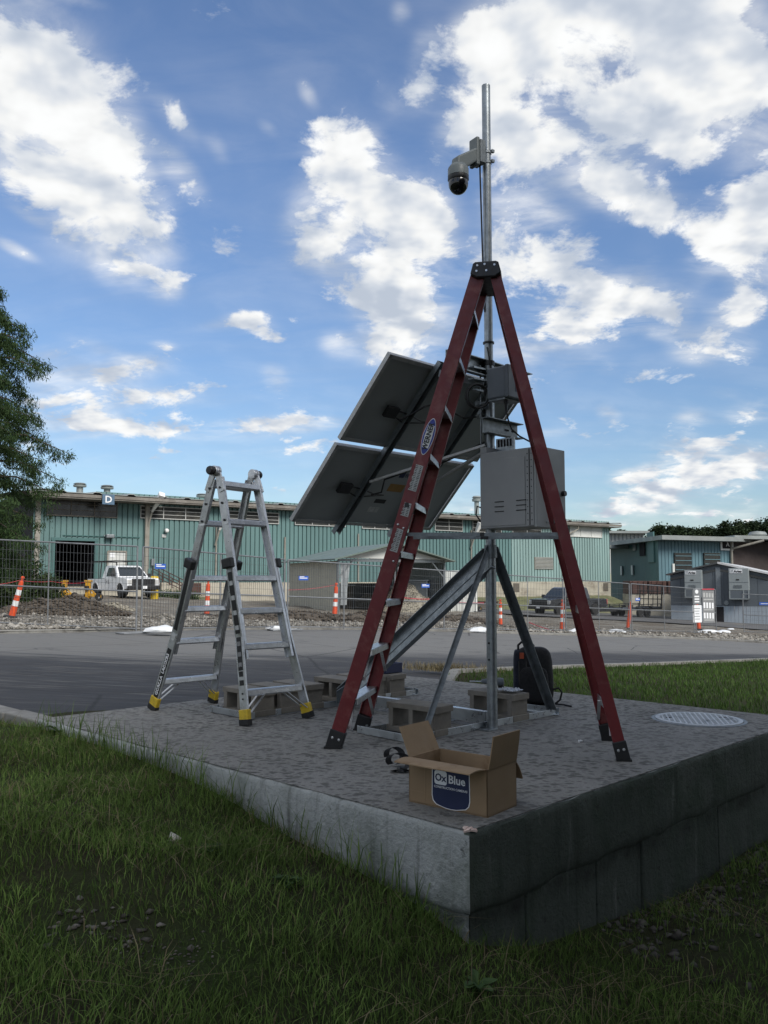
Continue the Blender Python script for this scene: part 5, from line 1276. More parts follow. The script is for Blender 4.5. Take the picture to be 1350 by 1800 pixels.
def siding(sa, sb, za, zb_, m, pitch=.36, off=0.0, name='siding'):
    """ribbed sheets: one sheet per 4 ribs"""
    n = max(1, round((sb - sa) / pitch)); p = (sb - sa) / n
    i = 0
    while i < n:
        k = min(4, n - i); b = B(); prof = []
        for j in range(k):
            s = sa + (i + j) * p
            prof += [(s, 0.0), (s + p * .74, 0.0), (s + p * .78, -.10), (s + p * .96, -.10)]
        prof.append((sa + (i + k) * p, 0.0))
        vs = [wp(a, za, off + o) for a, o in prof] + [wp(a, zb_, off + o) for a, o in prof]; L_ = len(prof)
        b.add(vs, [(q, q + 1, L_ + q + 1, L_ + q) for q in range(L_ - 1)]); b.obj(name, m, hall, fix=False); i += 4
sp_ = W(640, 1018)[0]
zlow = zb
zl_ = W(200, 869, 1.7)[1] - .38
siding(s0, dk0, zlow, zl_, M['teal']); siding(dk0, dk1, dkt, zl_, M['teal']); 
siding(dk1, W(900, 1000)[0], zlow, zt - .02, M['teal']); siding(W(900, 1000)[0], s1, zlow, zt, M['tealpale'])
# body behind the sheets, base wall, roof
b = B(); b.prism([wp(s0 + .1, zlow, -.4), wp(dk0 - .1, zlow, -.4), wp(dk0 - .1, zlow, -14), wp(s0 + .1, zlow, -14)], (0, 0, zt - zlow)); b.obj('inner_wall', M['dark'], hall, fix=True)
b = B(); b.prism([wp(dk1 + .1, zlow, -.4), wp(s1 - .06, zlow, -.1), wp(s1 - .06, zlow, -24), wp(dk1 + .1, zlow, -24)], (0, 0, zt - zlow - .05)); b.obj('inner_wall', M['tealpale'], hall, fix=True)
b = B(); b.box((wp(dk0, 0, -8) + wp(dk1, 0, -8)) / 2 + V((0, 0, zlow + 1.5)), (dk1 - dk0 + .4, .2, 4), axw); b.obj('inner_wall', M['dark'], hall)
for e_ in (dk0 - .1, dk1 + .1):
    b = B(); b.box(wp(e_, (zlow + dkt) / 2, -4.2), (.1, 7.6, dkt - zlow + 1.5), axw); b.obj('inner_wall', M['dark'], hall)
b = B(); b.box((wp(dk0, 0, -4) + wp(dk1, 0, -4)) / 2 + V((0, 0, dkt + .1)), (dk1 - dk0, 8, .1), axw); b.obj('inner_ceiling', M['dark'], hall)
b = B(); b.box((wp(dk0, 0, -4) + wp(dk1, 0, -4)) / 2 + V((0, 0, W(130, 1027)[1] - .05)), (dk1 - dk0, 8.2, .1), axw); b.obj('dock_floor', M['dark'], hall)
zg = lambda s: plane(wp(s, 0).x, wp(s, 0).y) - .6
for sa, sb in zip(np.linspace(s0, s1, 13)[:-1], np.linspace(s0, s1, 13)[1:]):
    b = B(); ztop = min(zlow - .02, W(130, 1028)[1]) if sa < dk1 and sb > dk0 - 3 and sa < W(166, 1000)[0] else zlow - .012
    b.prism([wp(sa + .01, -4, .03), wp(sb - .01, -4, .03), wp(sb - .01, -4, -.3), wp(sa + .01, -4, -.3)], (0, 0, ztop + 4)); b.obj('base_wall', M['cream'], hall, fix=True)
for fr_, to_ in ((dk0 - .22, dk0), (dk1, dk1 + .22)):
    b = B(); b.box(wp((fr_ + to_) / 2, (zlow + dkt) / 2, .03), (.2, .12, dkt - zlow), axw); b.obj('door_frame', M['tealdark'], hall)
b = B(); b.box(wp((dk0 + dk1) / 2, dkt + .1, .03), (dk1 - dk0 + .5, .12, .18), axw); b.obj('door_frame', M['tealdark'], hall)
# eaves: the left third steps forward and up
st_ = W(296, 880, 1.5)[0]
def roof(sa, sb, zc, over, name, slope=.10, depth=22):
    for i in range(int((sb - sa) / 1.8)):
        a = sa + i * (sb - sa) / int((sb - sa) / 1.8); c = a + (sb - sa) / int((sb - sa) / 1.8)
        b = B(); pr = []
        for s, h in ((a, 0), (a + (c - a) * .72, 0), (a + (c - a) * .78, .09), (a + (c - a) * .92, .09), (c, 0)): pr.append((s, h))
        vs = [wp(s, zc + h, over) for s, h in pr] + [wp(s, zc + h + slope * depth, over - depth) for s, h in pr] + [wp(s, zc + h - .05, over) for s, h in pr]
        n = len(pr); b.add(vs, [(k, k + 1, n + k + 1, n + k) for k in range(n - 1)] + [(2 * n + k, 2 * n + k + 1, k + 1, k) for k in range(n - 1)]); b.obj('roof_sheet', M['roofmetal'], hall)
    b = B(); b.box((wp(sa, zc - .20, over - .06) + wp(sb, zc - .20, over - .06)) / 2, (sb - sa, .12, .20), axw); b.obj('fascia', M['fascia'], hall)
    b = B(); b.box((wp(sa, zc - .36, over / 2 - .1) + wp(sb, zc - .36, over / 2 - .1)) / 2, (sb - sa - .05, over + .1, .06), axw); b.obj('soffit', M['fascia'], hall)
z1_ = W(200, 869, 1.7)[1]; z2_ = W(700, 898, .9)[1]
roof(s0 - .6, W(296, 880, 1.7)[0], z1_, 1.7, 'a', .06); roof(W(296, 880, .9)[0] - .2, W(1093, 921, .9)[0], z2_, .9, 'b', .04)
b = B(); b.prism([wp(s1 - .02, zt - .4, -.05), wp(s1 + .0, zt - .4, -23), wp(s1, z2_ - .35, -23), wp(s1 - .02, z2_ - .35, -.05)], WD * .02); b.obj('gable_infill', M['tealpale'], hall, fix=True)
# windows
def window(u0, v0, u1, v1, cols, rows, fm, gm, off=.02, fw=.045, lab=None):
    (sa, za), (sb, zb2) = W(u0, v0), W(u1, v1); v2 = W((u0 + u1) / 2, (v0 + v1) / 2)
    zc_ = v2[1]; hh = abs(W(u0, v0)[1] - W(u0, v1)[1]) ; za, zb2 = zc_ + hh / 2, zc_ - hh / 2
    b = B(); b.box(wp((sa + sb) / 2, zc_, off), (sb - sa, .06, hh), axw); w_ = b.obj('window', gm, hall, label=lab)
    b = B(); 
    for z in (za, zb2): b.box(wp((sa + sb) / 2, z, off + .04), (sb - sa + fw, .1, fw * 1.3), axw)
    for s in (sa, sb): b.box(wp(s, zc_, off + .041), (fw, .1, hh), axw)
    b.obj('window_frame', fm, w_)
    for i in range(1, cols):
        b = B(); b.box(wp(sa + (sb - sa) * i / cols, zc_, off + .036), (fw * 1.2, .09, hh), axw); b.obj('mullion', fm, w_)
    for i in range(cols):
        for j in range(1, rows):
            b = B(); b.box(wp(sa + (sb - sa) * (i + .5) / cols, zb2 + hh * j / rows, off + .034), ((sb - sa) / cols - fw, .08, fw * .8), axw); b.obj('glazing_bar', fm, w_)
    return w_
window(83, 877, 205, 908, 3, 3, M['brownframe'], M['winglassdark'])
window(247, 892, 363, 913, 3, 3, M['winwhite'], M['winglass'])
window(393, 900, 489, 919, 3, 3, M['winwhite'], M['winglass'])
window(518, 906, 606, 924, 3, 3, M['winwhite'], M['winglass'])
window(636, 909, 700, 930, 3, 3, M['winwhite'], M['winglass'])
window(764, 911, 812, 933, 2, 3, M['winwhite'], M['winglass'])
window(830, 914, 880, 936, 2, 3, M['winwhite'], M['winglass'])
window(900, 917, 950, 938, 2, 3, M['winwhite'], M['winglass'])
window(1001, 923, 1057, 944, 3, 1, M['panel_white'], M['panel_white'])
# louvre vent
(sa, za), (sb, zb2) = W(939, 979), W(972, 1001)
b = B(); b.box(wp((sa + sb) / 2, (za + zb2) / 2, .02), (sb - sa, .08, za - zb2), axw); lv = b.obj('vent', M['trim'], hall)
for i in range(9):
    b = B(); b.box(wp((sa + sb) / 2, zb2 + (za - zb2) * (i + .5) / 9, .075), (sb - sa - .12, .05, .05), (WD, (WN + ZUP * .6).normalized(), (ZUP - WN * .6).normalized())); b.obj('louvre_slat', M['roofmetal'], lv)
# downpipes with white funnels
for u, vt, vb, fun in ((262, 872, 1000, 1), (380, 905, 1022, 1), (629, 925, 1022, 0), (827, 920, 1022, 1), (1001, 918, 945, 2), (500, 930, 1020, 0)):
    s, z0 = W(u, vt); z3 = W(u, vb)[1]; b = B()
    if fun == 2: b.tube([wp(s + .5, z0, .7), wp(s + .5, z0 - .7, .6), wp(s - .6, z0 - 1.3, .08), wp(s - .6, z0 - 2.6, .08)], .08, 8)
    else: b.cyl(wp(s, z3, .09), wp(s, z0 - .6, .09), .065, n=8)
    dp = b.obj('downpipe', M['trim'], hall)
    if fun == 1:
        b = B(); b.sweep([(-.06, -.06), (.06, -.06), (.06, .06), (-.06, .06)], wp(s + .05, z0 - 1.1, .5), wp(s + .3, z0, 1.0 if u > 300 else 1.72), WN, [(-.2, -.2), (.2, -.2), (.2, .2), (-.2, .2)]); b.obj('rain_funnel', M['white'], dp)
        b = B(); b.tube([wp(s + .05, z0 - 1.1, .5), wp(s - .1, z0 - 2.2, .14)], .07, 8); b.obj('funnel_pipe', M['trim'], dp)
s, z = W(66, 905); b = B(); b.beam(wp(s, zlow, .1), wp(s, z1_ - .4, .1), .3, .2, WD); b.obj('corner_post', M['trim'], hall)
s, z = W(256, 950); b = B(); b.beam(wp(s, zlow - .8, .12), wp(s, z1_ - .4, .12), .22, .2, WD); b.obj('corner_post', M['trim'], hall)
# roof vents
for u, vt, vb in ((140, 849, 868), (188, 853, 871), (355, 868, 884), (838, 872, 898)):
    d_v = 4.0; s, z = W(u, vb, -2.5); z4 = W(u, vt, -2.5)[1]; h = z4 - z
    b = B(); b.lathe(wp(s, z - .4, -2.5), [(.22, 0), (.22, h * .62 + .4), (.42, h * .64 + .4), (.44, h * .8 + .4), (.30, h * .84 + .4), (.44, h * .9 + .4), (.30, h + .4), (.001, h + .4)], n=14); b.obj('roof_vent', M['roofmetal'], hall, smooth=True)
# sign D, wall lights, door
(sa, za), (sb, zb2) = W(181, 870, 1.75), W(199, 886, 1.75)
c_ = wp((sa + sb) / 2, (za + zb2) / 2, 1.8)
b = B(); b.box(c_, (sb - sa + .1, .08, abs(za - zb2) + .1), axw); sg = b.obj('dock_sign', mat('slate_blue_sign', (.07, .13, .20), .5), hall)
text('D', .62, c_ + WN * .05 + V((0, 0, -.02)), WD, ZUP, M['paper'], sg, ext=.01, bold=.01)
s, z = W(191, 943); b = B(); b.box(wp(s, z, .25), (.55, .4, .25), axw); b.box(wp(s, z + .02, .05), (.7, .1, .12), axw); b.obj('wall_light', M['galvdark'], hall, bevel=.05)
s, z = W(291, 933); b = B(); b.lathe(wp(s, z, .1), [(.001, .3), (.12, .25), (.16, .12), (.12, 0), (.001, 0)], WN, 12); b.obj('wall_light', M['white'], hall, smooth=True)
(sa, za) = W(288, 942); b = B(); b.box(wp(sa, za, .03), (.3, .03, .22), axw); b.obj('wall_sign', M['sticker'], hall)
(sa, za), (sb, zb2) = W(189, 969), W(220, 1024); b = B(); b.box(wp((sa + sb) / 2, (za + zb2) / 2, .03), (sb - sa, .06, za - zb2), axw); dr = b.obj('door', M['panel_white'], hall)
b = B(); 
for s in (sa, sb): b.box(wp(s, (za + zb2) / 2, .06), (.1, .12, za - zb2), axw)
b.box(wp((sa + sb) / 2, za, .06), (sb - sa, .12, .1), axw); b.obj('door_frame', M['trim'], dr)
s, z = W(197, 976); b = B(); b.box(wp(s, z, .07), (.3, .02, .3), axw); b.obj('door_notice', M['paper'], dr)
for u, v in ((262, 988), ):
    s, z = W(u, v); b = B(); b.box(wp(s + .2, z, .15), (.22, .2, .45), axw); b.obj('meter_box', M['galv'], hall)
b = B(); 
for (u0, v0, u1, v1) in ((110, 941, 245, 945), ):
    b.tube([wp(W(u0, v0)[0], W(u0, v0)[1], .06), wp(W(u1, v1)[0], W(u1, v1)[1], .06)], .03, 5)
b.obj('conduit', M['tealdark'], hall)
# base wall openings
for u, v in ((345, 1035), (517, 1038), (622, 1036), (907, 1033), (1064, 1032), (830, 1036)):
    s, z = W(u, v); b = B(); b.box(wp(s, z, .04), (.7, .04, .8), axw); b.obj('boarded_opening', M['rust'] if u < 400 else M['brownframe'], hall)
# steps with a handrail by the left corner
sts = thing('entry_steps', 'concrete entry steps with thin brown pipe handrails at the warehouse base', 'steps', tuple(wp(0, -.5)))
sA, sB = W(266, 1020)[0], W(318, 1040)[0]
for i in range(6):
    b = B(); s = sA + (sB - sA) * i / 6; b.box(wp(s + .3, zlow - .5 - i * .19, .9), ((sB - sA) / 6, 1.5, 1.0), axw); b.obj('stair_step', M['cream'], sts)
for o in (.2, 1.6):
    b = B()
    for h in (.5, .95): b.tube([wp(sA, zlow + h, o), wp(sB, zlow - 1.0 + h, o)], .03, 6)
    for t in (0, .33, .66, 1): b.cyl(wp(sA + (sB - sA) * t, zlow - 1.0 * t - .1, o), wp(sA + (sB - sA) * t, zlow - 1.0 * t + .95, o), .03, n=6)
    b.obj('handrail', M['rust'], sts)
# grassy bank along the right half of the base wall
bank_pts = []
def bank(name, ua, ub, drop, m, wdt=6.0):
    a, c = W(ua, 1040)[0], W(ub, 1040)[0]; n = 40; rows = 8; co = []
    for r in range(rows):
        t = r / (rows - 1)
        for i in range(n):
            s = a + (c - a) * i / (n - 1); q = wp(s, 0, .04 + t * wdt); z_top = W((ua + ub) / 2, 1048)[1]
            zt_ = z_top + .15 * mnoise.noise(V((s * .4, t * 3, 1))); zg_ = plane(q.x, q.y) + .02
            e = min(1, min(i, n - 1 - i) / 5)
            co.append((q.x, q.y, (zt_ * (1 - t) + zg_ * t) * e + (zg_ - .1) * (1 - e)))
    return grid_mesh(name, np.array(co), n, rows, m, 'structure')
M['bankgrass'] = mat('dry_grass_bank', (.13, .135, .06), 1, 0, .4, 2.5, .8, 12, stain=(.22, .20, .13), stain_scale=.8, stain_amt=.7)
bank('grass_bank', 790, 1100, 1, M['bankgrass'], 6)
bank('grass_bank', 265, 360, 1, M['bankgrass'], 3)
# ================================================================ second hall to the right
def D2(u, v, Y): return D(u, v, Y)
hall2 = thing('workshop', 'low blue teal workshop with pale flat eave, dark brown wing at its right', 'workshop', tuple(D(1160, 1030, 84)))
pA, pB, pC = D(1073, 960, 100), D(1157, 960, 80), D(1284, 955, 84)
def wall2(p, q, z0, z1, m, nsheet=8, name='siding', root=hall2):
    d = (q - p); d.z = 0; L = d.length; d.normalize(); n_ = V((d.y, -d.x, 0)); n = int(L / .42); k = 0
    while k < n:
        b = B(); prof = []
        for j in range(min(4, n - k)):
            s = (k + j) * L / n; pt = L / n; prof += [(s, 0), (s + pt * .7, 0), (s + pt * .78, -.06), (s + pt * .92, -.06)]
        prof.append(((k + min(4, n - k)) * L / n, 0)); m_ = len(prof)
        vs = [V((p.x, p.y, z0)) + d * s + n_ * o for s, o in prof] + [V((p.x, p.y, z1)) + d * s + n_ * o for s, o in prof]
        b.add(vs, [(i, i + 1, m_ + i + 1, m_ + i) for i in range(m_ - 1)]); b.obj(name, m, root); k += 4
    return d, n_
zt2 = D(1157, 944, 80).z; z02 = -2.5
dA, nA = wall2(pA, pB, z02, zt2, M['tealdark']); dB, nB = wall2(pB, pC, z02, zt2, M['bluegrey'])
pD = D(1420, 955, 70)
bb = B(); bb.prism([V((p.x, p.y, z02)) for p in (D(1284.5, 955, 84.05), D(1425, 955, 90), D(1425, 955, 110), D(1284.5, 955, 110))], (0, 0, D(1284, 951, 84).z - z02)); bb.obj('brown_wing', mat('brown_brick', (.045, .034, .032), .9, 0, .15, .9), hall2, fix=True)
ov_ = [pA + V((-2.5, -1.5, 0)), pB + V((-.2, -1.8, 0)) , pC + V((.6, -1.6, 0)), pC + V((14, 18, 0)), pA + V((-2.5, 4, 0))]
bb = B(); bb.prism([V((p.x, p.y, zt2 - .32)) for p in ov_], (0, 0, .42)); bb.obj('roof', M['roofmetal'], hall2, fix=True)
bb = B(); q = D(1284, 953, 83.9); bb.prism([V((q.x - .2, q.y - 1.5, zt2 - .05)), V((q.x + 16, q.y + 3, zt2 - .05)), V((q.x + 16, q.y + 20, zt2 - .05)), V((q.x - .2, q.y + 18, zt2 - .05))], (0, 0, .35)); bb.obj('roof', M['roofmetal'], hall2, fix=True)
q = D(1332, 948, 95); bb = B(); bb.lathe(V((q.x, q.y, zt2)), [(.9, 0), (.9, .9), (1.05, 1.0), (.8, 1.35), (.001, 1.45)], n=18); bb.obj('roof_vent', M['roofmetal'], hall2, smooth=True)
def plate2(u, v, w_, h_, Y, d, n_, m, name, off=.1):
    p = D(u, v, Y); b = B(); b.box(V((p.x, p.y, p.z)) + n_ * off, (w_, .12, h_), (d, n_, ZUP)); return b.obj(name, m, hall2)
def on2(p, q, u):
    d = ray(u, 980); A_ = p; e = q - p; # intersect in plan
    det = d.x * -e.y + e.x * d.y; t = (A_.x * -e.y + e.x * A_.y) / det; return d.y * t
for u, v, w_, h_, m, nm in ((1094, 1003, .7, 1.0, 'galv', 'panel_box'), (1113, 1002, .7, 1.0, 'galv', 'panel_box'), (1117, 958, 1.2, 1.2, 'galvdark', 'wall_light'), (1131, 966, 1.9, 1.3, 'dark', 'window'), (1146, 962, 2.2, 3.0, 'tealdark', 'hatch')):
    Yq = on2(pA, pB, u); plate2(u, v, w_, h_, Yq, dA, nA, M[m], nm)
for u, v, w_, h_, m, nm in ((1199, 989, 2.2, 1.9, 'winglassdark', 'window'), (1250, 987, 2.2, 1.7, 'winglassdark', 'window'), (1197, 1000, 2.4, 1.0, 'panel_white', 'air_conditioner'), (1276, 957, 1.7, 1.2, 'white', 'wall_sign')):
    Yq = on2(pB, pC, u); o = plate2(u, v, w_, h_, Yq, dB, nB, M[m], nm)
    if nm == 'window':
        for k in range(4):
            p = D(u, v, Yq); b = B(); b.box(V((p.x, p.y, p.z - .7 + k * .45)) + nB * .2, (2.1, .1, .06), (dB, nB, ZUP)); b.obj('glazing_bar', M['bluegrey'], o)
    if nm == 'wall_sign':
        p = D(u, v, Yq); b = B(); b.box(V((p.x, p.y, p.z)) + nB * .18, (1.3, .06, .85), (dB, nB, ZUP)); b.obj('sign_face', M['dark'], o)
        text('A', .7, V((p.x, p.y, p.z - .02)) + nB * .23, dB, ZUP, M['paper'], o, ext=.01)
Yq = on2(pB, pC, 1283); b = B(); p = D(1283, 970, Yq); b.cyl(V((p.x, p.y, -2)) + nB * .2, V((p.x, p.y, zt2)) + nB * .2, .14, n=8); b.tube([V((p.x, p.y, zt2 - 1.0)) + nB * .2, V((p.x + 2.5, p.y, zt2 - .2)) + nB * 1.2], .12, 8); b.obj('downpipe', M['trim'], hall2)
bb = B(); Yq = 96; p, q = D(1068, 961, 92), D(1098, 962, 92); bb.box((p + q) / 2, (4.2, 1.6, .35)); bb.obj('porch_roof', M['roofmetal'], hall2)
# white shed roof peeping between the two halls
sh = thing('far_shed', 'small pale shed roof showing between the two teal buildings', 'shed', tuple(D(1090, 950, 120)))
p, q = D(1071, 950, 125), D(1132, 950, 125); b = B(); b.box(V(((p.x + q.x) / 2, 127, D(1080, 938, 125).z - 3)), (q.x - p.x, 4, 6)); b.obj('shed_wall', M['panel_white'], sh)
b = B(); b.box(V(((p.x + q.x) / 2, 126.5, D(1080, 936, 125).z)), (q.x - p.x + .8, 6, .35)); b.obj('shed_roof', M['roofmetal'], sh)
for i in range(9):
    b = B(); b.box(V((p.x + (q.x - p.x) * (i + .5) / 9, 124.9, D(1080, 946, 125).z)), (.14, .1, 1.2)); b.obj('shed_batten', M['galvdark'], sh)

# ================================================================ carport
cpt = thing('carport', 'tan metal carport with green grey roof and open gable front', 'carport', tuple(D(600, 1050, 44)))
M['tan'] = mat('tan_sheet', (.44, .42, .345), .6, 0, .07, 2)
M['greenroof'] = mat('green_grey_roof', (.12, .16, .14), .55, 0, .1, 1)
# front gable line from A (left front corner) to Bf (right front corner); side runs back-left to S
fA = D(594, 1060, 42); fB = D(781, 1060, 46); fS = D(508, 1060, 49)
gz = lambda p: plane(p.x, p.y) - .05
for p in (fA, fB, fS): p.z = gz(p)
he_ = D(594, 985, 42).z; hr = D(690, 957, 44).z
side = (fS - fA); side.z = 0; ap = (fA + fB) / 2
def ribsheet(p, q, z0, z1, m, name, root, pitch=.25):
    d = (q - p); d.z = 0; L = d.length; d.normalize(); n_ = V((d.y, -d.x, 0)); n = int(L / pitch); b = B(); prof = []
    for j in range(n): s = j * L / n; pt = L / n; prof += [(s, 0), (s + pt * .55, 0), (s + pt * .65, .03), (s + pt * .9, .03)]
    prof.append((L, 0)); m_ = len(prof); b.add([V((p.x, p.y, z0)) + d * s + n_ * o for s, o in prof] + [V((p.x, p.y, z1)) + d * s + n_ * o for s, o in prof], [(i, i + 1, m_ + i + 1, m_ + i) for i in range(m_ - 1)]); return b.obj(name, m, root)
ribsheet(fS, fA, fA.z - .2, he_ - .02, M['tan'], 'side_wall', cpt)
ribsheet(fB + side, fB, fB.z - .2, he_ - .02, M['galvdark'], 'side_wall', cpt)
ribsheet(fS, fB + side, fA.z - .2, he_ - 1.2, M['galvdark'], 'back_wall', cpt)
fd = (fB - fA); fd.z = 0; fdn = fd.normalized(); on_ = V((fdn.y, -fdn.x, 0))
E_ = -side.normalized() * .6
eL, eR, rdg = V((fA.x, fA.y, he_)) - fdn * .45, V((fB.x, fB.y, he_)) + fdn * .45, V((ap.x, ap.y, hr))
for a, nm in ((eL, 'roof_slope'), (eR, 'roof_slope')):
    b = B(); b.prism([a + E_, rdg + E_, rdg + side - E_ * .5, a + side - E_ * .5], (0, 0, .07)); b.obj(nm, M['greenroof'], cpt, fix=True)
b = B(); b.prism([V((fA.x, fA.y, he_ + .12)) + fdn * .2, V((fB.x, fB.y, he_ + .12)) - fdn * .2, V((ap.x, ap.y, hr - .06))], on_ * .06); b.obj('gable_panel', M['panel_white'], cpt, fix=True)
b = B(); b.beam(V((fA.x, fA.y, he_ + .02)), V((fB.x, fB.y, he_ + .02)), .14, .10); b.obj('header_beam', M['galvdark'], cpt)
for t in (0, 1):
    p = fA.lerp(fB, t); b = B(); b.beam(V((p.x, p.y, p.z - .2)), V((p.x, p.y, he_)), .12, .12, fdn); b.obj('post', M['galvdark'], cpt)
    b = B(); b.beam(V((p.x, p.y, he_ - .9)), V((p.x, p.y, he_)) + fdn * (.9 if t == 0 else -.9), .07, .07); b.obj('knee_brace', M['galvdark'], cpt)
# draped sheet at its left front post, grey crate and dark boxes inside
b = B(); vs = []; n = 12
for j in range(10):
    for i in range(n): vs.append(V((fA.x, fA.y, he_ - .1 - j * .24)) + fdn * (.12 + i * .055 * (1 - j * .035)) + on_ * (.05 * math.sin(i * 1.4 + j * .3)))
b.add(vs, [(j * n + i, j * n + i + 1, (j + 1) * n + i + 1, (j + 1) * n + i) for j in range(9) for i in range(n - 1)]); tag(b.obj('plastic_sheet', mat('grey_plastic_film', (.30, .32, .33), .35, 0, .2, 3), None, smooth=True), 'grey plastic sheet hanging down the left front carport post', 'plastic sheet')
def crate(u0, u1, v0, v1, Y, dpt, m, name, lab, cat):
    p0, p1 = D(u0, v1, Y), D(u1, v1, Y); zt_ = D(u0, v0, Y).z; c = (p0 + p1) / 2; zb3 = min(p0.z, plane(c.x, c.y) + .02)
    root = thing(name, lab, cat, (c.x, c.y, zb3))
    b = B(); b.box(V((c.x, c.y + dpt / 2, (zb3 + zt_) / 2)), (p1.x - p0.x, dpt, zt_ - zb3)); b.obj('body', m, root, bevel=.03)
    b = B(); b.box(V((c.x, c.y + dpt / 2, zt_ + .03)), (p1.x - p0.x + .1, dpt + .1, .05)); b.obj('lid', M['galv'], root)
    b = B()
    for t in (.05, .95): b.box(V((p0.x + (p1.x - p0.x) * t, c.y - .02, (zb3 + zt_) / 2)), (.06, .05, zt_ - zb3 - .04))
    b.obj('edge_strip', M['galvdark'], root)
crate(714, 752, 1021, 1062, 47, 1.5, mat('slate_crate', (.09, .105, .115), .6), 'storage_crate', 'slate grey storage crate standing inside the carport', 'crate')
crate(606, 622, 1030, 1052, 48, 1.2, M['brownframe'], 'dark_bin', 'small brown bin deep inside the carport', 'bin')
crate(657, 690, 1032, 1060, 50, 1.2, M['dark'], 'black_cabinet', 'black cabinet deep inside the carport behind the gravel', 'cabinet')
p0 = hit(800, 1077); c_ = V((p0.x, p0.y + .6, p0.z)); ww = thing('white_container', 'white panelled container standing right of the carport', 'container', tuple(c_))
b = B(); b.box(c_ + V((0, .8, .9)), (3.0, 1.8, 3.6)); b.obj('body', M['panel_white'], ww)
for i in range(8): 
    b = B(); b.box(c_ + V((-1.4 + i * .4, -.13, .9)), (.05, .06, 3.4)); b.obj('rib', M['white'], ww)

# ================================================================ grey portable office
off_ = thing('portable_office', 'grey portable office trailer with shallow gable and pale skirt', 'portable office', tuple(D(1180, 1085, 60)))
M['greysiding'] = mat('slate_siding', (.085, .10, .115), .6, 0, .05, 1.5)
M['skirt'] = mat('pale_skirting', (.28, .32, .36), .6, 0, .08, 1.5)
oA = D(1180, 1085, 60); oA.z = plane(oA.x, oA.y) + .06; Yo = oA.y
oB_ = V((oA.x + 11.5, oA.y - 6.2, 0)); od = (oB_ - oA); od.z = 0; oL = od.length; od.normalize(); onn = V((od.y, -od.x, 0))
k_o = Yo / F
zo0 = oA.z; zs = D(1180, 1064, Yo).z; ze = D(1180, 1011, Yo).z
def op(s, z, off=0.0): return V((oA.x, oA.y, z)) + od * s + onn * off
def os_(u): 
    d = ray(u, 1000); det = d.x * od.y - d.y * od.x; return (d.y * oA.x - d.x * oA.y) / det
sr = os_(1262); zr = D(1262, 991, op(sr, 0).y).z
gable = [(0, zs), (sr * 2, zs), (sr * 2, ze), (sr, zr), (0, ze)]
b = B(); b.prism([op(s, z, -.02) for s, z in gable], -onn * 17); b.obj('body', M['greysiding'], off_, fix=True)
for i in range(9):
    b = B(); a, c = sr * 2 * i / 9, sr * 2 * (i + 1) / 9; 
    zz1 = lambda s: ze + (zr - ze) * (1 - abs(s - sr) / sr) - .45
    b.prism([op(a + .012, zs), op(c - .012, zs), op(c - .012, zz1(c)), op(a + .012, zz1(a))], onn * .025); b.obj('wall_panel', M['greysiding'], off_, fix=True)
b = B(); b.prism([op(0, ze - .22), op(sr, zr - .34), op(2 * sr, ze - .22), op(2 * sr, ze - .38), op(sr, zr - .5), op(0, ze - .38)], onn * .05); b.obj('dark_fascia', M['carblack'], off_, fix=True)
b = B(); b.prism([op(-.25, ze - .02, .3), op(sr, zr, .3), op(sr, zr + .12, .3), op(-.25, ze + .08, .3)], -onn * 17.6); b.obj('roof_slope', M['carblack'], off_, fix=True)
b = B(); b.prism([op(2 * sr + .25, ze - .02, .3), op(sr, zr, .3), op(sr, zr + .14, .3), op(2 * sr + .25, ze + .10, .3)], -onn * 17.6); b.obj('roof_slope', mat('pale_membrane_roof', (.5, .5, .5), .6), off_, fix=True)
b = B(); b.box(op(sr, (zs + zr) / 2 - .1, .03), (.32, .12, zr - zs - .3), (od, onn, ZUP)); b.obj('joint_cover', mat('joint_grey', (.17, .19, .205), .6), off_)
for i in range(26):
    b = B(); a = 2 * sr * i / 26; c = 2 * sr * (i + 1) / 26; za_ = lambda s: plane(op(s, 0).x, op(s, 0).y) - .1
    b.prism([op(a + .008, min(za_(a), zo0 - .1)), op(c - .008, min(za_(c), zo0 - .1)), op(c - .008, zs), op(a + .008, zs)], onn * .03); b.obj('skirt_panel', M['skirt'], off_, fix=True)
s = os_(1262.5); b = B(); b.box(op(s - .1, zs - .65, .06), (.75, .06, 1.2), (od, onn, ZUP)); b.obj('access_hatch', M['dark'], off_)
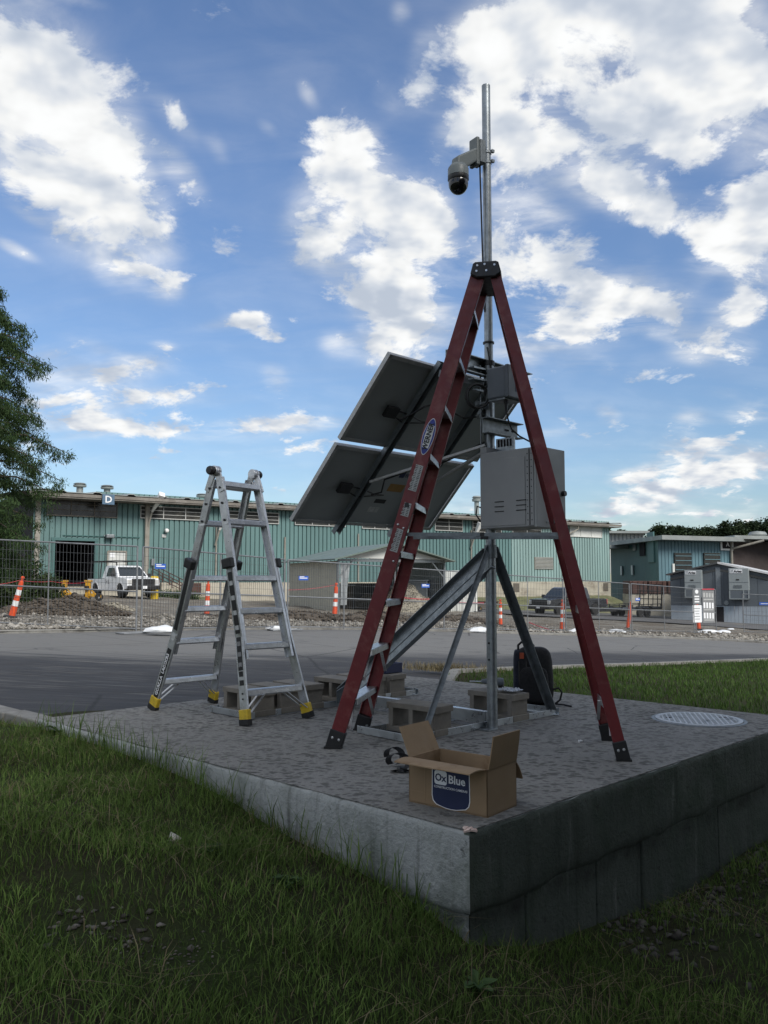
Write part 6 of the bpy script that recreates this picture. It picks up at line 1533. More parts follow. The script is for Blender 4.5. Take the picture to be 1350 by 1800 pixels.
def hvac(u0, u1, v0, v1):
    sa, sb = os_(u0), os_(u1); Yh = op((sa + sb) / 2, 0).y; z1, z0 = D(u0, v0, Yh).z, D(u0, v1, Yh).z
    cx = (sa + sb) / 2; w_ = sb - sa; h = z1 - z0; m_hv = M['camgrey2']
    b = B(); b.box(op(cx, z0 + h * .64, .35), (w_, .7, h * .72), (od, onn, ZUP)); hv = b.obj('air_conditioner', m_hv, off_, bevel=.03)
    b = B(); b.box(op(cx, z0 + h * .14, .35), (w_, .68, h * .27), (od, onn, ZUP)); b.obj('coil_guard', M['greysiding'], hv, bevel=.02)
    for s2 in (sa + .04, sb - .04, sa + w_ * .72):
        b = B(); b.box(op(s2, z0 + h * .14, .71), (.07, .04, h * .28), (od, onn, ZUP)); b.obj('guard_post', m_hv, hv)
    b = B(); b.box(op(cx, z0 + .02, .71), (w_, .04, .06), (od, onn, ZUP)); b.obj('guard_post', m_hv, hv)
    b = B(); b.box(op(cx, z0 + h * .55, .705), (w_ * .96, .02, .03), (od, onn, ZUP)); b.obj('panel_seam', M['galvdark'], hv)
    b = B()
    for k in range(5): b.box(op(cx - w_ * .05, z0 + h * (.37 + .02 * k), .71), (w_ * .4, .03, .03), (od, onn, ZUP))
    b.obj('grille', M['galvdark'], hv)
    b = B(); b.box(op(cx - w_ * .05, z0 + h * .63, .71), (.2, .03, .08), (od, onn, ZUP)); b.obj('lock_plate', M['dark'], hv)
    b = B(); b.box(op(cx - w_ * .12, z0 + h * .90, .71), (w_ * .62, .03, h * .12), (od, onn, ZUP)); b.obj('brand_plate', M['paper'], hv)
    text('Aries', h * .11, op(cx - w_ * .03, z0 + h * .895, .73), od, ZUP, M['dark'], hv, ext=.004, bold=.01)
    b = B()
    for i in range(3):
        for j in range(3): b.box(op(cx - w_ * .38 + .07 * i, z0 + h * .875 + .07 * j, .728), (.045, .01, .045), (od, onn, ZUP))
    b.obj('logo_dots', M['galvdark'], hv)
M['camgrey2'] = mat('air_unit_grey', (.22, .245, .25), .5, 0, .06, 3)
hvac(1205, 1235, 1002, 1050); hvac(1282, 1317, 999, 1053)
b = B(); b.lathe(op(os_(1275), D(1275, 1062, 55).z, .04), [(.001, 0), (.16, 0), (.16, .12), (.001, .12)], onn, 12); b.obj('wall_socket', M['galvdark'], off_)

# ================================================================ vehicles
def wheel(root, c, ax, r, wd, name='wheel'):
    b = B(); b.lathe(c - ax * (wd / 2), [(r * .6, 0), (r * .92, .0), (r, wd * .15), (r, wd * .85), (r * .92, wd), (r * .6, wd)], ax, 24); w_ = b.obj(name, M['tyre'], root, smooth=True, fix=True)
    b = B(); b.lathe(c + ax * (wd * .30), [(.001, .02), (r * .2, .03), (r * .25, 0), (r * .55, .01), (r * .62, .05), (r * .62, -.02), (.001, -.02)], ax, 20); rm = b.obj('rim', M['rim'], w_, smooth=True, fix=True)
    b = B()
    for k in range(6):
        a = k * math.pi / 3; x_, y_, z_ = frame(ax, V((0, 0, 1))); d_ = x_ * math.cos(a) + y_ * math.sin(a); b.box(c + ax * (wd * .36) + d_ * (r * .42), (r * .12, .02, r * .2), (y_ * math.cos(a) - x_ * math.sin(a), ax, d_))
    b.obj('spoke_gap', M['dark'], w_)
def pickup(p, hd, paint, lab, L=5.75, wd=1.98, hgt=1.9, rack=False, dark_front=False, tailrack=None):
    root = thing('pickup_truck', lab, 'pickup truck', (p.x, p.y, p.z)); OFF[root.name] = (0, 0, 0)
    X_, Y_ = V((1, 0, 0)), V((0, 1, 0)); hw = wd / 2        # local: +x forward, y left
    fx = L / 2; wr = .40; xf, xr = fx - .95, -fx + 1.25; zb_ = .50
    def side_profile(): 
        pts = [(fx - .02, zb_ + .05), (fx, .80), (fx - .03, 1.05), (fx - .10, 1.13), (fx - .55, 1.19), (fx - 1.45, 1.24)]
        return pts
    # lower body with wheel arches cut, loft in sections across the width for rounded flanks
    def arch(xc, r, n=9): return [(xc + r * math.cos(t), .40 + r * math.sin(t)) for t in np.linspace(.15, math.pi - .15, n)]
    low = [(fx, .55), (fx + .01, .80), (fx - .03, 1.06), (fx - .12, 1.13), (fx - .6, 1.18), (fx - 1.42, 1.23), (fx - 1.5, 1.10), (-fx + .05, 1.10), (-fx, .62), (-fx + .15, .55)]
    bottom = [(xr - .52, .50)] + arch(xr, .50)[::-1] + [(xr + .52, .46), (xf - .52, .46)] + arch(xf, .50)[::-1] + [(xf + .52, .50)]
    poly = low + bottom
    b = B(); n = len(poly); ys = [(-hw, .985), (-hw + .03, 1.0), (hw - .03, 1.0), (hw, .985)]
    vs = []
    for y, k in ys:
        for x, z in poly: vs.append((x * k if False else x, y, .8 + (z - .8) * k))
    fs = [(j * n + i, j * n + (i + 1) % n, (j + 1) * n + (i + 1) % n, (j + 1) * n + i) for j in range(3) for i in range(n)] + [tuple(range(n - 1, -1, -1)), tuple(range(3 * n, 4 * n))]
    b.add(vs, fs); b.obj('body', M[paint], root, fix=True, bevel=.02)
    # cab
    cab = [(fx - 1.30, 1.20), (fx - 2.05, hgt - .06), (fx - 2.25, hgt), (fx - 3.35, hgt), (fx - 3.5, hgt - .05), (fx - 3.62, 1.12)] if not tailrack else [(fx - 1.30, 1.20), (fx - 2.10, hgt - .06), (fx - 2.3, hgt), (fx - 3.85, hgt), (fx - 4.0, hgt - .05), (fx - 4.12, 1.12)]
    b = B(); m_ = len(cab); vs = []
    for sgn in (-1, 1):
        for x, z in cab: vs.append((x, sgn * (hw - .03 - .20 * max(0, (z - 1.15)) / (hgt - 1.15)), z))
    b.add(vs, [(i, (i + 1) % m_, m_ + (i + 1) % m_, m_ + i) for i in range(m_)] + [tuple(range(m_ - 1, -1, -1)), tuple(range(m_, 2 * m_))]); b.obj('cab', M[paint], root, fix=True, bevel=.035)
    def yz(z): return hw - .03 - .20 * max(0, (z - 1.15)) / (hgt - 1.15)
    z0_, z1_2 = 1.26, hgt - .10
    def lerp2(a, c, z): t = (z - a[1]) / (c[1] - a[1]); return a[0] + (c[0] - a[0]) * t
    b = B(); xa0, xa1 = lerp2(cab[0], cab[1], z0_), lerp2(cab[0], cab[1], z1_2)
    b.prism([(xa0 + .005, -(yz(z0_) - .10), z0_), (xa0 + .005, yz(z0_) - .10, z0_), (xa1 + .005, yz(z1_2) - .10, z1_2), (xa1 + .005, -(yz(z1_2) - .10), z1_2)], (.012, 0, .008)); b.obj('windscreen', M['carglass'], root, fix=True)
    xend = cab[3][0]
    doors = [(xa0 - .22, cab[2][0] - .75)] if not tailrack else [(xa0 - .22, cab[2][0] - .62), (cab[2][0] - .72, cab[3][0] + .12)]
    for sgn in (-1, 1):
        for da, db in doors:
            b = B(); zt_ = hgt - .14; xt = min(da, cab[1][0] - .12)
            b.prism([(da, sgn * (yz(z0_) + .004), z0_), (db, sgn * (yz(z0_) + .004), z0_), (db, sgn * (yz(zt_) + .004), zt_), (xt if da > xt else da, sgn * (yz(zt_) + .004), zt_)], (0, sgn * .008, 0)); b.obj('side_window', M['carglass'], root, fix=True)
            b = B(); b.box((( da + db) / 2 - .05, sgn * (hw + .001), .85), (abs(da - db) + .22, .008, .62)); d_o = b.obj('door', M[paint], root, bevel=.01)
            b = B(); b.box((db + .08, sgn * (hw + .02), 1.05), (.16, .03, .035)); b.obj('door_handle', M['chrome' if paint == 'carwhite' else 'black'], d_o)
        b = B(); b.box((xa0 - .25, sgn * (hw + .14), 1.33), (.12, .22, .2)); b.obj('wing_mirror', M['black'], root, bevel=.02)
        b = B(); b.box((fx - .05, sgn * (hw - .20), .93), (.14, .34, .26)); b.obj('headlight', M['lamp'], root, bevel=.03)
        b = B(); b.box((-fx + .02, sgn * (hw - .1), .92), (.1, .16, .34)); b.obj('tail_light', M['pinktape'], root)
        for xw in (xf, xr): wheel(root, V((xw, sgn * (hw - .14), wr)), V((0, sgn, 0)), wr, .27)
        for xw in (xf, xr):
            b = B()
            pts_o = [(xw + .56 * math.cos(t), .40 + .54 * math.sin(t)) for t in np.linspace(.1, math.pi - .1, 12)]; pts_i = [(xw + .47 * math.cos(t), .40 + .47 * math.sin(t)) for t in np.linspace(math.pi - .1, .1, 12)]
            b.prism([(x, sgn * (hw - .02), z) for x, z in pts_o + pts_i], (0, sgn * .035, 0))
            b.obj('wheel_arch', M['black' if paint == 'carblack' else paint], root, fix=True)
    b = B(); b.box((fx + .01, 0, .90), (.08, 1.40, .42)); gr = b.obj('grille', M['black'], root, bevel=.02)
    b = B()
    for z in (.84, .93, 1.02): b.box((fx + .055, 0, z), (.02, 1.08, .022))
    b.box((fx + .058, 0, .93), (.02, .03, .3)); b.box((fx + .062, 0, .94), (.02, .26, .09)); b.obj('grille_bar', M['chrome'] if not dark_front else M['carblack'], gr)
    b = B(); b.box((fx + .04, 0, .60), (.22, wd - .02, .26)); bp_ = b.obj('bumper', M['black'] if dark_front else M['galv'], root, bevel=.05)
    b = B(); b.box((fx + .16, 0, .62), (.01, .32, .16)); b.obj('number_plate', M['paper'], bp_)
    b = B(); b.box((-fx - .02, 0, .58), (.16, wd - .1, .18)); b.obj('rear_bumper', M['chrome'], root, bevel=.03)
    b = B(); b.box((-fx + .95, 0, 1.09), (1.75, wd - .22, .06)); b.obj('bed_floor', M['dark'], root)
    if rack:
        b = B()
        for x in (-fx + .15, -fx + 1.7):
            for s in (-1, 1): b.cyl((x, s * (hw - .1), 1.1), (x, s * (hw - .18), 2.15), .03, n=6)
            b.cyl((x, -(hw - .18), 2.15), (x, hw - .18, 2.15), .03, n=6)
        for s in (-1, 1): b.cyl((-fx + .1, s * (hw - .18), 2.17), (fx - 1.9, s * (hw - .18), 2.17), .032, n=6)
        b.cyl((fx - 1.95, -(hw - .18), 2.17), (fx - 1.95, hw - .18, 2.17), .03, n=6); b.obj('ladder_rack', M['black'], root)
        text('H E', .34, V((.2, -hw - .008, .92)), V((1, 0, 0)), ZUP, M['dark'], root, 'door_lettering')
    root.location = p; root.rotation_euler = (0, 0, math.atan2(hd.y, hd.x)); return root
pw = D(214, 1056, 50); pw.z = plane(pw.x, pw.y) + .05
pickup(pw, V((.66, -.75, 0)), 'carwhite', 'white pickup truck with black ladder rack parked by the loading dock', rack=True, dark_front=True)
pr_ = D(1000, 1079, 58); pr_.z = plane(pr_.x, pr_.y) + .10
hdr = V((-.80, -.60, 0)).normalized()
pickup(pr_, hdr, 'carblack', 'charcoal crew cab pickup hitched to the black flatbed trailer', L=5.9, hgt=1.93, dark_front=True, tailrack=True)
# flatbed trailer with raised ramp
tc0 = pr_ - hdr * 6.9; tc0.z = plane(tc0.x, tc0.y) + .1
flat = thing('flatbed_trailer', 'black flatbed trailer with tall ramp gate upright at its tail', 'trailer', tuple(tc0)); OFF[flat.name] = (0, 0, 0)
b = B(); b.box((0, 0, .62), (5.2, 2.0, .14)); b.obj('deck', M['black'], flat)
b = B(); b.beam((2.6, .5, .55), (3.9, 0, .55), .12, .1); b.beam((2.6, -.5, .55), (3.9, 0, .55), .12, .1); b.obj('drawbar', M['black'], flat)
for s in (-1, 1):
    for x in (-.45, .45): wheel(flat, V((x, s * 1.1, .36)), V((0, s, 0)), .36, .22)
    b = B(); b.prism([(x_, s * 1.0, z_) for x_, z_ in ((-.95, .70), (-.8, .84), (.8, .84), (.95, .70), (.88, .70), (.76, .79), (-.76, .79), (-.88, .70))], (0, s * .26, 0)); b.obj('mudguard', M['black'], flat, fix=True)
    b = B(); b.beam((-2.6, s * .98, .95), (2.6, s * .98, .95), .05, .05)
    for x in (-2.5, -1.2, 0, 1.2, 2.5): b.beam((x, s * .98, .65), (x, s * .98, .95), .05, .05, V((1, 0, 0)))
    b.obj('side_rail', M['black'], flat)
b = B()
for s in (-1, 1): b.beam((-2.65, s * .95, .6), (-2.75, s * .95, 2.4), .07, .07, V((0, 1, 0)))
for z in (.7, 1.3, 1.9, 2.38): b.beam((-2.66 - (z - .6) * .055, -.95, z), (-2.66 - (z - .6) * .055, .95, z), .07, .06)
for y in (-.6, -.2, .2, .6): b.beam((-2.66, y, .7), (-2.75, y, 2.4), .05, .04, V((0, 1, 0)))
b.obj('ramp_gate', M['black'], flat)
flat.location = tc0; flat.rotation_euler = (0, 0, math.atan2(hdr.y, hdr.x) + .05)
# rusty roll-off container and pallets behind it
pt = D(1155, 1062, 74); pt.z = plane(pt.x, pt.y)
ro = thing('scrap_container', 'rusty red brown scrap container standing on a pale base before the workshop', 'container', tuple(pt)); 
za = D(1155, 1044, pt.y).z; zt5 = D(1155, 1019, pt.y).z
b = B(); b.box(V((pt.x, pt.y + 1, za - 1.2)), (4.8, 2.4, 2.4)); b.obj('concrete_base', M['cream'], ro)
for i in range(3):
    b = B(); b.box(V((pt.x - 1.7 + 1.7 * i, pt.y + .8, (za + zt5) / 2 - .05)), (1.55, 2.2, (zt5 - za) * .9)); b.obj('bin_section', M['rust'], ro, bevel=.06)
    for k in range(3):
        b = B(); b.box(V((pt.x - 2.2 + 1.7 * i + .5 * k, pt.y - .32, (za + zt5) / 2 - .05)), (.1, .1, (zt5 - za) * .85)); b.obj('rib', M['rust'], ro)
# small yellow wheeled machines
def yellow_cart(u, v, hpx, lab, ldir=1, flat_=False):
    p = hit(u, v); p.z = plane(p.x, p.y) + .05; k = hpx * p.y / F
    root = thing('yellow_cart', lab, 'site cart', tuple(p), 'yellow wheeled site carts')
    b = B(); b.box(p + V((0, .1, .55 * k)), (.24 * k, .24 * k, .85 * k)); b.obj('mast_body', M['yellowmach'], root, bevel=.03)
    b = B(); b.box(p + V((0, .1, .95 * k)), (.32 * k, .3 * k, .10 * k)); b.obj('top_plate', M['yellowmach'], root, bevel=.02)
    b = B(); b.beam(p + V((.1 * k, 0, .30 * k)), p + V((ldir * .75 * k, -.1, .22 * k)), .14 * k, .14 * k); b.beam(p + V((.1 * k, 0, .62 * k)), p + V((ldir * .45 * k, -.05, .28 * k)), .06 * k, .06 * k); b.obj('tow_arm', M['yellowmach'], root)
    wheel(root, p + V((ldir * .62 * k, -.12, .19 * k)), V((ldir * .35, -.93, 0)).normalized(), .19 * k, .14 * k)
    wheel(root, p + V((-ldir * .10 * k, .3, .19 * k)), V((ldir * .35, -.93, 0)).normalized(), .19 * k, .14 * k)
    b = B(); b.box(p + V((0, -.1 * k, .62 * k)), (.2 * k, .1 * k, .2 * k)); b.obj('control_panel', M['dark'], root)
yellow_cart(111, 1056, 34, 'yellow two wheeled site cart left of the white pickup, farther from it', 1)
yellow_cart(153, 1058, 36, 'yellow site cart with white wheel hub right against the white pickup', 1)
yellow_cart(826, 1077, 26, 'small dirty yellow machine beside the white container, seen left of the mast', 1)
p = hit(850, 1075); db = thing('dark_skip', 'low dark skip standing behind the mast next to the small yellow machine', 'skip', tuple(p))
kx = p.y / F; b = B(); b.prism([p + V((-16 * kx, 0, .25)), p + V((22 * kx, 0, .25)), p + V((26 * kx, 0, 17 * kx)), p + V((-19 * kx, 0, 17 * kx))], (0, 1.6, 0)); b.obj('skip_body', M['brownframe'], db, fix=True)
b = B(); b.beam(p + V((-19 * kx, -.03, 17 * kx)), p + V((26 * kx, -.03, 17 * kx)), .1, .1); b.obj('rim_bar', M['rust'], db)
p = hit(271, 1040); q = D(271, 1040, 49); yb = thing('yellow_bollard', 'yellow bollard sleeve standing right of the white pickup', 'bollard', (q.x, q.y, plane(q.x, q.y)))
b = B(); b.lathe(V((q.x, q.y, plane(q.x, q.y))), [(.13, 0), (.26, .05), (.26, 1.3), (.2, 1.4), (.001, 1.42)], n=14); b.obj('sleeve', M['yellow'], yb, smooth=True)
b = B(); b.lathe(V((q.x, q.y, plane(q.x, q.y))), [(.3, 0), (.3, .06), (.13, .06)], n=14); b.obj('base_ring', M['kerb'], yb)
# ================================================================ plants
def leaf_mat(name, lo, hi, rough=.6, sc_=.6, transl=.0):
    m = bpy.data.materials.new(name); m.use_nodes = True; k = NB(m.node_tree); bs = m.node_tree.nodes['Principled BSDF']
    g = k.n('ShaderNodeNewGeometry'); vec = k.n('ShaderNodeTexCoord').outputs['Object']
    c = k.mix(g.outputs['Random Per Island'], lo, hi)
    n = k.noise(vec, sc_, 5, .65); c = k.mix(k.mr(n, .38, .62, 0, .75, True), c, tuple((a + b) * .5 * .5 for a, b in zip(lo, hi)))
    k.put(bs.inputs['Base Color'], c); bs.inputs['Roughness'].default_value = rough; bs.inputs['Specular IOR Level'].default_value = .12
    if transl:
        tr = k.n('ShaderNodeBsdfTranslucent'); k.put(tr.inputs[0], c); mx = k.n('ShaderNodeMixShader'); mx.inputs[0].default_value = transl
        out = [n_ for n_ in m.node_tree.nodes if n_.type == 'OUTPUT_MATERIAL'][0]
        m.node_tree.links.new(bs.outputs[0], mx.inputs[1]); m.node_tree.links.new(tr.outputs[0], mx.inputs[2]); m.node_tree.links.new(mx.outputs[0], out.inputs[0])
    return m
M['grass'] = leaf_mat('grass_blade', (.045, .10, .018), (.21, .30, .08), .8, 2.2, .25)
M['drygrass'] = leaf_mat('dry_grass_blade', (.16, .13, .07), (.26, .22, .13), .8, 1, .2)
M['weed'] = leaf_mat('weed_leaf', (.045, .085, .03), (.075, .125, .045), .5, 3, .2)
M['cypress'] = leaf_mat('cypress_needles', (.024, .050, .018), (.065, .105, .038), .6, .5, .2)
M['farleaf'] = leaf_mat('far_leaves', (.012, .026, .012), (.040, .062, .024), .6, .35, .1)
M['shrubleaf'] = leaf_mat('shrub_leaves', (.022, .036, .014), (.055, .08, .028), .6, 1.2, .15)
M['bark'] = mat('bark', (.06, .045, .035), .95, 0, .3, 6, .6, 20)

def blades(name, P, hgt, wdt, lean, m, seed=0, parent=None, kind='stuff'):
    """P (n,3) roots; each blade a bent strip of 5 verts (2 quads-ish -> 3 tris)"""
    n = len(P); r = np.random.default_rng(seed)
    az_ = r.uniform(0, 2 * np.pi, n); dx, dy = np.cos(az_), np.sin(az_); ln = lean * r.uniform(.2, 1.6, n); H_ = hgt; Wd = wdt
    sx, sy = -dy, dx
    def pt(t, wv, s):
        b = ln * t ** 1.8
        return np.stack([P[:, 0] + dx * b * H_ + sx * wv * s, P[:, 1] + dy * b * H_ + sy * wv * s, P[:, 2] + H_ * t * np.sqrt(np.clip(1 - (ln * t * .55) ** 2, .1, 1))], -1)
    w_ = Wd / 2
    vs = np.stack([pt(0, w_ * .8, -1), pt(0, w_ * .8, 1), pt(.5, w_, -1), pt(.5, w_, 1), pt(1, 0 * w_, 1)], 1)
    f = np.array([(0, 1, 3), (0, 3, 2), (2, 3, 4)])
    F_ = (f[None] + (np.arange(n) * 5)[:, None, None]).reshape(-1, 3)
    me = np_mesh(name, vs.reshape(-1, 3), F_, m); o = bpy.data.objects.new(name, me); COL.objects.link(o)
    if kind: o['kind'] = kind
    if parent: o.parent = parent
    return o
def nnoise(x, y, s, o=0): return np.array([mnoise.noise(V((a * s + o, b * s, o))) for a, b in zip(x, y)])
# --- lawn in the foreground: everything on the near side of the pad
N0 = 520000
x = rng.uniform(-5.2, 4.6, N0); y = rng.uniform(1.6, 8.6, N0)
a, b_ = ab(x, y)
dist = np.hypot(x, y)
keep = ((b_ < -.015) | (a < -.015)) & (np.abs(x) < .52 * y + .7) & ~((b_ > -.0) & (a > -.0))
keep &= ~((a > L1 - .1) & (b_ > -.02))
patch = np.maximum(np.exp(-(((x + 1.02) / .36) ** 2 + ((y - 3.05) / .17) ** 2)), np.exp(-(((x + .72) / .22) ** 2 + ((y - 2.95) / .14) ** 2)))
edge_bare = np.clip(1 - np.abs(a + .25) / .35, 0, 1) * (b_ > 1.0)
dens = .48 + 1.0 * nnoise(x, y, 1.6, 3) + .45 * nnoise(x, y, 6, 8)
keep &= (rng.uniform(0, 1, N0) < np.clip(dens + .35, .12, 1) * np.clip(1 - .85 * patch, .15, 1) * np.clip(1 - .65 * edge_bare, 0, 1))
keep &= rng.uniform(0, 1, N0) < np.clip(1.25 - dist * .09, .35, 1)
x, y = x[keep], y[keep]; z = height(x, y) - .005
tuft = nnoise(x, y, 2.3, 11); near_edge = np.exp(-np.abs(np.minimum(np.abs(ab(x, y)[1]), 1)) / .15) * (ab(x, y)[0] > 0)
hg = .58 * (.05 + .06 * np.clip(tuft + .5, 0, 1) + .03 * near_edge) * rng.uniform(.55, 1.55, len(x))
print('blades', len(x)); tall = rng.uniform(0, 1, len(x)) < .03; hg = np.where(tall, hg * rng.uniform(1.3, 2.2, len(x)), hg)
wd_ = (.0022 + .0022 * rng.uniform(0, 1, len(x)))
dry = rng.uniform(0, 1, len(x)) < .045 + .10 * np.clip(nnoise(x, y, 1.1, 21), 0, 1)
P_ = np.stack([x, y, z], -1)
g_ = blades('grass', P_[~dry], hg[~dry], wd_[~dry], .75, M['grass'], 3); g_['label'] = 'shaggy grass in front of the concrete pad'
blades('dry_grass', P_[dry], hg[dry] * 1.05, wd_[dry], .9, M['drygrass'], 4)['label'] = 'dry straw blades among the grass in front of the pad'
# --- lawn behind the pad
N1 = 60000
x = rng.uniform(.3, 11, N1); y = rng.uniform(6.0, 19, N1); a, b_ = ab(x, y)
cv = [(C2 + E2 * .35), hit(790, 1189), hit(940, 1182), hit(1150, 1174), hit(1350, 1165), hit(1800, 1150)]
cx = np.array([p.x for p in cv]); cy = np.array([p.y for p in cv])
lim = np.interp(x, cx, cy)
behind = ((a > L1 + .01) | (b_ > L2 + .01)) & (y < lim - .17) & (b_ > L2 * .5) & (x < .60 * y + .5)
behind &= rng.uniform(0, 1, N1) < np.clip((x - .5) / 1.3, .05, 1)
x, y = x[behind], y[behind]
lawn_top = lambda x, y: nplane(x, y) + .075
ly = height(x, y); a, b_ = ab(x, y); near = np.clip(1 - np.maximum(a - L1, b_ - L2) / 1.2, 0, 1)
zz_ = np.where(True, (nplane(x, y) + .07) * (1 - near) + np.maximum(nplane(x, y) + .07, -.05) * near, 0)
gl2 = blades('grass', np.stack([x, y, zz_ - .01], -1), (.05 + .03 * np.clip(nnoise(x, y, 1.2, 4) + .4, 0, 1)) * rng.uniform(.6, 1.5, len(x)), .0065 + .004 * rng.uniform(0, 1, len(x)), .6, leaf_mat('lawn_blade', (.040, .085, .016), (.085, .145, .03), .55, .8, .3), 5)
gl2['label'] = 'bright lawn strip between the pad and the road'
# lawn soil under it
co = []; nu, nv = 60, 26
A0 = [C2 + E2 * .02 + E1 * .02, C2.lerp(C3, .25) + E1 * .02, C2.lerp(C3, .5) + E1 * .02, C2.lerp(C3, .75) + E1 * .02, C3 + E1 * .0 , C3 + E2 * 3 - E1 * 1, C3 + E2 * 6 - E1 * 1.2]
A0 = resample([C2 + E1 * .02 + E2 * -.0, C2.lerp(C3, .5) + (E1 + E2) * .01, C3 + E2 * .02, C3 + E2 * 4.5, C3 + E2 * 9], nu); B0 = resample([cv[0], cv[1], cv[2], cv[3], cv[4], cv[5]], nu)
for r in range(nv):
    t = r / (nv - 1)
    for p, q in zip(A0, B0):
        w_ = p.lerp(q, t); zc_ = float(nplane(w_.x, w_.y)) + .065; ne = max(0, 1 - max(ab(w_.x, w_.y)[0] - L1, ab(w_.x, w_.y)[1] - L2) / 1.2) if True else 0
        ne = min(1, ne); co.append((w_.x, w_.y, zc_ * (1 - ne) + max(zc_, -.06) * ne + .01 * mnoise.noise(V((w_.x * 2, w_.y * 2, 0)))))
grid_mesh('lawn', np.array(co), nu, nv, M['soil'], 'structure')
# dry tufts beside the far pad corner
q = hit(785, 1184); n = 900
x = q.x + rng.normal(0, .35, n) ; y = q.y - .15 + rng.normal(0, .12, n)
blades('dry_grass', np.stack([x, y, nplane(x, y) + .05], -1), rng.uniform(.05, .16, n), np.full(n, .007), .8, M['drygrass'], 9)['label'] = 'dry tuft of grass by the kerb behind the pad'
# tall stalks leaning against the pad's left edge
n = 240; t = rng.uniform(.2, 3.9, n); pp = np.array([tuple(C0 + E1 * s - E2 * (.03 + .05 * rng.uniform())) for s in t])
blades('grass', np.stack([pp[:, 0], pp[:, 1], height(pp[:, 0], pp[:, 1])], -1), rng.uniform(.14, .30, n), np.full(n, .0045), .55, M['grass'], 10)['label'] = 'tall grass stalks leaning on the left side of the pad'
# flattened straw lying through the lawn
n = 9000; x = rng.uniform(-4.5, 4.2, n); y = rng.uniform(2.0, 7.5, n); a, b_ = ab(x, y); ok = ((b_ < -.02) | (a < -.02)) & ~((a > L1 - .1) & (b_ > -.02)) & (nnoise(x, y, 1.4, 31) > .02)
x, y = x[ok], y[ok]; blades('dry_grass', np.stack([x, y, height(x, y) + .022], -1), rng.uniform(.05, .13, len(x)), np.full(len(x), .003), 2.6, M['drygrass'], 12)['label'] = 'flattened straw lying in the lawn before the pad'
# pebbles, bare patch and the pale stone
pts = []; sz = []
for _ in range(50):
    x_, y_ = -1.03 + rng.normal(0, .15), 3.06 + rng.normal(0, .09); pts.append((x_, y_, float(height(x_, y_)) + .004)); sz.append(rng.uniform(.006, .02))
for _ in range(120):
    x_, y_ = -.74 + rng.normal(0, .17), 2.93 + rng.normal(0, .09); pts.append((x_, y_, float(height(x_, y_)) + .002)); sz.append(rng.uniform(.003, .009))
stones('pebbles', pts, sz, rock_mat('pebble', (.04, .036, .03), (.20, .185, .16)), .5, label='grey pebbles in the bare patch of the grass')
pts = []; sz = []
for _ in range(520):
    s = rng.uniform(.9, 4.2); o = -abs(rng.normal(0.02, .22)); p = C0 + E2 * s + E1 * o; pts.append((p.x, p.y, float(height(p.x, p.y)) + .004)); sz.append(rng.uniform(.006, .03))
stones('pebbles', pts, sz, rock_mat('dark_rubble', (.03, .028, .025), (.13, .12, .105)), .6, label='dark stones and rubble along the foot of the right pad side')
p = G(303, 1562, -.36); ph = float(height(p.x, p.y))
st = stones('stone', [(0, 0, 0)], [.052], mat('pale_stone', (.42, .40, .35), .9, 0, .15, 20, .3, 40), .5, kind=None); st.location = (p.x, p.y, ph + .02); tag(st, 'pale flat stone lying in the grass beside the bare patch', 'stone')
# broad leaved weeds
def weed(u, v, sz, lab, n=17):
    p = G(u, v, -.4)
    for _ in range(8): p = G(u, v, float(height(p.x, p.y)))
    b = B()
    for i in range(n):
        a_ = i * 2.4 + rng.uniform(-.3, .3); l = sz * rng.uniform(.6, 1.1); d = V((math.cos(a_), math.sin(a_), 0)); s_ = V((-d.y, d.x, 0)); up_ = rng.uniform(.15, 1.2)
        c = [p + V((0, 0, .02)), p + d * l * .45 + ZUP * (l * up_ * .6) , p + d * l + ZUP * (l * up_ * .55)]
        w_ = l * rng.uniform(.16, .3)
        b.add([c[0], c[0].lerp(c[1], .5) + s_ * w_ * .6, c[1] + s_ * w_, c[1].lerp(c[2], .6) + s_ * w_ * .6, c[2], c[1].lerp(c[2], .6) - s_ * w_ * .6, c[1] - s_ * w_, c[0].lerp(c[1], .5) - s_ * w_ * .6, c[0].lerp(c[1], .5) - ZUP * .006, c[1] - ZUP * .012], [(0, 1, 8), (1, 2, 9, 8), (2, 3, 4, 9), (9, 4, 5, 6), (8, 9, 6, 7), (0, 8, 7)])
    tag(b.obj('weed', M['weed'], None), lab, 'weed', 'broad leaved weeds in the grass')
weed(505, 1555, .07, 'broad leaved weed left of the rough grass, beyond the pale stone'); weed(370, 1502, .07, 'weed rosette above the bare patch')
weed(840, 1742, .085, 'large weed rosette below the front corner of the pad'); weed(620, 1515, .08, 'weed close to the left side of the pad'); weed(100, 1290, .09, 'weed clump by the far left pad corner')

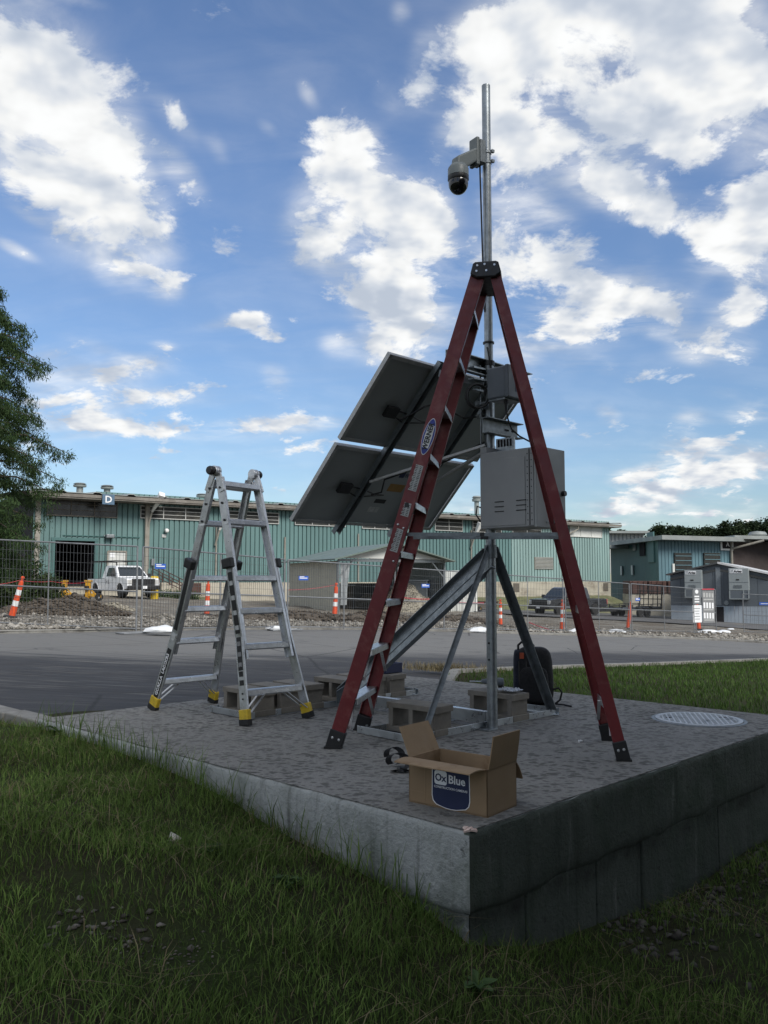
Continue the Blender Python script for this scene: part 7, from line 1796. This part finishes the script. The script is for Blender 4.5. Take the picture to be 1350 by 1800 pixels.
# ================================================================ trees
def leaf_cloud(C_, n, spread, size, m, name, parent, seed=0, droop=.0, aspect=.35):
    """C_ (k,3) centres of sprays; many small leaf quads around each"""
    r = np.random.default_rng(seed); k = len(C_); idx = r.integers(0, k, n)
    P = C_[idx] + r.normal(0, 1, (n, 3)) * np.asarray(spread)
    a = r.uniform(0, 2 * np.pi, n); el_ = r.normal(-droop, .5, n)
    d = np.stack([np.cos(a) * np.cos(el_), np.sin(a) * np.cos(el_), np.sin(el_)], -1)
    up_ = r.normal(0, 1, (n, 3)); s = np.cross(d, up_); s /= np.linalg.norm(s, axis=1, keepdims=True) + 1e-6
    L = size * r.uniform(.5, 1.4, n)[:, None]
    vs = np.stack([P, P + d * L * .5 + s * L * aspect * .5, P + d * L, P + d * L * .5 - s * L * aspect * .5], 1).reshape(-1, 3)
    f = (np.arange(n) * 4)[:, None] + np.arange(4)[None]
    me = np_mesh(name, vs, f, m); o = bpy.data.objects.new(name, me); COL.objects.link(o); o.parent = parent; return o
# --- the bald cypress at the left edge
tp = D(-48, 1068, 30); tp.z = plane(tp.x, tp.y)
cyp = thing('cypress_tree', 'tall dark feathery cypress tree at the left edge of the picture', 'tree', tuple(tp))
topz = D(-30, 480, 30).z
b = B(); tr = [tp + V((.12 * math.sin(i * .8), .1 * math.cos(i), (topz - tp.z) * i / 10)) for i in range(11)]
b.tube(tr, [.34 * (1 - i / 10.8) + .02 for i in range(11)], 10); b.obj('trunk', M['bark'], cyp, smooth=True)
ctr = []; limb = B()
prof = [(1062, 70), (1020, 115), (985, 90), (945, 150), (905, 120), (860, 165), (815, 145), (770, 168), (735, 118), (700, 135), (650, 140), (600, 112), (560, 78), (545, 50), (505, 22)]
pv_ = np.array([p[0] for p in prof])[::-1]; pr2 = np.array([p[1] for p in prof])[::-1]
for i in range(92):
    v = 505 + (1062 - 505) * (i / 91) ** .9 + rng.normal(0, 5); reach = float(np.interp(v, pv_, pr2)) * 30 / F * rng.uniform(.68, .94)
    a_ = i * 2.399 + rng.normal(0, .2); zz2 = D(-40, v, 30).z; base = V((tp.x, tp.y, zz2 + reach * .15)); d = V((math.cos(a_), math.sin(a_), 0))
    tip = base + d * reach + V((0, 0, -.22 * reach + rng.normal(0, .1)))
    limb.tube([base, base.lerp(tip, .5) + V((0, 0, .10 * reach)), tip], [.05, .03, .01], 5)
    for t in np.linspace(.22, 1, 9):
        m_ = base.lerp(tip, t) + V((0, 0, .10 * reach * 4 * t * (1 - t)))
        for _ in range(3): ctr.append(tuple(m_ + V((rng.normal(0, .13), rng.normal(0, .13), rng.normal(-.14, .11))) * (.6 + t * .6)))
limb.obj('limb', M['bark'], cyp)
ctr = np.array(ctr) - np.array(tp)
leaf_cloud(ctr, 150000, (.10, .10, .10), .14, M['cypress'], 'crown', cyp, 21, .95, .20)
# shrubs under it and along the base wall
def shrub(u, v, Y, rx, rz, lab, n=5000, m='shrubleaf', size=.12):
    p = D(u, v, Y); p.z = plane(p.x, p.y); root = thing('shrub', lab, 'shrub', tuple(p))
    th = rng.uniform(0, 6.28, 60); ph = np.arccos(rng.uniform(0, 1, 60)); rr = rng.uniform(.5, 1, 60)
    C_ = np.stack([rx * rr * np.sin(ph) * np.cos(th), rx * .8 * rr * np.sin(ph) * np.sin(th), rz * rr * np.cos(ph) + .1], -1)
    leaf_cloud(C_, n, (.16, .16, .14), size, M[m], 'foliage', root, int(abs(u)) + 5, .1, .5)
    b = B()
    for c in C_[:14]: b.tube([(p.x, p.y, p.z - .1), (p.x + c[0] * .5, p.y + c[1] * .5, p.z + c[2] * .6), (p.x + c[0], p.y + c[1], p.z + c[2])], [.03, .02, .008], 5)
    b.obj('stems', M['bark'], root)
shrub(30, 1068, 33, 1.3, 1.9, 'dark green shrub beneath the cypress behind the leaning channelizer', 7000)
shrub(75, 1062, 36, .9, 1.1, 'low bushy shrub between the cypress and the clod pile', 4000)
shrub(5, 1070, 26, .8, .9, 'rough weedy shrub at the left edge under the cypress', 4000)
for i, u in enumerate((288, 312, 337)): shrub(u, 1040, 53, .5, .35, ('low weeds by the entry steps', 'low weeds under the boarded opening', 'low weeds behind the seen-through channelizer')[i], 700, 'weed', .12)
# --- wood beyond the workshop
FT = [(1062, 930, 14, 'narrow tree top just right of the warehouse eave'), (1100, 936, 12, 'small crown above the pale shed roof'), (1160, 926, 26, 'first crown of the far tree line above the workshop roof'), (1190, 927, 22, 'second crown of the far tree line'), (1222, 930, 26, 'broad crown above the middle of the workshop roof'), (1258, 927, 24, 'dark crown behind the workshop roof between two taller ones'), (1288, 920, 28, 'tall crown left of the roof vent'), (1318, 922, 24, 'crown behind the roof vent'), (1345, 916, 28, 'tallest crown at the right edge above the brown wing'), (1385, 918, 30, 'crown just beyond the right edge'), (1425, 922, 30, 'last crown of the far tree line, out of view to the right')]
for i, (u, vtop, rp, lab) in enumerate(FT):
    Yt = 135 + 9 * (i % 3); p = D(u, 1018, Yt); p.z = -4; zt_ = D(u, vtop - 4, Yt).z; r_ = rp * Yt / F
    root = thing('far_tree', lab, 'tree', (p.x, p.y, p.z), 'trees beyond the workshop')
    b = B(); b.tube([(p.x, p.y, p.z), (p.x + .1, p.y, (p.z + zt_) / 2), (p.x, p.y, zt_ - r_)], [.4, .3, .12], 7)
    for k in range(5): a_ = k * 1.3; b.tube([(p.x, p.y, zt_ - r_ * 2), (p.x + math.cos(a_) * r_ * .6, p.y + math.sin(a_) * r_ * .6, zt_ - r_ * .7)], [.14, .04], 5)
    b.obj('trunk', M['bark'], root)
    nC = 38; th = rng.uniform(0, 6.28, nC); ph = np.arccos(rng.uniform(-.9, 1, nC)); rr = rng.uniform(.45, 1, nC) ** .7
    hz = (zt_ - p.z)
    C_ = np.stack([r_ * rr * np.sin(ph) * np.cos(th), r_ * rr * np.sin(ph) * np.sin(th), hz - r_ * 1.05 + r_ * rr * np.cos(ph) * 1.0], -1)
    leaf_cloud(C_, 6500, (r_ * .15, r_ * .15, r_ * .12), .42, M['farleaf'], 'crown', root, 50 + i, .1, .6)
# --- unseen trees and leaf screen, added to darken near lawn and right pad side
def added_shade_tree(x0, y0, h, r_, zc, lab, seed):
    root = thing('added_shade_tree', lab, 'tree', (x0, y0, -.7))
    b = B(); b.tube([(x0, y0, -.9), (x0 + .1, y0, 1.5), (x0, y0 + .1, zc)], [.38, .3, .16], 10)
    for k in range(9): a_ = k * .7 + .2; b.tube([(x0, y0, zc - 1.6 + .2 * k), (x0 + math.cos(a_) * r_ * .5, y0 + math.sin(a_) * r_ * .5, zc + .2), (x0 + math.cos(a_) * r_ * .85, y0 + math.sin(a_) * r_ * .85, zc + .8)], [.12, .07, .03], 6)
    b.obj('trunk', M['bark'], root, smooth=True)
    rg = np.random.default_rng(seed); nC = 420; d = rg.normal(0, 1, (nC, 3)); d /= np.linalg.norm(d, axis=1, keepdims=True); rr = rg.uniform(.25, 1, nC)[:, None] ** .5
    C_ = d * rr * np.array([r_, r_, h]) + np.array([0, 0, zc + .7])
    leaf_cloud(C_, 42000, (.34, .34, .26), .30, M['shrubleaf'], 'crown', root, seed, .2, .55)

added_shade_tree(6.2, .2, 2.9, 3.6, 6.0, 'unseen broad tree added for shade, to the right of the photographer', 91)
added_shade_tree(4.4, -6.2, 2.8, 3.6, 5.4, 'unseen tree added for shade behind the photographer', 92)

added_hedge = thing('added_hedge', 'unseen tall leaf screen added for shade, right of and behind the photographer', 'added_hedge', (4.6, .0, -.7))  # unseen, added to block low sky from the pad's right side
rg = np.random.default_rng(77); nC = 700; t = rg.uniform(0, 1, nC)
C_ = np.stack([(-2.4 + 5.6 * t) + rg.normal(0, .25, nC), (-2.9 + 5.2 * t) + rg.normal(0, .25, nC), rg.uniform(0, 5.2, nC)], -1)
leaf_cloud(C_, 80000, (.22, .22, .2), .2, M['shrubleaf'], 'foliage', added_hedge, 78, .1, .55)
b = B()
for i in range(14): x_, y_ = 4.6 - 2.4 + 5.6 * i / 13, -2.9 + 5.2 * i / 13; b.tube([(x_, y_, -.9), (x_ + .1, y_, 1.2), (x_, y_ + .1, 2.8)], [.06, .04, .015], 5)
b.obj('stems', M['bark'], added_hedge)
